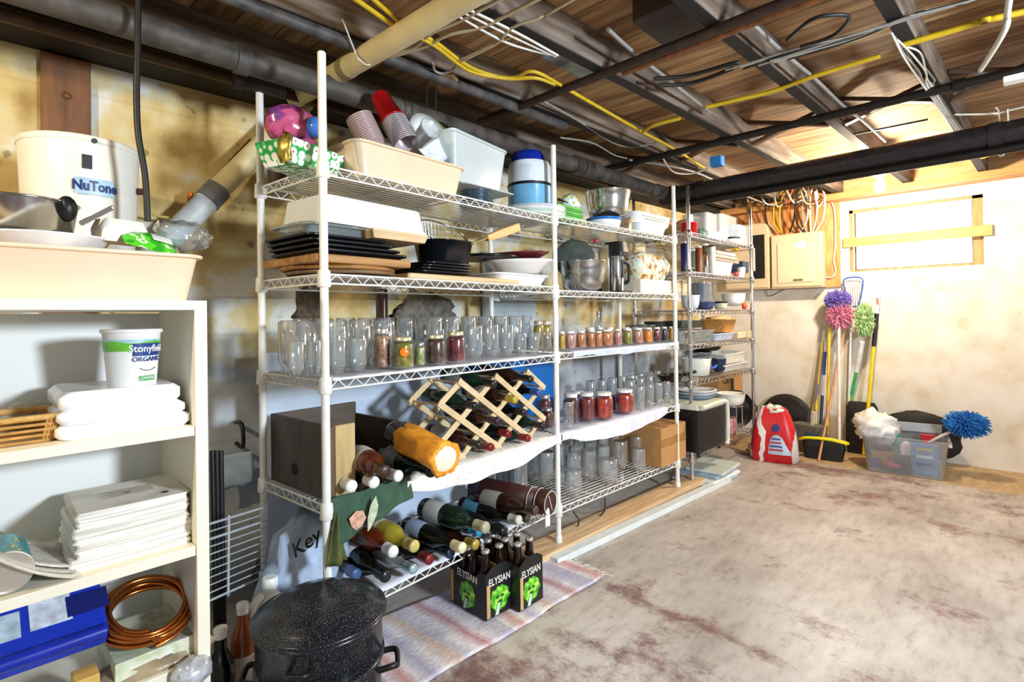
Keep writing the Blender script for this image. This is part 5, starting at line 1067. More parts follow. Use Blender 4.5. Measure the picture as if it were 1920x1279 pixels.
def rugf(u, v):
    x0 = ra.x+(rd.x-ra.x)*v; x1 = rb.x+(rc_.x-rb.x)*v; y1 = rd.y+(rc_.y-rd.y)*u; y = ra.y+(y1-ra.y)*v
    zz = .008+.004*mnoise.noise(Vector((u*4, v*14, 1))) + (.022*max(0, v-.9)/.1*max(0, .5-u) if v > .9 else 0) + .012*max(0, (v-.86)/.14)*u*u
    return (x0+(x1-x0)*u + .006*math.sin(v*21), y, zz)
t = solo('rug', 'striped pink and lilac cotton rug lying beneath the beer carriers', 'rug', MB().sheet(rugf, 24, 90), rg, solid=.006)
mb = MB()
for k in range(26):
    p = Vector(rugf(k/25, 1.0)); mb.tube([p, p+Vector((random.uniform(-.012, .012), .025, -.006)), p+Vector((random.uniform(-.02, .02), .045, -p.z+.004))], .0018, 4)
mk('fringe', mb, C('#ded9cf', .9), t)
CB = C('#0d1214', .45, 0, .1); KR = C('#c3a36a', .6)
gl_m, nt, b = newmat('green_hop_print'); no = noisefac(nt, 38, 3); rp = ramp(nt, no.outputs[0], [(.35, '#1d7d1f'), (.52, '#5fc627'), (.66, '#d9f56a')]); nt.links.new(rp.outputs[0], b.inputs['Base Color']); b.inputs['Roughness'].default_value = .4
def carrier(label, M, where):
    t = thing('beer_carrier', label, 'beer carrier', M); L_, D_, H_ = .205, .135, .165
    # sides along local x ; card 3 mm
    for y in (-D_/2, D_/2): mk('side_panel', MB().poly([(-L_/2, 0), (L_/2, 0), (L_/2, H_), (L_/2-.03, H_), (L_/2-.06, H_*.82), (-L_/2+.06, H_*.82), (-L_/2+.03, H_), (-L_/2, H_)], .003), CB, t, Matrix.Translation((0, y+.0015, 0)) @ Matrix.Rotation(PI/2, 4, 'X'))
    for x in (-L_/2, L_/2): mk('end_panel', MB().poly([(-D_/2, 0), (D_/2, 0), (D_/2, H_*.97), (.03, H_*1.12), (-.03, H_*1.12), (-D_/2, H_*.97)], .003), CB, t, Matrix.Translation((x-.0015, 0, 0)) @ Matrix.Rotation(PI/2, 4, 'Z') @ Matrix.Rotation(PI/2, 4, 'X'))
    mk('bottom', MB().box(0, 0, 0, L_-.004, D_-.004, .003), KR, t); mk('divider', MB().box(0, 0, .003, L_-.008, .002, H_*1.05), KR, t)
    for k, Mf in enumerate((Matrix.Translation((0, -D_/2-.0018, 0)), Matrix.Translation((L_/2+.0018, 0, 0)) @ R_(PI/2))):
        wid = (L_, D_)[k]
        mk('lettering', text_mb('ELYSIAN', .037, .0005, 0, .86 if k == 0 else .78), C('#e8e6da', .5), t, Mf @ Matrix.Translation((0, 0, H_*.77)))
        hop = MB().sphere((0, -.0, .06), .045, 20, 12, (1.0, .03, 1.0), .3, 3, 4+k); mk('hop_print', hop, gl_m, t, Mf)
        mk('hop_stem', MB().poly([(-.02, 0), (-.002, 0), (.006, .04), (-.002, .045)], .001), C('#cfe8d8', .5), t, Mf @ Matrix.Translation((-.005, -.0005, .004)) @ Matrix.Rotation(PI/2, 4, 'X'))
        mk('hop_face', MB().sphere((-.012, -.0015, .066), .008, 8, 6, (1, .1, .6)).sphere((.012, -.0015, .066), .008, 8, 6, (1, .1, .6)).sphere((0, -.0015, .048), .012, 8, 6, (1, .1, .35)), C('#12350f', .5), t, Mf)
        mk('side_band', MB().box(-wid/2+.012, -.0006, .004, .016, .001, H_*.72), KR, t, Mf)
    bm_ = C('#1c0f0a', .12, 0, .2)
    k = 0
    for i in range(3):
        for j in range(2):
            p = M @ Vector(((-.066+.066*i), -.034+.068*j, .003))
            bt = thing('beer_bottle', 'brown beer bottle with silver cap in the %s carrier, %s column, %s' % (where, ['left', 'middle', 'right'][i], ['front row', 'rear row'][j]), 'bottle', Matrix.Translation(p), 'beer bottles in the carriers')
            mk('bottle_glass', MB().lathe([(.028, 0), (.0305, .004), (.0305, .125), (.027, .145), (.016, .18), (.0135, .215), (.0145, .217), (.0145, .224), (.013, .228)], 22), bm_, bt)
            mk('cap', MB().lathe([(.0155, .221), (.0165, .223), (.0155, .23), (.012, .233), (.001, .233)], 20), C('#c9cac6', .3, .8), bt)
ca, cb2 = on_z(851, 1130, .012), on_z(911, 1167, .012)
ang_ = math.atan2(cb2.y-ca.y, cb2.x-ca.x)
M = Matrix.Translation((cb2.x, cb2.y, .016)) @ R_(ang_) @ Matrix.Translation((-.1025, .0675, 0))
carrier('dark beer six-pack carrier with green hop print, nearest on the rug', M, 'nearer')
cc_ = on_z(974, 1150, .012)
M = Matrix.Translation((cc_.x, cc_.y, .016)) @ R_(ang_+.06) @ Matrix.Translation((-.1025, .0675, 0))
carrier('dark beer six-pack carrier with green hop print, farther on the rug', M, 'farther')
# ================================================================== RACK TWO, TOP SHELF
z = Z2[4]+.003
def p2(px, py, d): p = U2.xy(U2.s(px, py, d), d); return Vector((p.x, p.y, z_at(px, py, p)))
s, w = U2.box(1055, 1098, 392, .03)
for k in range(6): board('paper_napkins', 'green paper napkin pack, %s from the bottom of the green stack' % ORD[k], U2.at(s-.004*(k % 2)-.01, .13, z+.0125*k, .05*(k % 2)), w*1.15, .17, .0115, C(['#3f9a3a', '#69b85a'][k % 2], .5, 0, .2, 30), .004, 'napkins')
fm, nt, b = newmat('flower_pack_print'); no = noisefac(nt, 34, 3); rp = ramp(nt, no.outputs[0], [(0, '#dbe8e6'), (.45, '#eef2ea'), (.52, '#a9c43a'), (.6, '#d8d84a'), (.66, '#c9482a'), (.7, '#e9efe6')], 'CONSTANT'); nt.links.new(rp.outputs[0], b.inputs['Base Color']); b.inputs['Roughness'].default_value = .2
solo('gift_pack', 'clear wrapped pack with yellow and red flowers on the green napkins', 'pack', MB().sphere((0, 0, 0), .06, 20, 12, (1, .7, .75), .3, 3, 3), fm, U2.at(U2.s(1075, 350, .12), .14, z+.075+.045))
M, r = rplace(U2, 1100, 1165, 412, .12, z)
bowl('mixing_bowl', 'white mixing bowl with blue rim under the steel bowl', 'bowl', M, r, .062, C('#eceef0', .25), C('#1f6fc4', .3), foot=.6)
M, r = rplace(U2, 1098, 1183, 375, .13, z+.066)
bowl('mixing_bowl', 'shiny steel mixing bowl nested on the blue rimmed bowl', 'bowl', M, r, U2.z(1140, 357, .1)-z-.066, STEEL, foot=.55)
p = p2(1180, 415, .05); solo('paper_box', 'small brown and cream box leaning beside the mixing bowls', 'box', MB().box(0, 0, 0, .03, .1, .085), C('#c9a884', .5, 0, .4, 30), U2.at(U2.s(1180, 415, .05), .1, z) @ Matrix.Rotation(.35, 4, 'Y'), bevel=.002)
M, r = rplace(U2, 1186, 1246, 396, .2, z+.03)
for k in range(3): plate('plate', 'blue plate, %s of three stacked behind the white ice cream tub' % ['lowest', 'middle', 'topmost'][k], 'plate', M @ Matrix.Translation((0, 0, .045+.013*k)), r, C(['#4f7fc0', '#7da2d2', '#2e5ba5'][k], .3), .016)
solo('plate_stand', 'dark box holding up the blue plates at the back', 'box', MB().box(0, 0, 0, .14, .14, .075), DARK, M @ Matrix.Translation((0, 0, -.03)))
M, w = place(U2, 1196, 1252, 432, .02, .16, z); tub_bin('food_container', 'plain white plastic tub under the lettered white tub', 'container', M, w*.95, .16, .052, C('#dfe7ec', .3), .88, .004, .03)
M, w = place(U2, 1190, 1262, 415, .015, .17, z+.054); h_ = U2.z(1225, 402, .015)-z-.054
t = tub_bin('food_container', 'white plastic tub with dark green lettering near the right post', 'container', M, w*.93, .17, max(h_, .05), C('#eef1f0', .3), .92, .006, .03)
for k in range(2): mk('printed_line', MB().box(-.004+.006*k, -.0845+.0016*(1-k), max(h_, .05)*(.62-.22*k), w*(.62-.14*k), .003, .0075), C('#3d5d4c', .5, 0, .5, 160), t)
solo('yellow_box', 'small yellow box at the back by the right post of the middle rack', 'box', MB().box(0, 0, 0, .06, .06, .15), C('#b9a13a', .5), U2.at(U2.s(1240, 385, .25), .27, z))
# rack two, second shelf
z = Z2[3]+.003
M, r = rplace(U2, 1050, 1138, 515, .12, z)
bowl('mixing_bowl', 'large shiny steel mixing bowl on the second shelf of the middle rack', 'bowl', M, r, U2.z(1095, 490, .1)-z, STEEL, foot=.45)
hB = U2.z(1095, 490, .1)-z
solo('glass_cover', 'smoky grey round glass lid propped up in the big steel bowl', 'lid', MB().lathe([(.001, .022), (r*.5, .018), (r*.86, .006), (r*.9, 0), (r*.86, -.002), (r*.5, .01), (.001, .014)], 40), C('#4f5650', .12, 0, .2), M @ Matrix.Translation((.005, .06, hB+.02)) @ R_(-PI/4) @ Matrix.Rotation(PI/2-.15, 4, 'X'))
t = thing('coffee_maker', 'chrome and black coffee maker between the steel bowl and basket', 'coffee maker', U2.at(U2.s(1166, 500, .08), .12, z))
hh_ = U2.z(1166, 452, .06)-z
mk('body', MB().lathe([(.05, 0), (.05, .012), (.045, .02), (.043, hh_*.68), (.05, hh_*.74)], 32), STEEL, t); mk('base_plate', MB().loft([(.12, .15, .02, 0), (.12, .15, .02, .014)]), BLACK, t); mk('top', MB().loft([(.1, .13, .025, hh_*.72), (.105, .14, .03, hh_*.8), (.09, .12, .03, hh_)]), BLACK, t)
mk('column', MB().box(-.058, .03, 0, .018, .05, hh_*.95), CHROME, t, bevel=.003); mk('handle', MB().tube(smooth_path([(.045, -.02, hh_*.62), (.085, -.03, hh_*.55), (.08, -.03, hh_*.25), (.045, -.02, hh_*.2)], 5), .008, 8), BLACK, t); mk('gauge', MB().box(0, -.046, hh_*.3, .012, .004, hh_*.35), C('#1c2230', .2), t)
bm2, nt, b = newmat('floral_basket_print'); no = noisefac(nt, 26, 3); rp = ramp(nt, no.outputs[0], [(0, '#7a5a2a'), (.38, '#b9934f'), (.46, '#e9dcc0'), (.55, '#bfe0d4'), (.62, '#efe9df'), (.68, '#b06a3a')], 'CONSTANT'); nt.links.new(rp.outputs[0], b.inputs['Base Color'])
M, w = place(U2, 1200, 1262, 495, .03, .2, z+.085)
solo('gift_basket', 'cellophane wrapped gift basket with gold trim above the cream box', 'gift basket', MB().loft([(w*.75, .14, .03, 0), (w*.95, .19, .04, .06), (w*1.0, .2, .05, .1), (w*.8, .15, .04, .15), (w*.4, .06, .02, .17)], smooth=True), bm2, M)
M, w = place(U2, 1202, 1260, 535, .015, .22, z); board('storage_box', 'cream rectangular box under the wrapped gift basket', M, w, .22, .083, C('#efe3d0', .5), .008, 'box')
t = thing('utensil_bundle', 'grey pan and dark handles lying at the back of the second shelf', 'utensils', U2.at(.06, .3, z)); mk('pan', MB().lathe([(.07, 0), (.09, .05), (.087, .05), (.066, .004)], 24), C('#4b6b66', .4), t); mk('handle', MB().tube([(.08, 0, .045), (.2, .02, .06)], .009, 8), BLACK, t)
solo('red_clip', 'small red knob behind the big steel bowl', 'knob', MB().sphere((0, 0, 0), .012, 12, 8), C('#c22430', .4), U2.at(U2.s(1116, 452, .1), .1, U2.z(1116, 452, .1)))
solo('serving_tray', 'black tray standing behind the coffee maker', 'tray', MB().box(0, 0, 0, .3, .01, .2), BLACK, U2.at(U2.s(1150, 470, .25), .27, z) @ Matrix.Rotation(-.1, 4, 'X'))
# objects behind the jars of rack two, seen between shelves
for k, (px, py, d, r, h, m, lab) in enumerate(((1235, 630, .33, .1, .12, C('#3a3a3c', .4), 'dark saucepan behind the purple jelly jar'), (1205, 625, .35, .09, .1, C('#8f9697', .25, .8), 'steel pan behind the carrots jar'))):
    bowl('saucepan', lab, 'pan', U2.at(U2.s(px, py, d), d, Z2[2]+.01), r, h, m, foot=.8)
# ================================================================== CHROME RACK AT THE FAR END
ZC = [.19, .67, .91, 1.134, 1.384, 1.64]
rack('wire_rack', 'chrome wire shelving rack at the far end full of pots and tubs', UC, LC, .4, ZC, 1.93, [(0, 0, 0), (LC, 0, 0), (0, .4, 0), (LC, .4, 0)], CHROME, .0125)
def cbowl(lab, pxl, pxr, py, d, z, h, m, name='bowl', cat='bowl', **kw):
    s, r = UC.circ(pxl, pxr, py, d); return bowl(name, lab, cat, UC.at(s, d, z), r, h, m, **kw)
def cbox(lab, pxl, pxr, py, d, dep, z, h, m, name='box', cat='box', tub=False, rot=0):
    s, w = UC.box(pxl, pxr, py, d)
    M = UC.at(s, d+dep/2, z, rot)
    if tub: return tub_bin(name, lab, cat, M, w, dep, h, m, .88, .005, .025)
    return board(name, lab, M, w, dep, h, m, .008, cat)
Wp = C('#eef0f0', .3, 0, .04); PKb = C('#d9cdbb', .5)
# top shelf
z = ZC[5]+.003
s, r = UC.circ(1276, 1308, 415, .1); t = thing('cooking_pot', 'bright red cooking pot on the top shelf of the chrome rack', 'pot', UC.at(s, .1, z)); h_ = .085
mk('body', MB().lathe([(r*.8, 0), (r*.9, .005), (r, h_), (r*1.04, h_), (r*1.04, h_+.005), (r*.95, h_+.004), (r*.75, .008)], 32), C('#c4161c', .2), t)
for k in (-1, 1): mk('handle', MB().tube(smooth_path([(k*r*.98, -.02, h_*.75), (k*(r+.022), -.015, h_*.78), (k*(r+.022), .015, h_*.78), (k*r*.98, .02, h_*.75)], 4), .005, 7), C('#c4161c', .2), t)
solo('colander', 'tan mesh colander stacked behind the red pot', 'colander', MB().sphere((0, 0, 0), .07, 20, 10, (1, 1, .6)), C('#b98d7c', .5, 0, .4, 80), UC.at(UC.s(1288, 395, .22), .24, z+.12))
p = UC.s(1315, 405, .12); solo('leaflet', 'white printed leaflet leaning behind the red pot', 'leaflet', MB().box(0, 0, 0, .07, .008, .19), C('#f1ece6', .5, 0, .06, 60), UC.at(p, .18, z) @ Matrix.Rotation(-.3, 4, 'Y'))
cbox('large clear storage tub at the back of the chrome rack top shelf', 1325, 1352, 400, .15, .2, z+.04, .19, thin('#f3f5f6', .35, .1), 'storage_tub', 'tub', True)
cbox('tall clear square container beside the large clear tub', 1352, 1384, 400, .12, .18, z+.03, .21, thin('#f3f6f6', .4, .1), 'storage_tub', 'tub', True)
cbox('low white tub in front of the clear tubs', 1330, 1368, 436, .03, .16, z, .055, Wp, 'tub', 'tub', True)
cbowl('white bowl with dark stripe by the right front of the top shelf', 1355, 1388, 440, .1, z, .06, Wp, rimm=DARK)
s, w = UC.box(1388, 1404, 440, .03); board('milk_carton', 'white milk carton shaped box at the right end of the top shelf', UC.at(s, .12, z), w, .16, .16, C('#dfeaf6', .4), .006, 'carton')
board('yellow_pack', 'yellow packet standing at the right back of the top shelf', UC.at(UC.s(1383, 418, .2), .22, z), .05, .04, .18, C('#d5a923', .4), .004, 'packet')
solo('clear_bag', 'clear bag of green herbs by the red pot', 'bag', MB().sphere((0, 0, .03), .045, 16, 10, (1.2, .8, .7), .4, 3, 8), C('#5b7c6a', .25, 0, .5, 30), UC.at(UC.s(1318, 430, .06), .07, z))
# second
z = ZC[4]+.003
for (a, b_, d, h, m, lab) in ((1276, 1292, .06, .2, C('#2c2f78', .35), 'dark blue tall canister on the second chrome shelf'), (1294, 1306, .1, .17, C('#8c8a78', .4), 'olive tin behind the blue canister'), (1305, 1316, .06, .19, C('#8a4a2a', .4), 'brown tall tin on the second chrome shelf'), (1316, 1328, .05, .21, STEEL, 'steel flask beside the brown tin'), (1328, 1342, .05, .21, C('#e3e6da', .4), 'white tall canister on the second chrome shelf')):
    s, r = UC.circ(a, b_, 485, d); t = thing('canister', lab, 'canister', UC.at(s, d, z)); mk('body', MB().lathe([(r*.96, 0), (r, .004), (r, h-.012), (r*.97, h-.012)], 24), m, t); mk('lid', MB().lathe([(r*1.02, h-.012), (r*1.02, h-.002), (r*.9, h)], 24), Wp if 'white' not in lab else DARK, t)
solo('spoon_rest', 'black kitchen tool lying in front of the olive tin', 'utensil', MB().sphere((0, 0, .02), .035, 12, 8, (1.4, .7, .7), .4, 3), BLACK, UC.at(UC.s(1298, 498, .04), .05, z))
cbox('white oblong tub on the second chrome shelf', 1343, 1375, 495, .03, .18, z, .1, Wp, 'tub', 'tub', True)
for k in range(3): cbox('grey-brown flat box, %s of three stacked on the white oblong tub' % ['lowest', 'middle', 'topmost'][k], 1340+2*k, 1386-3*k, 475, .05, .2, z+.108+.026*k, .022, C(['#8d7f76', '#a89b90', '#c9bdb2'][k], .5), 'flat_box', 'box')
cbowl('small white cup at the right end of the second chrome shelf', 1382, 1398, 490, .08, z+.03, .06, Wp, 'cup', 'cup')
cbox('blue and black box at the right end of the second chrome shelf', 1393, 1404, 485, .1, .15, z+.06, .09, C('#2a3e5a', .4))
t = thing('mitten', 'white and red oven mitt hanging over the front of the chrome shelf', 'mitt', UC.at(UC.s(1388, 510, .02), .03, z)); mk('glove', MB().sphere((0, 0, .012), .06, 18, 10, (1.1, .5, .4), .3, 3, 4), C('#ece6ee', .6), t); mk('cuff', MB().sphere((-.05, 0, .02), .022, 12, 8), C('#c8484c', .6), t)
# third
z = ZC[3]+.003
cbowl('wide white bowl at the left of the third chrome shelf', 1277, 1312, 562, .1, z, .1, C('#dce4f0', .3))
s, r = UC.circ(1303, 1342, 540, .12); t = thing('stock_pot', 'steel stock pot turned up behind the wide white bowl', 'pot', UC.at(s, .15, z+.04)); mk('body', MB().lathe([(r*.94, 0), (r, .006), (r, .15), (r*1.05, .152), (r*1.05, .158), (r*.96, .156), (r*.93, .01)], 36), C('#b8c4d0', .2, .7, .08), t); mk('base_ring', MB().lathe([(r*.9, -.04), (r*.9, 0)], 30), C('#39425a', .4), t)
cbowl('dark blue patterned bowl in the middle of the third chrome shelf', 1310, 1340, 570, .04, z, .055, C('#3a4a74', .3, 0, .6, 50))
cbowl('cream bowl with black rim stripe on the third chrome shelf', 1338, 1364, 568, .05, z, .06, C('#e6e2c4', .3), rimm=BLACK)
cbowl('big white bowl tipped at the right of the third chrome shelf', 1352, 1398, 552, .13, z+.03, .1, Wp, foot=.4)
solo('orange_grater', 'small orange red plastic tool at the right end of the third chrome shelf', 'tool', MB().sphere((0, 0, .03), .026, 12, 8, (.8, .8, 1.1)), C('#d9583a', .4), UC.at(UC.s(1398, 562, .03), .04, z))
# fourth
z = ZC[2]+.003
cbox('large clear glass baking dish on the fourth chrome shelf', 1278, 1342, 625, .03, .28, z, .085, thin('#d9e3e2', .3, .05), 'baking_dish', 'dish', True)
cbox('dark leafy plastic pack at the top left of the fourth chrome shelf', 1279, 1318, 598, .12, .15, z+.1, .05, C('#2c3a30', .4, 0, .6, 40), 'pack', 'pack')
t = thing('pasta_basket', 'tan wicker bread basket on the white dish of the fourth chrome shelf', 'basket', UC.at(UC.s(1362, 605, .08), .14, z+.055)); mk('weave', MB().tub(.24, .2, .1, .005, .8, .04, .005), C('#c98f45', .6, 0, .45, 70, st=(1, 1, 4)), t); mk('cloth_lining', MB().sphere((0, 0, .1), .1, 18, 8, (1, .8, .25), .4, 3), C('#e5c48a', .7), t)
cbox('white dish with blue rim under the bread basket', 1340, 1378, 632, .05, .2, z, .05, C('#c3cfe8', .3), 'dish', 'dish', True)
cbox('cream carton at the right end of the fourth chrome shelf', 1384, 1406, 625, .05, .2, z, .05, C('#e3c7a2', .6), 'carton', 'carton')
# fifth
z = ZC[1]+.003
s, r = UC.circ(1282, 1338, 690, .13); t = thing('crock', 'white enamel pot with blue handle on the fifth chrome shelf', 'pot', UC.at(s, .15, z)); mk('body', MB().lathe([(r*.82, 0), (r*.9, .006), (r, .09), (r*1.05, .115), (r*1.05, .12), (r*.96, .118), (r*.8, .01)], 40), C('#e9efe4', .2), t); mk('handle', MB().tube([(.03, -r*1.02, .05), (.06, -r*1.1, .055), (.095, -r*1.08, .065)], .009, 8), C('#1f62c9', .3), t, label='blue handle')
s, r = UC.circ(1245, 1296, 686, .05); t = thing('frying_pan', 'black frying pan sticking out left of the white enamel pot', 'pan', UC.at(s, .1, z)); mk('dish', MB().lathe([(r*.7, 0), (r, .045), (r*1.03, .047), (r*.97, .044), (r*.66, .005)], 32), C('#1a1311', .35), t); mk('handle', MB().tube([(.07, -.06, .045), (.15, -.1, .06)], .012, 8), BLACK, t)
cbowl('black pan lid stacked above the white enamel pot', 1290, 1352, 655, .14, z+.165, .03, BLACK, 'pan', 'pan')
cbowl('grey pan under the black lid on the fifth chrome shelf', 1282, 1335, 665, .17, z+.125, .035, C('#9aa0a8', .3, .6), 'pan', 'pan')
cbowl('navy blue saucepan right of the white enamel pot', 1334, 1362, 685, .1, z, .1, C('#22304a', .3), 'saucepan', 'pan')
cbox('white oblong tub at the right of the fifth chrome shelf', 1360, 1402, 670, .06, .24, z+.055, .075, C('#e2e0d4', .4), 'tub', 'tub', True)
cbox('cream shallow tub under the oblong one on the fifth chrome shelf', 1358, 1404, 690, .05, .26, z, .05, C('#ede8dc', .4), 'tub', 'tub', True)
# bottom shelf and floor
z = ZC[0]+.003
s, r = UC.circ(1262, 1312, 820, .02)
t = thing('stock_pot', 'tall steel stock pot on the floor beside the middle rack', 'pot', UC.at(UC.s(1296, 820, .1), .1, z)); r = .07; h_ = UC.z(1296, 775, .1)-z
mk('body', MB().lathe([(r*.95, 0), (r, .006), (r, h_), (r*1.05, h_), (r*1.05, h_+.006), (r*.95, h_)], 36), STEEL, t); mk('lid', MB().lathe([(r*1.03, h_+.007), (r*.8, h_+.03), (r*.1, h_+.04), (r*.1, h_+.06), (.001, h_+.062)], 36), STEEL, t); mk('handle', MB().tube(smooth_path([(r*.98, -.03, h_*.85), (r+.035, -.02, h_*.87), (r+.035, .02, h_*.87), (r*.98, .03, h_*.85)], 4), .005, 7), CHROME, t)
# toaster oven
s, w = UC.box(1313, 1361, 810, -.08); zt1 = UC.z(1338, 758, -.08)
t = thing('toaster_oven', 'cream toaster oven with black side at the foot of the chrome rack', 'toaster oven', UC.at(UC.s(1337, 810, -.07), .08, z+.012)); hh_ = zt1-z-.012
mk('body', MB().loft([(w*.98, .3, .02, .02), (w, .32, .03, .03), (w, .32, .03, hh_-.03), (w*.95, .3, .03, hh_)]), C('#17171a', .35), t, bevel=.004)
cr = C('#d8d9c8', .35); fb = MB()
for q in (((w*.5, -.1, .02), (w*.5, -.1, hh_)), ): pass
mk('front_frame', MB().tube(smooth_path([(w*.46, -.165, .02), (w*.5, -.165, .06), (w*.5, -.165, hh_-.06), (w*.44, -.165, hh_-.005), (w*.2, -.165, hh_+.005), (-w*.5, -.165, hh_+.0)], 5), .016, 8), cr, t); mk('top_shell', MB().loft([(w*1.0, .32, .03, hh_-.02), (w*.98, .31, .03, hh_+.012)]), cr, t); mk('end_frame', MB().tube(smooth_path([(w*.5, -.15, .03), (w*.52, -.15, hh_-.04), (w*.5, 0, hh_), (w*.5, .14, hh_-.02), (w*.5, .14, .03)], 5), .014, 8), cr, t)
for k, (x, y) in enumerate(((-1, -1), (1, -1), (-1, 1), (1, 1))): mk('foot', MB().lathe([(.012, -.012), (.012, .03)], 10), BLACK, t, Matrix.Translation((x*w*.4, y*.12, 0)))
M = UC.at(UC.s(1318, 750, .05), .1, zt1+.015)
for k in range(3): tray('enamel_tray', 'grey-blue oval tray, %s of three on the toaster oven' % ['lowest', 'middle', 'topmost'][k], 'tray', M @ Matrix.Translation((.01*k, 0, .017*k)), .27-.02*k, .22, .02, C(['#6f8494', '#b9c4cc', '#dcdcd8'][k], .3), .08, .01)
cbowl('round cream casserole on a wire stand right of the toaster oven', 1342, 1398, 770, .05, .42, .09, C('#ece7dc', .25), 'casserole', 'dish', foot=.55)
s, r = UC.circ(1345, 1400, 785, .05)
t = thing('wire_stand', 'chrome wire stand carrying the round cream casserole', 'stand', UC.at(s, .05, z)); mb = MB()
for k in range(4): a_ = PI/4+k*PI/2; mb.tube([(r*.8*math.cos(a_), r*.8*math.sin(a_), 0), (r*.75*math.cos(a_), r*.75*math.sin(a_), .222)], .004, 6)
mb.tube([(q[0]*r*.75, q[1]*r*.75, .222) for q in circle(1, 30)], .004, 6, True); mk('frame', mb, CHROME, t)
solo('painted_tin', 'tin with pink and green print under the cream casserole', 'tin', MB().lathe([(.06, 0), (.062, .003), (.062, .13), (.058, .13)], 28), C('#b0777a', .35, 0, .7, 30), UC.at(s, .08, z))
# cast iron griddle pan standing on end, black skillets hanging
sp_, rp_ = UC.circ(1340, 1416, 770, .19)
t = thing('cast_iron_pan', 'black cast iron pan standing on edge with its handle up on the lowest chrome shelf', 'pan', UC.at(sp_, .2, UC.z(1378, 766, .19)) @ R_(-PI/4) @ Matrix.Rotation(PI/2-.08, 4, 'X') @ Matrix.Diagonal((rp_/.175, rp_/.175, 1, 1)))
mk('dish', MB().lathe([(.001, 0), (.15, 0), (.17, .04), (.175, .04), (.165, .012), (.12, .008), (.001, .008)], 44), C('#121112', .45, .2), t); mk('handle', MB().loft([(.03, .016, .006, .16), (.024, .014, .006, .22), (.034, .014, .006, .28)]), C('#121112', .45, .2), t, Matrix.Rotation(-PI/2, 4, 'X')); mk('helper_handle', MB().tube(smooth_path([(.16, -.03, .02), (.205, -.025, .02), (.205, .025, .02), (.16, .03, .02)], 4), .007, 7), C('#121112', .45, .2), t)
s, w = UC.box(1330, 1372, 735, .2)
t = thing('cardboard_box', 'brown box with dark script lettering behind the black pan', 'box', UC.at(UC.s(1368, 735, .25), .32, .42)); mk('carton', MB().box(0, 0, 0, .52, .16, .2), C('#b8894f', .7, 0, .2, 8), t, bevel=.002); mk('lettering', text_mb('Cuis', .075, .0006, 0, 1, .3), C('#2a1c12', .6), t, Matrix.Translation((-.1, -.0815, .13)))
solo('support_block', 'dark box under the brown lettered box on the lowest chrome shelf', 'box', MB().box(0, 0, 0, .5, .16, .222), C('#2a2624', .6), UC.at(UC.s(1368, 735, .25), .32, .196))
cbowl('steel mug at the left of the brown lettered box', 1308, 1322, 728, .1, .5, .07, STEEL, 'mug', 'mug', foot=.8)
# flat trays on the floor in front of the toaster oven
pc = on_z(1322, 880, .06)
for k in range(4): board('flat_tray', '%s flat sheet in the pile on the floor before the toaster oven' % ['lowest pale blue', 'second white', 'third grey-blue', 'topmost pale green'][k], T(pc.x-.0+.015*(k % 2), pc.y+.03*k, .001+.019*k, 1.45+.06*k), .4-.02*k, .26, .018, C(['#b9cfdc', '#edf0ee', '#8fa9bc', '#cdd9cf'][k], .3), .01, 'tray')
for k, (pts) in enumerate(([(1075, 960), (1085, 975), (1082, 992)], [(1134, 935), (1133, 958), (1115, 975), (1090, 984)])):
    pp = [on_z(q[0], q[1], .02+(.14*(1-i/2) if k == 0 else max(0, .16*(1-i/1.5)))) for i, q in enumerate(pts)]
    solo('flex', '%s black cord dangling under the lowest shelf of the middle rack' % ['straight', 'curled'][k], 'cord', MB().tube(smooth_path(pp, 5), .004, 6), BLACK)
for k in range(7):
    p = on_z(1370+random.uniform(-15, 30), 848+random.uniform(-8, 12), .01)
    solo('wood_scrap', 'brown wood scrap on the floor under the chrome rack end, %s from the wall' % ORD[k], 'wood scrap', MB().box(0, 0, 0, random.uniform(.08, .18), .03, .015), wood('#7d5a38', '#a9825a'), T(-1.62+.03*(k % 3), 4.62-.055*k, .001, k*.5), 'scraps under the chrome rack')
# ================================================================== BACK WALL: electrics
def wy(px, py, y=4.99): return on_y(px, py, y)
a, b = wy(1385, 380), wy(1577, 541)
solo('plywood_panel', 'orange plywood backing board behind the grey electrical panels', 'board', MB().box((a.x+b.x)/2-.04, 4.985, 1.315, b.x-a.x+.08, .02, .69), wood('#b3763c', '#dba56b', (9, 1, 2)))
pm = C('#cdb793', .45, 0, .04)
for k, (pl_, pr_, pt, pb_) in enumerate(((1360, 1441, 416, 545), (1446, 1541, 432, 542))):
    q0, q1 = on_y(pl_, pb_, 4.86), on_y(pr_, pt, 4.86); cx_, w_ = (q0.x+q1.x)/2, q1.x-q0.x; z0_, h_ = q0.z, q1.z-q0.z
    t = thing('electrical_panel', ['tan electrical panel behind the chrome rack with open black breakers', 'tan electrical panel with closed door beside the plywood edge'][k], 'electrical panel', T(cx_, 4.92, z0_))
    mk('cabinet', MB().box(0, 0, 0, w_, .11, h_), pm, t, bevel=.004); mk('cover', MB().box(0, -.059, .012, w_*.96, .01, h_-.024), C('#d5c09d', .4, 0, .04), t, bevel=.003)
    if k: 
        dr = mk('door', MB().box(0, -.067, h_*.1, w_*.72, .008, h_*.72), C('#dcc8a6', .4, 0, .04), t, bevel=.003); mk('latch', MB().box(.02, -.074, h_*.13, .07, .008, .014), C('#6d5b45', .5), dr); mk('paper_notice', MB().box(.04, -.0725, h_*.72, .08, .001, .055), C('#f5efe6', .6), dr)
    else: mk('breaker_opening', MB().box(.1, -.067, h_*.16, w_*.3, .008, h_*.66), C('#14120f', .5), t, bevel=.002)
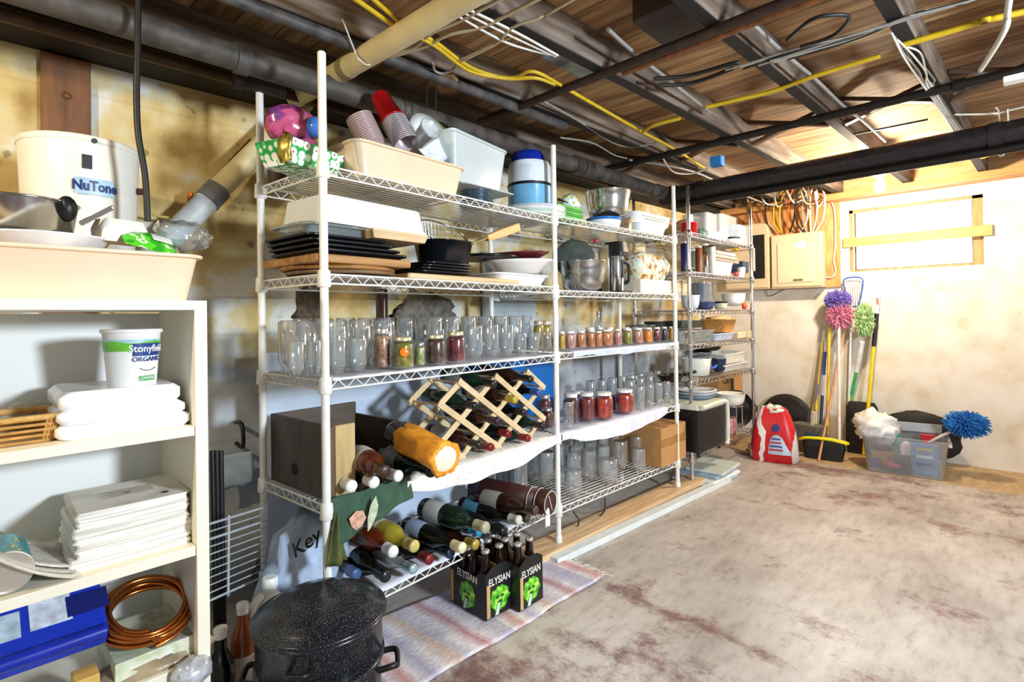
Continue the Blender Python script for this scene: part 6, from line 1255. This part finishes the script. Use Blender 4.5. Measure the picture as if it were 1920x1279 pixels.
bun = [(1478, 372, 1462, 436), (1482, 372, 1466, 436), (1490, 370, 1475, 436), (1495, 370, 1480, 436), (1505, 374, 1500, 436), (1512, 376, 1508, 436), (1518, 378, 1513, 436), (1524, 372, 1520, 434), (1530, 370, 1524, 434), (1536, 370, 1530, 433), (1455, 380, 1452, 436), (1425, 382, 1418, 418), (1415, 385, 1410, 418), (1405, 388, 1402, 418)]
cols = [('yellow', YEL), ('yellow', YEL), ('orange', ORG), ('black', BLK), ('white', WHT), ('black', BLK), ('grey', GRY), ('white', WHT), ('white', WHT), ('white', WHT), ('black', BLK), ('brown', C('#7a4a22', .6)), ('tan', BEI), ('orange', ORG)]
for k, (a_, b_, c_, d_) in enumerate(bun):
    p0_, p3_ = on_y(a_, b_-22, 4.80), on_y(c_, d_, 4.91); bow = .03*((k % 5)-2)
    pm1 = p0_.lerp(p3_, .35)+Vector((bow, -.05, .03)); pm2 = p0_.lerp(p3_, .75)+Vector((bow*.9, -.03, 0))
    solo('cable', '%s cable looping down into the electrical panels, %s from the plywood edge' % (cols[k][0], ORD[(9-k) % 14]), 'cable', MB().tube(smooth_path([p0_, pm1, pm2, p3_], 6), .007, 6), cols[k][1], group='cables into the panels')
for k in range(12):
    a_ = on_y(1385+k*13, 352+((k*7) % 14), 4.7); b_ = on_y(1400+k*13+((k*5) % 18), 385-((k*11) % 16), 4.82); m_ = a_.lerp(b_, .5)+Vector((0, -.05, -.05-.02*(k % 3)))
    solo('cable', '%s loose cable tangled above the panels, %s from the chrome rack' % (['black', 'tan', 'brown', 'white'][k % 4], ORD[k]), 'cable', MB().tube(smooth_path([a_, m_, b_], 7), .006, 6), [BLK, BEI, C('#7a4a22', .6), WHT][k % 4], group='tangle above the panels')
solo('cable', 'white cable running down the right edge of the plywood and curling to the panel', 'cable', MB().tube(smooth_path([on_y(q[0], q[1], 4.96) for q in ((1535, 368), (1556, 376), (1565, 400), (1566, 460), (1563, 485), (1567, 508), (1560, 520), (1546, 518), (1540, 508))], 6), .006, 7), WHT)
solo('cable', 'thin brown wire looped under the panels', 'cable', MB().tube(smooth_path([on_y(q[0], q[1], 4.97) for q in ((1436, 544), (1440, 555), (1452, 552), (1470, 543))], 6), .003, 6), BLK)
solo('chain_coil', 'white coiled spring cord hanging from the chrome rack corner', 'cord', MB().tube([Vector(UC.at(LC, -.02, 0).translation) + Vector((.008*math.cos(i*.9), .008*math.sin(i*.9), 1.62-.0012*i)) for i in range(150)], .0025, 5), WHT)
# ================================================================== BROOMS AND DUSTERS
def pole(pa, pb, r, segs, t):
    a_, b_ = Vector(pa), Vector(pb)
    for nm, f0, f1, m, rr_ in segs: mk(nm, MB().tube([a_.lerp(b_, f0), a_.lerp(b_, f1)], r*rr_, 10), m, t)
def fluff(c, r, n, sq, length, wdt=.004, seed=1, ax=None):
    mb = MB(); rnd = random.Random(seed)
    mb.sphere(c, r*.6, 14, 10, sq, .3, 3, seed)
    wdt *= .65
    for i in range(int(n*2.2)):
        d = Vector((rnd.gauss(0, 1), rnd.gauss(0, 1), rnd.gauss(0, 1))).normalized(); p = Vector(c)+Vector((d.x*sq[0], d.y*sq[1], d.z*sq[2]))*r*.45
        q = p+Vector((d.x*sq[0], d.y*sq[1], d.z*sq[2]))*length+Vector((rnd.uniform(-.3, .3), rnd.uniform(-.3, .3), rnd.uniform(-.4, .2)))*length*.8
        mb.tube([p, p.lerp(q, .55)+d.orthogonal()*length*.12, q], [wdt, wdt*1.1, wdt*.5], 5)
    return mb
FW = 4.93
def floorpt(px, py): return on_z(px, py, .005)
def leaner(name, label, cat, foot, head, yh): f = floorpt(*foot); h = on_y(head[0], head[1], yh); return thing(name, label, cat), f, h
# purple and pink duster on a pink-white pole with red tip
t, f, h = leaner('duster', 'long handled duster with purple and pink head leaning on the back wall', 'duster', (1574, 862), (1573, 600), 4.86)
pole(f, h, .011, [('tip', 0, .06, C('#c4202a', .4), 1.25), ('handle', .06, .96, C('#e9dcd2', .4), 1), ('collar', .95, 1.0, C('#d9a9b0', .4), 1.3)], t)
hp = on_y(1574, 590, 4.86); mk('pink_head', fluff((hp.x, hp.y, hp.z), .085, 260, (1, .8, 1.25), .055, .006, 3), C('#d98aa6', .9, 0, .25, 40), t, label='pink fluffy lower head')
hp = on_y(1571, 562, 4.87); mk('purple_head', fluff((hp.x, hp.y, hp.z), .09, 260, (1, .8, .85), .055, .006, 4), C('#7f6fc4', .9, 0, .3, 40), t, label='purple fluffy top')
# bug net / fly swatter like blue white squeegee
t = thing('dustpan', 'white and blue mesh swatter standing against the wall behind the dusters', 'swatter'); h0 = on_y(1597, 575, 4.95); h1 = on_y(1600, 527, 4.95)
M = Matrix.Translation((h0.x, 4.955, h0.z)); ww, hh_ = .12, on_y(1600, 523, 4.95).z-h0.z
mk('frame', MB().tube(smooth_path([(-.03, 0, 0), (-.04, 0, hh_*.5), (-.05, 0, hh_), (ww*.6, 0, hh_*1.0), (ww*.52, 0, hh_*.4), (.04, 0, 0)], 5), .006, 7, True), C('#2d55a8', .4), t, M); mb = MB()
for k in range(9): mb.tube([(-.04+.0145*k, 0, .02), (-.045+.0145*k, 0, hh_*.97)], .002, 4)
mk('mesh', mb, C('#e9eef8', .5), t, M); f = floorpt(1585, 848); mk('handle', MB().tube([(h0.x, 4.95, h0.z), (f.x, 4.9, .01)], .009, 8), C('#dfe6f0', .4), t)
# green mop
t, f, h = leaner('mop', 'green string mop turned head up with green and white handle', 'mop', (1578, 835), (1617, 640), 4.83)
pole(f, h, .0125, [('lower_pole', 0, .3, C('#34b06a', .35), 1), ('middle_pole', .3, .5, C('#8fd033', .35), 1.05), ('upper_pole', .5, .72, C('#3fbf5f', .35), 1), ('collar', .72, 1.0, C('#e6e9ea', .3), 1.35)], t)
hp = on_y(1621, 600, 4.83); mk('mop_head', fluff((hp.x, hp.y, hp.z), .085, 260, (.8, .6, 1.7), .042, .006, 6), C('#a3c487', .9, 0, .2, 40), t)
# yellow handled broom with white label
t, f, h = leaner('broom', 'broom with bright yellow handle and black grip at the right', 'broom', (1628, 845), (1648, 545), 4.93)
f.y = 4.85
pole(f, h, .0135, [('yellow_handle', 0, .66, C('#f2cf0e', .3), 1), ('grip', .66, .86, BLACK, 1.15), ('end_cap', .86, 1.0, C('#ece9ea', .4), .9)], t); p = f.lerp(h, .93); mk('sticker', MB().box(0, 0, 0, .016, .002, .05), C('#c8686c', .5), t, T(p.x, p.y-.013, p.z-.02))
# yellow pole, blue pole, purple stick, wooden stick
for (nm, lab, ft, hd, yh, r, segs) in (
    ('broom', 'broom with yellow pole and black brush beside the dusters', (1551, 850), (1556, 560), 4.93, .012, [('handle', .12, .9, C('#e0bb1d', .35), 1), ('grip', .9, 1.0, BLACK, 1.1)]),
    ('telescopic_pole', 'blue and black telescopic pole left of the yellow pole', (1536, 845), (1551, 590), 4.95, .009, [('lower_pole', 0, .4, C('#2a2c34', .4), 1.2), ('upper_pole', .4, 1, C('#c9cdd8', .3), .8), ('grip', .55, .72, C('#2a3f9a', .4), 1.4)]),
    ('stick', 'plain wooden stick leaning across the black brush', (1535, 864), (1583, 620), 4.9, .009, [('shaft', 0, 1, wood('#b98257', '#d9a579', (8, 8, 1)), 1)]),
    ('stick', 'thin lilac stick at the left end of the broom group', (1521, 840), (1542, 640), 4.95, .007, [('shaft', 0, .6, C('#8a86b0', .4), 1), ('top', .6, 1, C('#c9b44a', .4), 1.2)]),
    ('duster_pole', 'short yellow topped pole in front of the blue pole', (1528, 845), (1532, 740), 4.9, .009, [('shaft', 0, .75, C('#d8c9a0', .4), 1), ('knob', .7, 1.0, C('#e3c619', .4), 1.5)])):
    t, f, h = leaner(nm, lab, nm.split('_')[0], ft, hd, yh); pole(f, h, r, segs, t)
    if 'yellow pole and' in lab:
        q = floorpt(1541, 862); Mb = T(q.x+.0, q.y+.05, 0, .05)
        mk('brush_hood', MB().tube(smooth_path([(-.16, -.02, .13), (-.1, -.04, .155), (.05, -.045, .16), (.15, -.02, .14), (.14, .02, .14), (0, .03, .15), (-.14, .01, .135)], 4), .011, 7, True), C('#f0e21c', .35), t, Mb, label='yellow brush hood'); mk('bristles', MB().loft([(.25, .08, .03, 0), (.29, .06, .02, .1), (.24, .04, .02, .15)]), BLACK, t, Mb)
# round black lids leaning on the wall, bag of soil, dustpan
for (lab, px, py, yy, r) in (('large round black pan lid leaning against the back wall', 1475, 782, 4.93, .205),):
    p = on_y(px, py, yy); t = thing('round_cover', lab, 'lid', Matrix.Translation((p.x, 4.9, r)) @ Matrix.Rotation(PI/2-.22, 4, 'X')); mk('disc', MB().lathe([(r, 0), (r*1.02, .006), (r*.98, .012), (r*.8, .016), (.001, .02)], 48), C('#1d1a19', .4), t); mk('ring', MB().tube([(q[0]*r*.86, q[1]*r*.86, .017) for q in circle(1, 44)], .004, 6, True), C('#38322f', .3), t)
p = on_z(1492, 862, .01)
t = thing('dustpan', 'grey dustpan with pale handle standing behind the red bag', 'dustpan', T(p.x-.0, p.y+.35, 0, -.3)); mk('pan', MB().loft([(.2, .1, .01, 0), (.24, .14, .02, .22)]), C('#6d6a62', .5), t); mk('handle', MB().loft([(.03, .02, .008, .2), (.034, .024, .008, .33)], smooth=True), C('#d9cfb6', .4), t, Matrix.Rotation(.12, 4, 'Y')); mk('trim_edge', MB().box(.05, -.074, .1, .05, .004, .07), C('#1f5f7a', .4), t)
# red and white bag
bgm, nt, b = newmat('red_bag_print'); tc = N(nt, 'ShaderNodeTexCoord'); sp = N(nt, 'ShaderNodeSeparateXYZ'); nt.links.new(tc.outputs['Object'], sp.inputs[0]); no = noisefac(nt, 6, 2)
ma = N(nt, 'ShaderNodeMath', operation='MULTIPLY_ADD'); ma.inputs[1].default_value = .12; nt.links.new(no.outputs[0], ma.inputs[0]); nt.links.new(sp.outputs[0], ma.inputs[2])
rp = ramp(nt, ma.outputs[0], [(0, '#c81d22'), (.001, '#c81d22'), (.02, '#f1eae8'), (.04, '#c81d22')], 'CONSTANT'); mr = N(nt, 'ShaderNodeMapRange'); mr.inputs[1].default_value = -.18; mr.inputs[2].default_value = .25; nt.links.new(ma.outputs[0], mr.inputs[0])
rp = ramp(nt, mr.outputs[0], [(0, '#efe6e4'), (.14, '#c81d22'), (.3, '#f1eae8'), (.38, '#c81d22'), (.9, '#d8d0cc')], 'CONSTANT'); nt.links.new(rp.outputs[0], b.inputs['Base Color']); b.inputs['Roughness'].default_value = .35
p = on_z(1447, 868, .0)
t = thing('pet_food_bag', 'red and white plastic bag standing open on the floor by the back wall', 'bag', T(p.x-.01, p.y+.09, 0, .25) @ Matrix.Diagonal((.9, .9, .94, 1)))
R__ = []
for i, (w_, d_, zz_) in enumerate(((.34, .17, 0), (.37, .2, .03), (.35, .2, .15), (.31, .18, .27), (.25, .12, .36), (.2, .08, .41), (.16, .05, .43))):
    R__.append([(q[0]*(1+.05*mnoise.noise(Vector((q[0]*14, q[1]*14, i)))), q[1]*(1+.04*mnoise.noise(Vector((q[0]*10, q[1]*10, i+5)))), zz_+.015*mnoise.noise(Vector((q[0]*20, q[1]*20, 3)))*(i > 4)) for q in rrect(w_, d_, .07, 0, 6)])
mk('sack', MB().rings(R__), bgm, t)
LBm = C('#b9cfe6', .4, 0, .1); mk('label_panel', MB().sheet(lambda u, v: (.03+.17*(u-.42)-.03*v, -.111+.03*v*v+.05*(u-.5)**2, .07+.2*v), 8, 8), LBm, t); mk('emblem', MB().lathe([(.03, 0), (.03, .004)], 20), C('#2a2f7a', .4), t, Matrix.Translation((.02, -.098, .275)) @ Matrix.Rotation(PI/2-.3, 4, 'X'))
for k in range(4): mk('printed_line', MB().box(.02, -.112+.003*k, .1+.028*k, .1-.012*k, .003, .012), [C('#c0242c', .4), C('#3a4a9a', .4)][k % 2], t)
mk('bag_mouth', MB().sphere((0, 0, .4), .07, 18, 10, (1.4, .7, .6), .6, 3, 7), C('#d8dccf', .4), t)
# black bags behind
p = on_y(1606, 845, 4.86); solo('black_bag', 'black fabric bag standing against the wall between mop and broom', 'bag', MB().loft([(.2, .08, .03, 0), (.22, .1, .04, .1), (.21, .09, .04, .36), (.17, .05, .02, .4)], smooth=True), C('#1e1d1c', .8), T(-.93, 4.93-.02, 0))
a_, b_ = on_y(1680, 768, 4.93), on_y(1790, 790, 4.93)
solo('black_bag', 'long black padded bag lying behind the clear storage tote', 'bag', MB().sphere((0, 0, 0), .3, 26, 14, (.85, .22, .62), .12, 3, 2), C('#1b1a1a', .7), T((a_.x+b_.x)/2-.04, 4.88, .19))
# storage tote with cleaning things
ta, tb, tcn = on_z(1622, 883, 0), on_z(1775, 904, 0), on_z(1806, 855, 0)
ang_ = math.atan2(tb.y-ta.y, tb.x-ta.x); w_ = (tb-ta).length; d_ = .3
M = Matrix.Translation((ta.x, ta.y, 0)) @ R_(ang_) @ Matrix.Translation((w_/2, d_/2, 0)); hT = z_at(1775, 830, tb)
t = tub_bin('storage_tote', 'clear plastic storage tote of cleaning supplies on the floor by the wall', 'tote', M, w_*1.06, d_*1.05, hT, thin('#f3f5fa', .13, .12), .9, .014, .03)
for x in (-1, 1): mk('handle', MB().box(x*(w_*.53+.012), 0, hT-.05, .02, .14, .02), C('#e3e6ec', .3), t, bevel=.003)
mk('lid_leaf', MB().box(.0, d_*.5, hT, w_*.95, .01, .06), C('#aab2ba', .3), t)
inside = [('red sponge pack inside the tote near its front', MB().sphere((0, 0, .03), .055, 16, 8, (1.2, .8, .5)), C('#a83a4a', .6), -.06, -.06, .012, 'sponge'), ('yellow envelope of wipes inside the tote', MB().box(0, 0, 0, .14, .02, .1), C('#e0b05a', .5), -.12, .0, .02, 'wipes'), ('blue box of cleaner inside the tote at its right end', MB().loft([(.15, .06, .01, 0), (.15, .06, .01, .2)]), C('#5f8fc0', .4, 0, .4, 20), .11, -.03, .006, 'box'), ('black square pouch inside the tote', MB().box(0, 0, 0, .09, .02, .12), C('#23262e', .6), -.01, -.08, .006, 'pouch'), ('white bottle lying in the tote at its middle', MB().loft([(.08, .07, .02, 0), (.08, .07, .02, .16), (.03, .03, .01, .19)], smooth=True), C('#dcdde0', .3), .01, .05, .006, 'bottle'), ('green topped bottle standing in the tote', MB().lathe([(.03, 0), (.032, .16), (.012, .19), (.012, .24)], 18), C('#22a07a', .3), -.04, .07, .006, 'bottle'), ('red spray nozzle sticking up in the tote', MB().loft([(.05, .03, .01, .0), (.06, .03, .01, .2), (.08, .035, .01, .25)]), C('#c4262e', .35), .13, .06, .006, 'spray bottle')]
for lab, mb, m, x, y, zz_, cat in inside: solo(cat.replace(' ', '_'), lab, cat, mb, m, M @ Matrix.Translation((x, y, zz_)))
for k in range(3): mk('printed_line', MB().box(.17, -.0615, .06+.05*k, .09, .002, .018), [C('#24407a', .4), C('#e6ecf4', .4), C('#c8c23a', .4)][k], [o for o in bpy.data.objects if o.get('label', '').startswith('blue box of cleaner')][0], Matrix.Translation((-.17, .0305, 0)))
solo('label_card', 'purple label card on the inside of the tote at its left front', 'label', MB().box(0, 0, 0, .06, .003, .07), C('#5a3f8a', .5), M @ Matrix.Translation((-.165, -.105, .02)))
q = M @ Vector((-.16, .02, hT)); solo('plastic_bag', 'white crumpled plastic bags heaped on the left of the clear tote', 'bag', MB().sphere((0, 0, .03), .13, 26, 16, (1.0, .85, .8), .5, 3, 13), C('#f1efe9', .35, 0, .06, 20, bmp=.4), T(q.x, q.y, q.z))
t = thing('duster', 'bright blue fluffy duster lying over the right end of the clear tote', 'duster'); c_ = on_y(1812, 795, 4.62); mk('fluffy_head', fluff((c_.x, c_.y, c_.z), .1, 340, (1.15, .8, .8), .06, .007, 9), C('#2a78c4', .9, 0, .35, 40), t); e_ = M @ Vector((w_*.3, .05, hT-.05)); mk('handle', MB().tube([(c_.x-.04, c_.y, c_.z-.03), e_], .009, 8), C('#d9c9c9', .4), t)
# ================================================================== LIGHT
def area(name, loc, target, size, power, col, shape='DISK'):
    l = bpy.data.lights.new(name, 'AREA'); l.shape = shape; l.size = size; l.energy = power; l.color = col
    o = bpy.data.objects.new(name, l); COL.objects.link(o); o.location = loc
    o.rotation_euler = (Vector(target)-Vector(loc)).to_track_quat('-Z', 'Y').to_euler(); return o
def point(name, loc, r, power, col):
    l = bpy.data.lights.new(name, 'POINT'); l.shadow_soft_size = r; l.energy = power; l.color = col
    o = bpy.data.objects.new(name, l); COL.objects.link(o); o.location = loc; return o
area('daylight_lamp', (1.6, 1.35, 1.5), (-1.5, 1.5, .9), .35, KEY_W, (.80, .90, 1.0))
def spot(name, loc, target, r, power, col, ang):
    l = bpy.data.lights.new(name, 'SPOT'); l.shadow_soft_size = r; l.energy = power; l.color = col; l.spot_size = ang; l.spot_blend = .5
    o = bpy.data.objects.new(name, l); COL.objects.link(o); o.location = loc
    o.rotation_euler = (Vector(target)-Vector(loc)).to_track_quat('-Z', 'Y').to_euler(); return o
spot('warm_wall_spot', (-1.2, -.7, 1.9), (-2.3, .8, 1.35), .03, NEAR_W, (1, .82, .54), 1.9)  # unseen warm source from the left; narrowed to a spot so the ceiling stays dark
point('room_fill_light', (.35, 2.7, 2.0), .05, ROOM_W, (1, .86, .68))  # added warm fill under the joists, stands for no fixture
wd = bpy.data.worlds.new('basement_air'); SC.world = wd; wd.use_nodes = True; bg = wd.node_tree.nodes['Background']
bg.inputs[0].default_value = (1, .96, .89, 1); bg.inputs[1].default_value = WORLD
SC.view_settings.view_transform = 'Standard'; SC.view_settings.look = 'None'; SC.view_settings.gamma = 1; SC.view_settings.exposure = EXPO
SC.view_settings.use_curve_mapping = False
cy = SC.cycles
cy.max_bounces = 10; cy.diffuse_bounces = 4; cy.glossy_bounces = 4; cy.transmission_bounces = 6; cy.transparent_max_bounces = 24
cy.caustics_reflective = False; cy.caustics_refractive = False; cy.sample_clamp_indirect = 6; cy.use_denoising = True
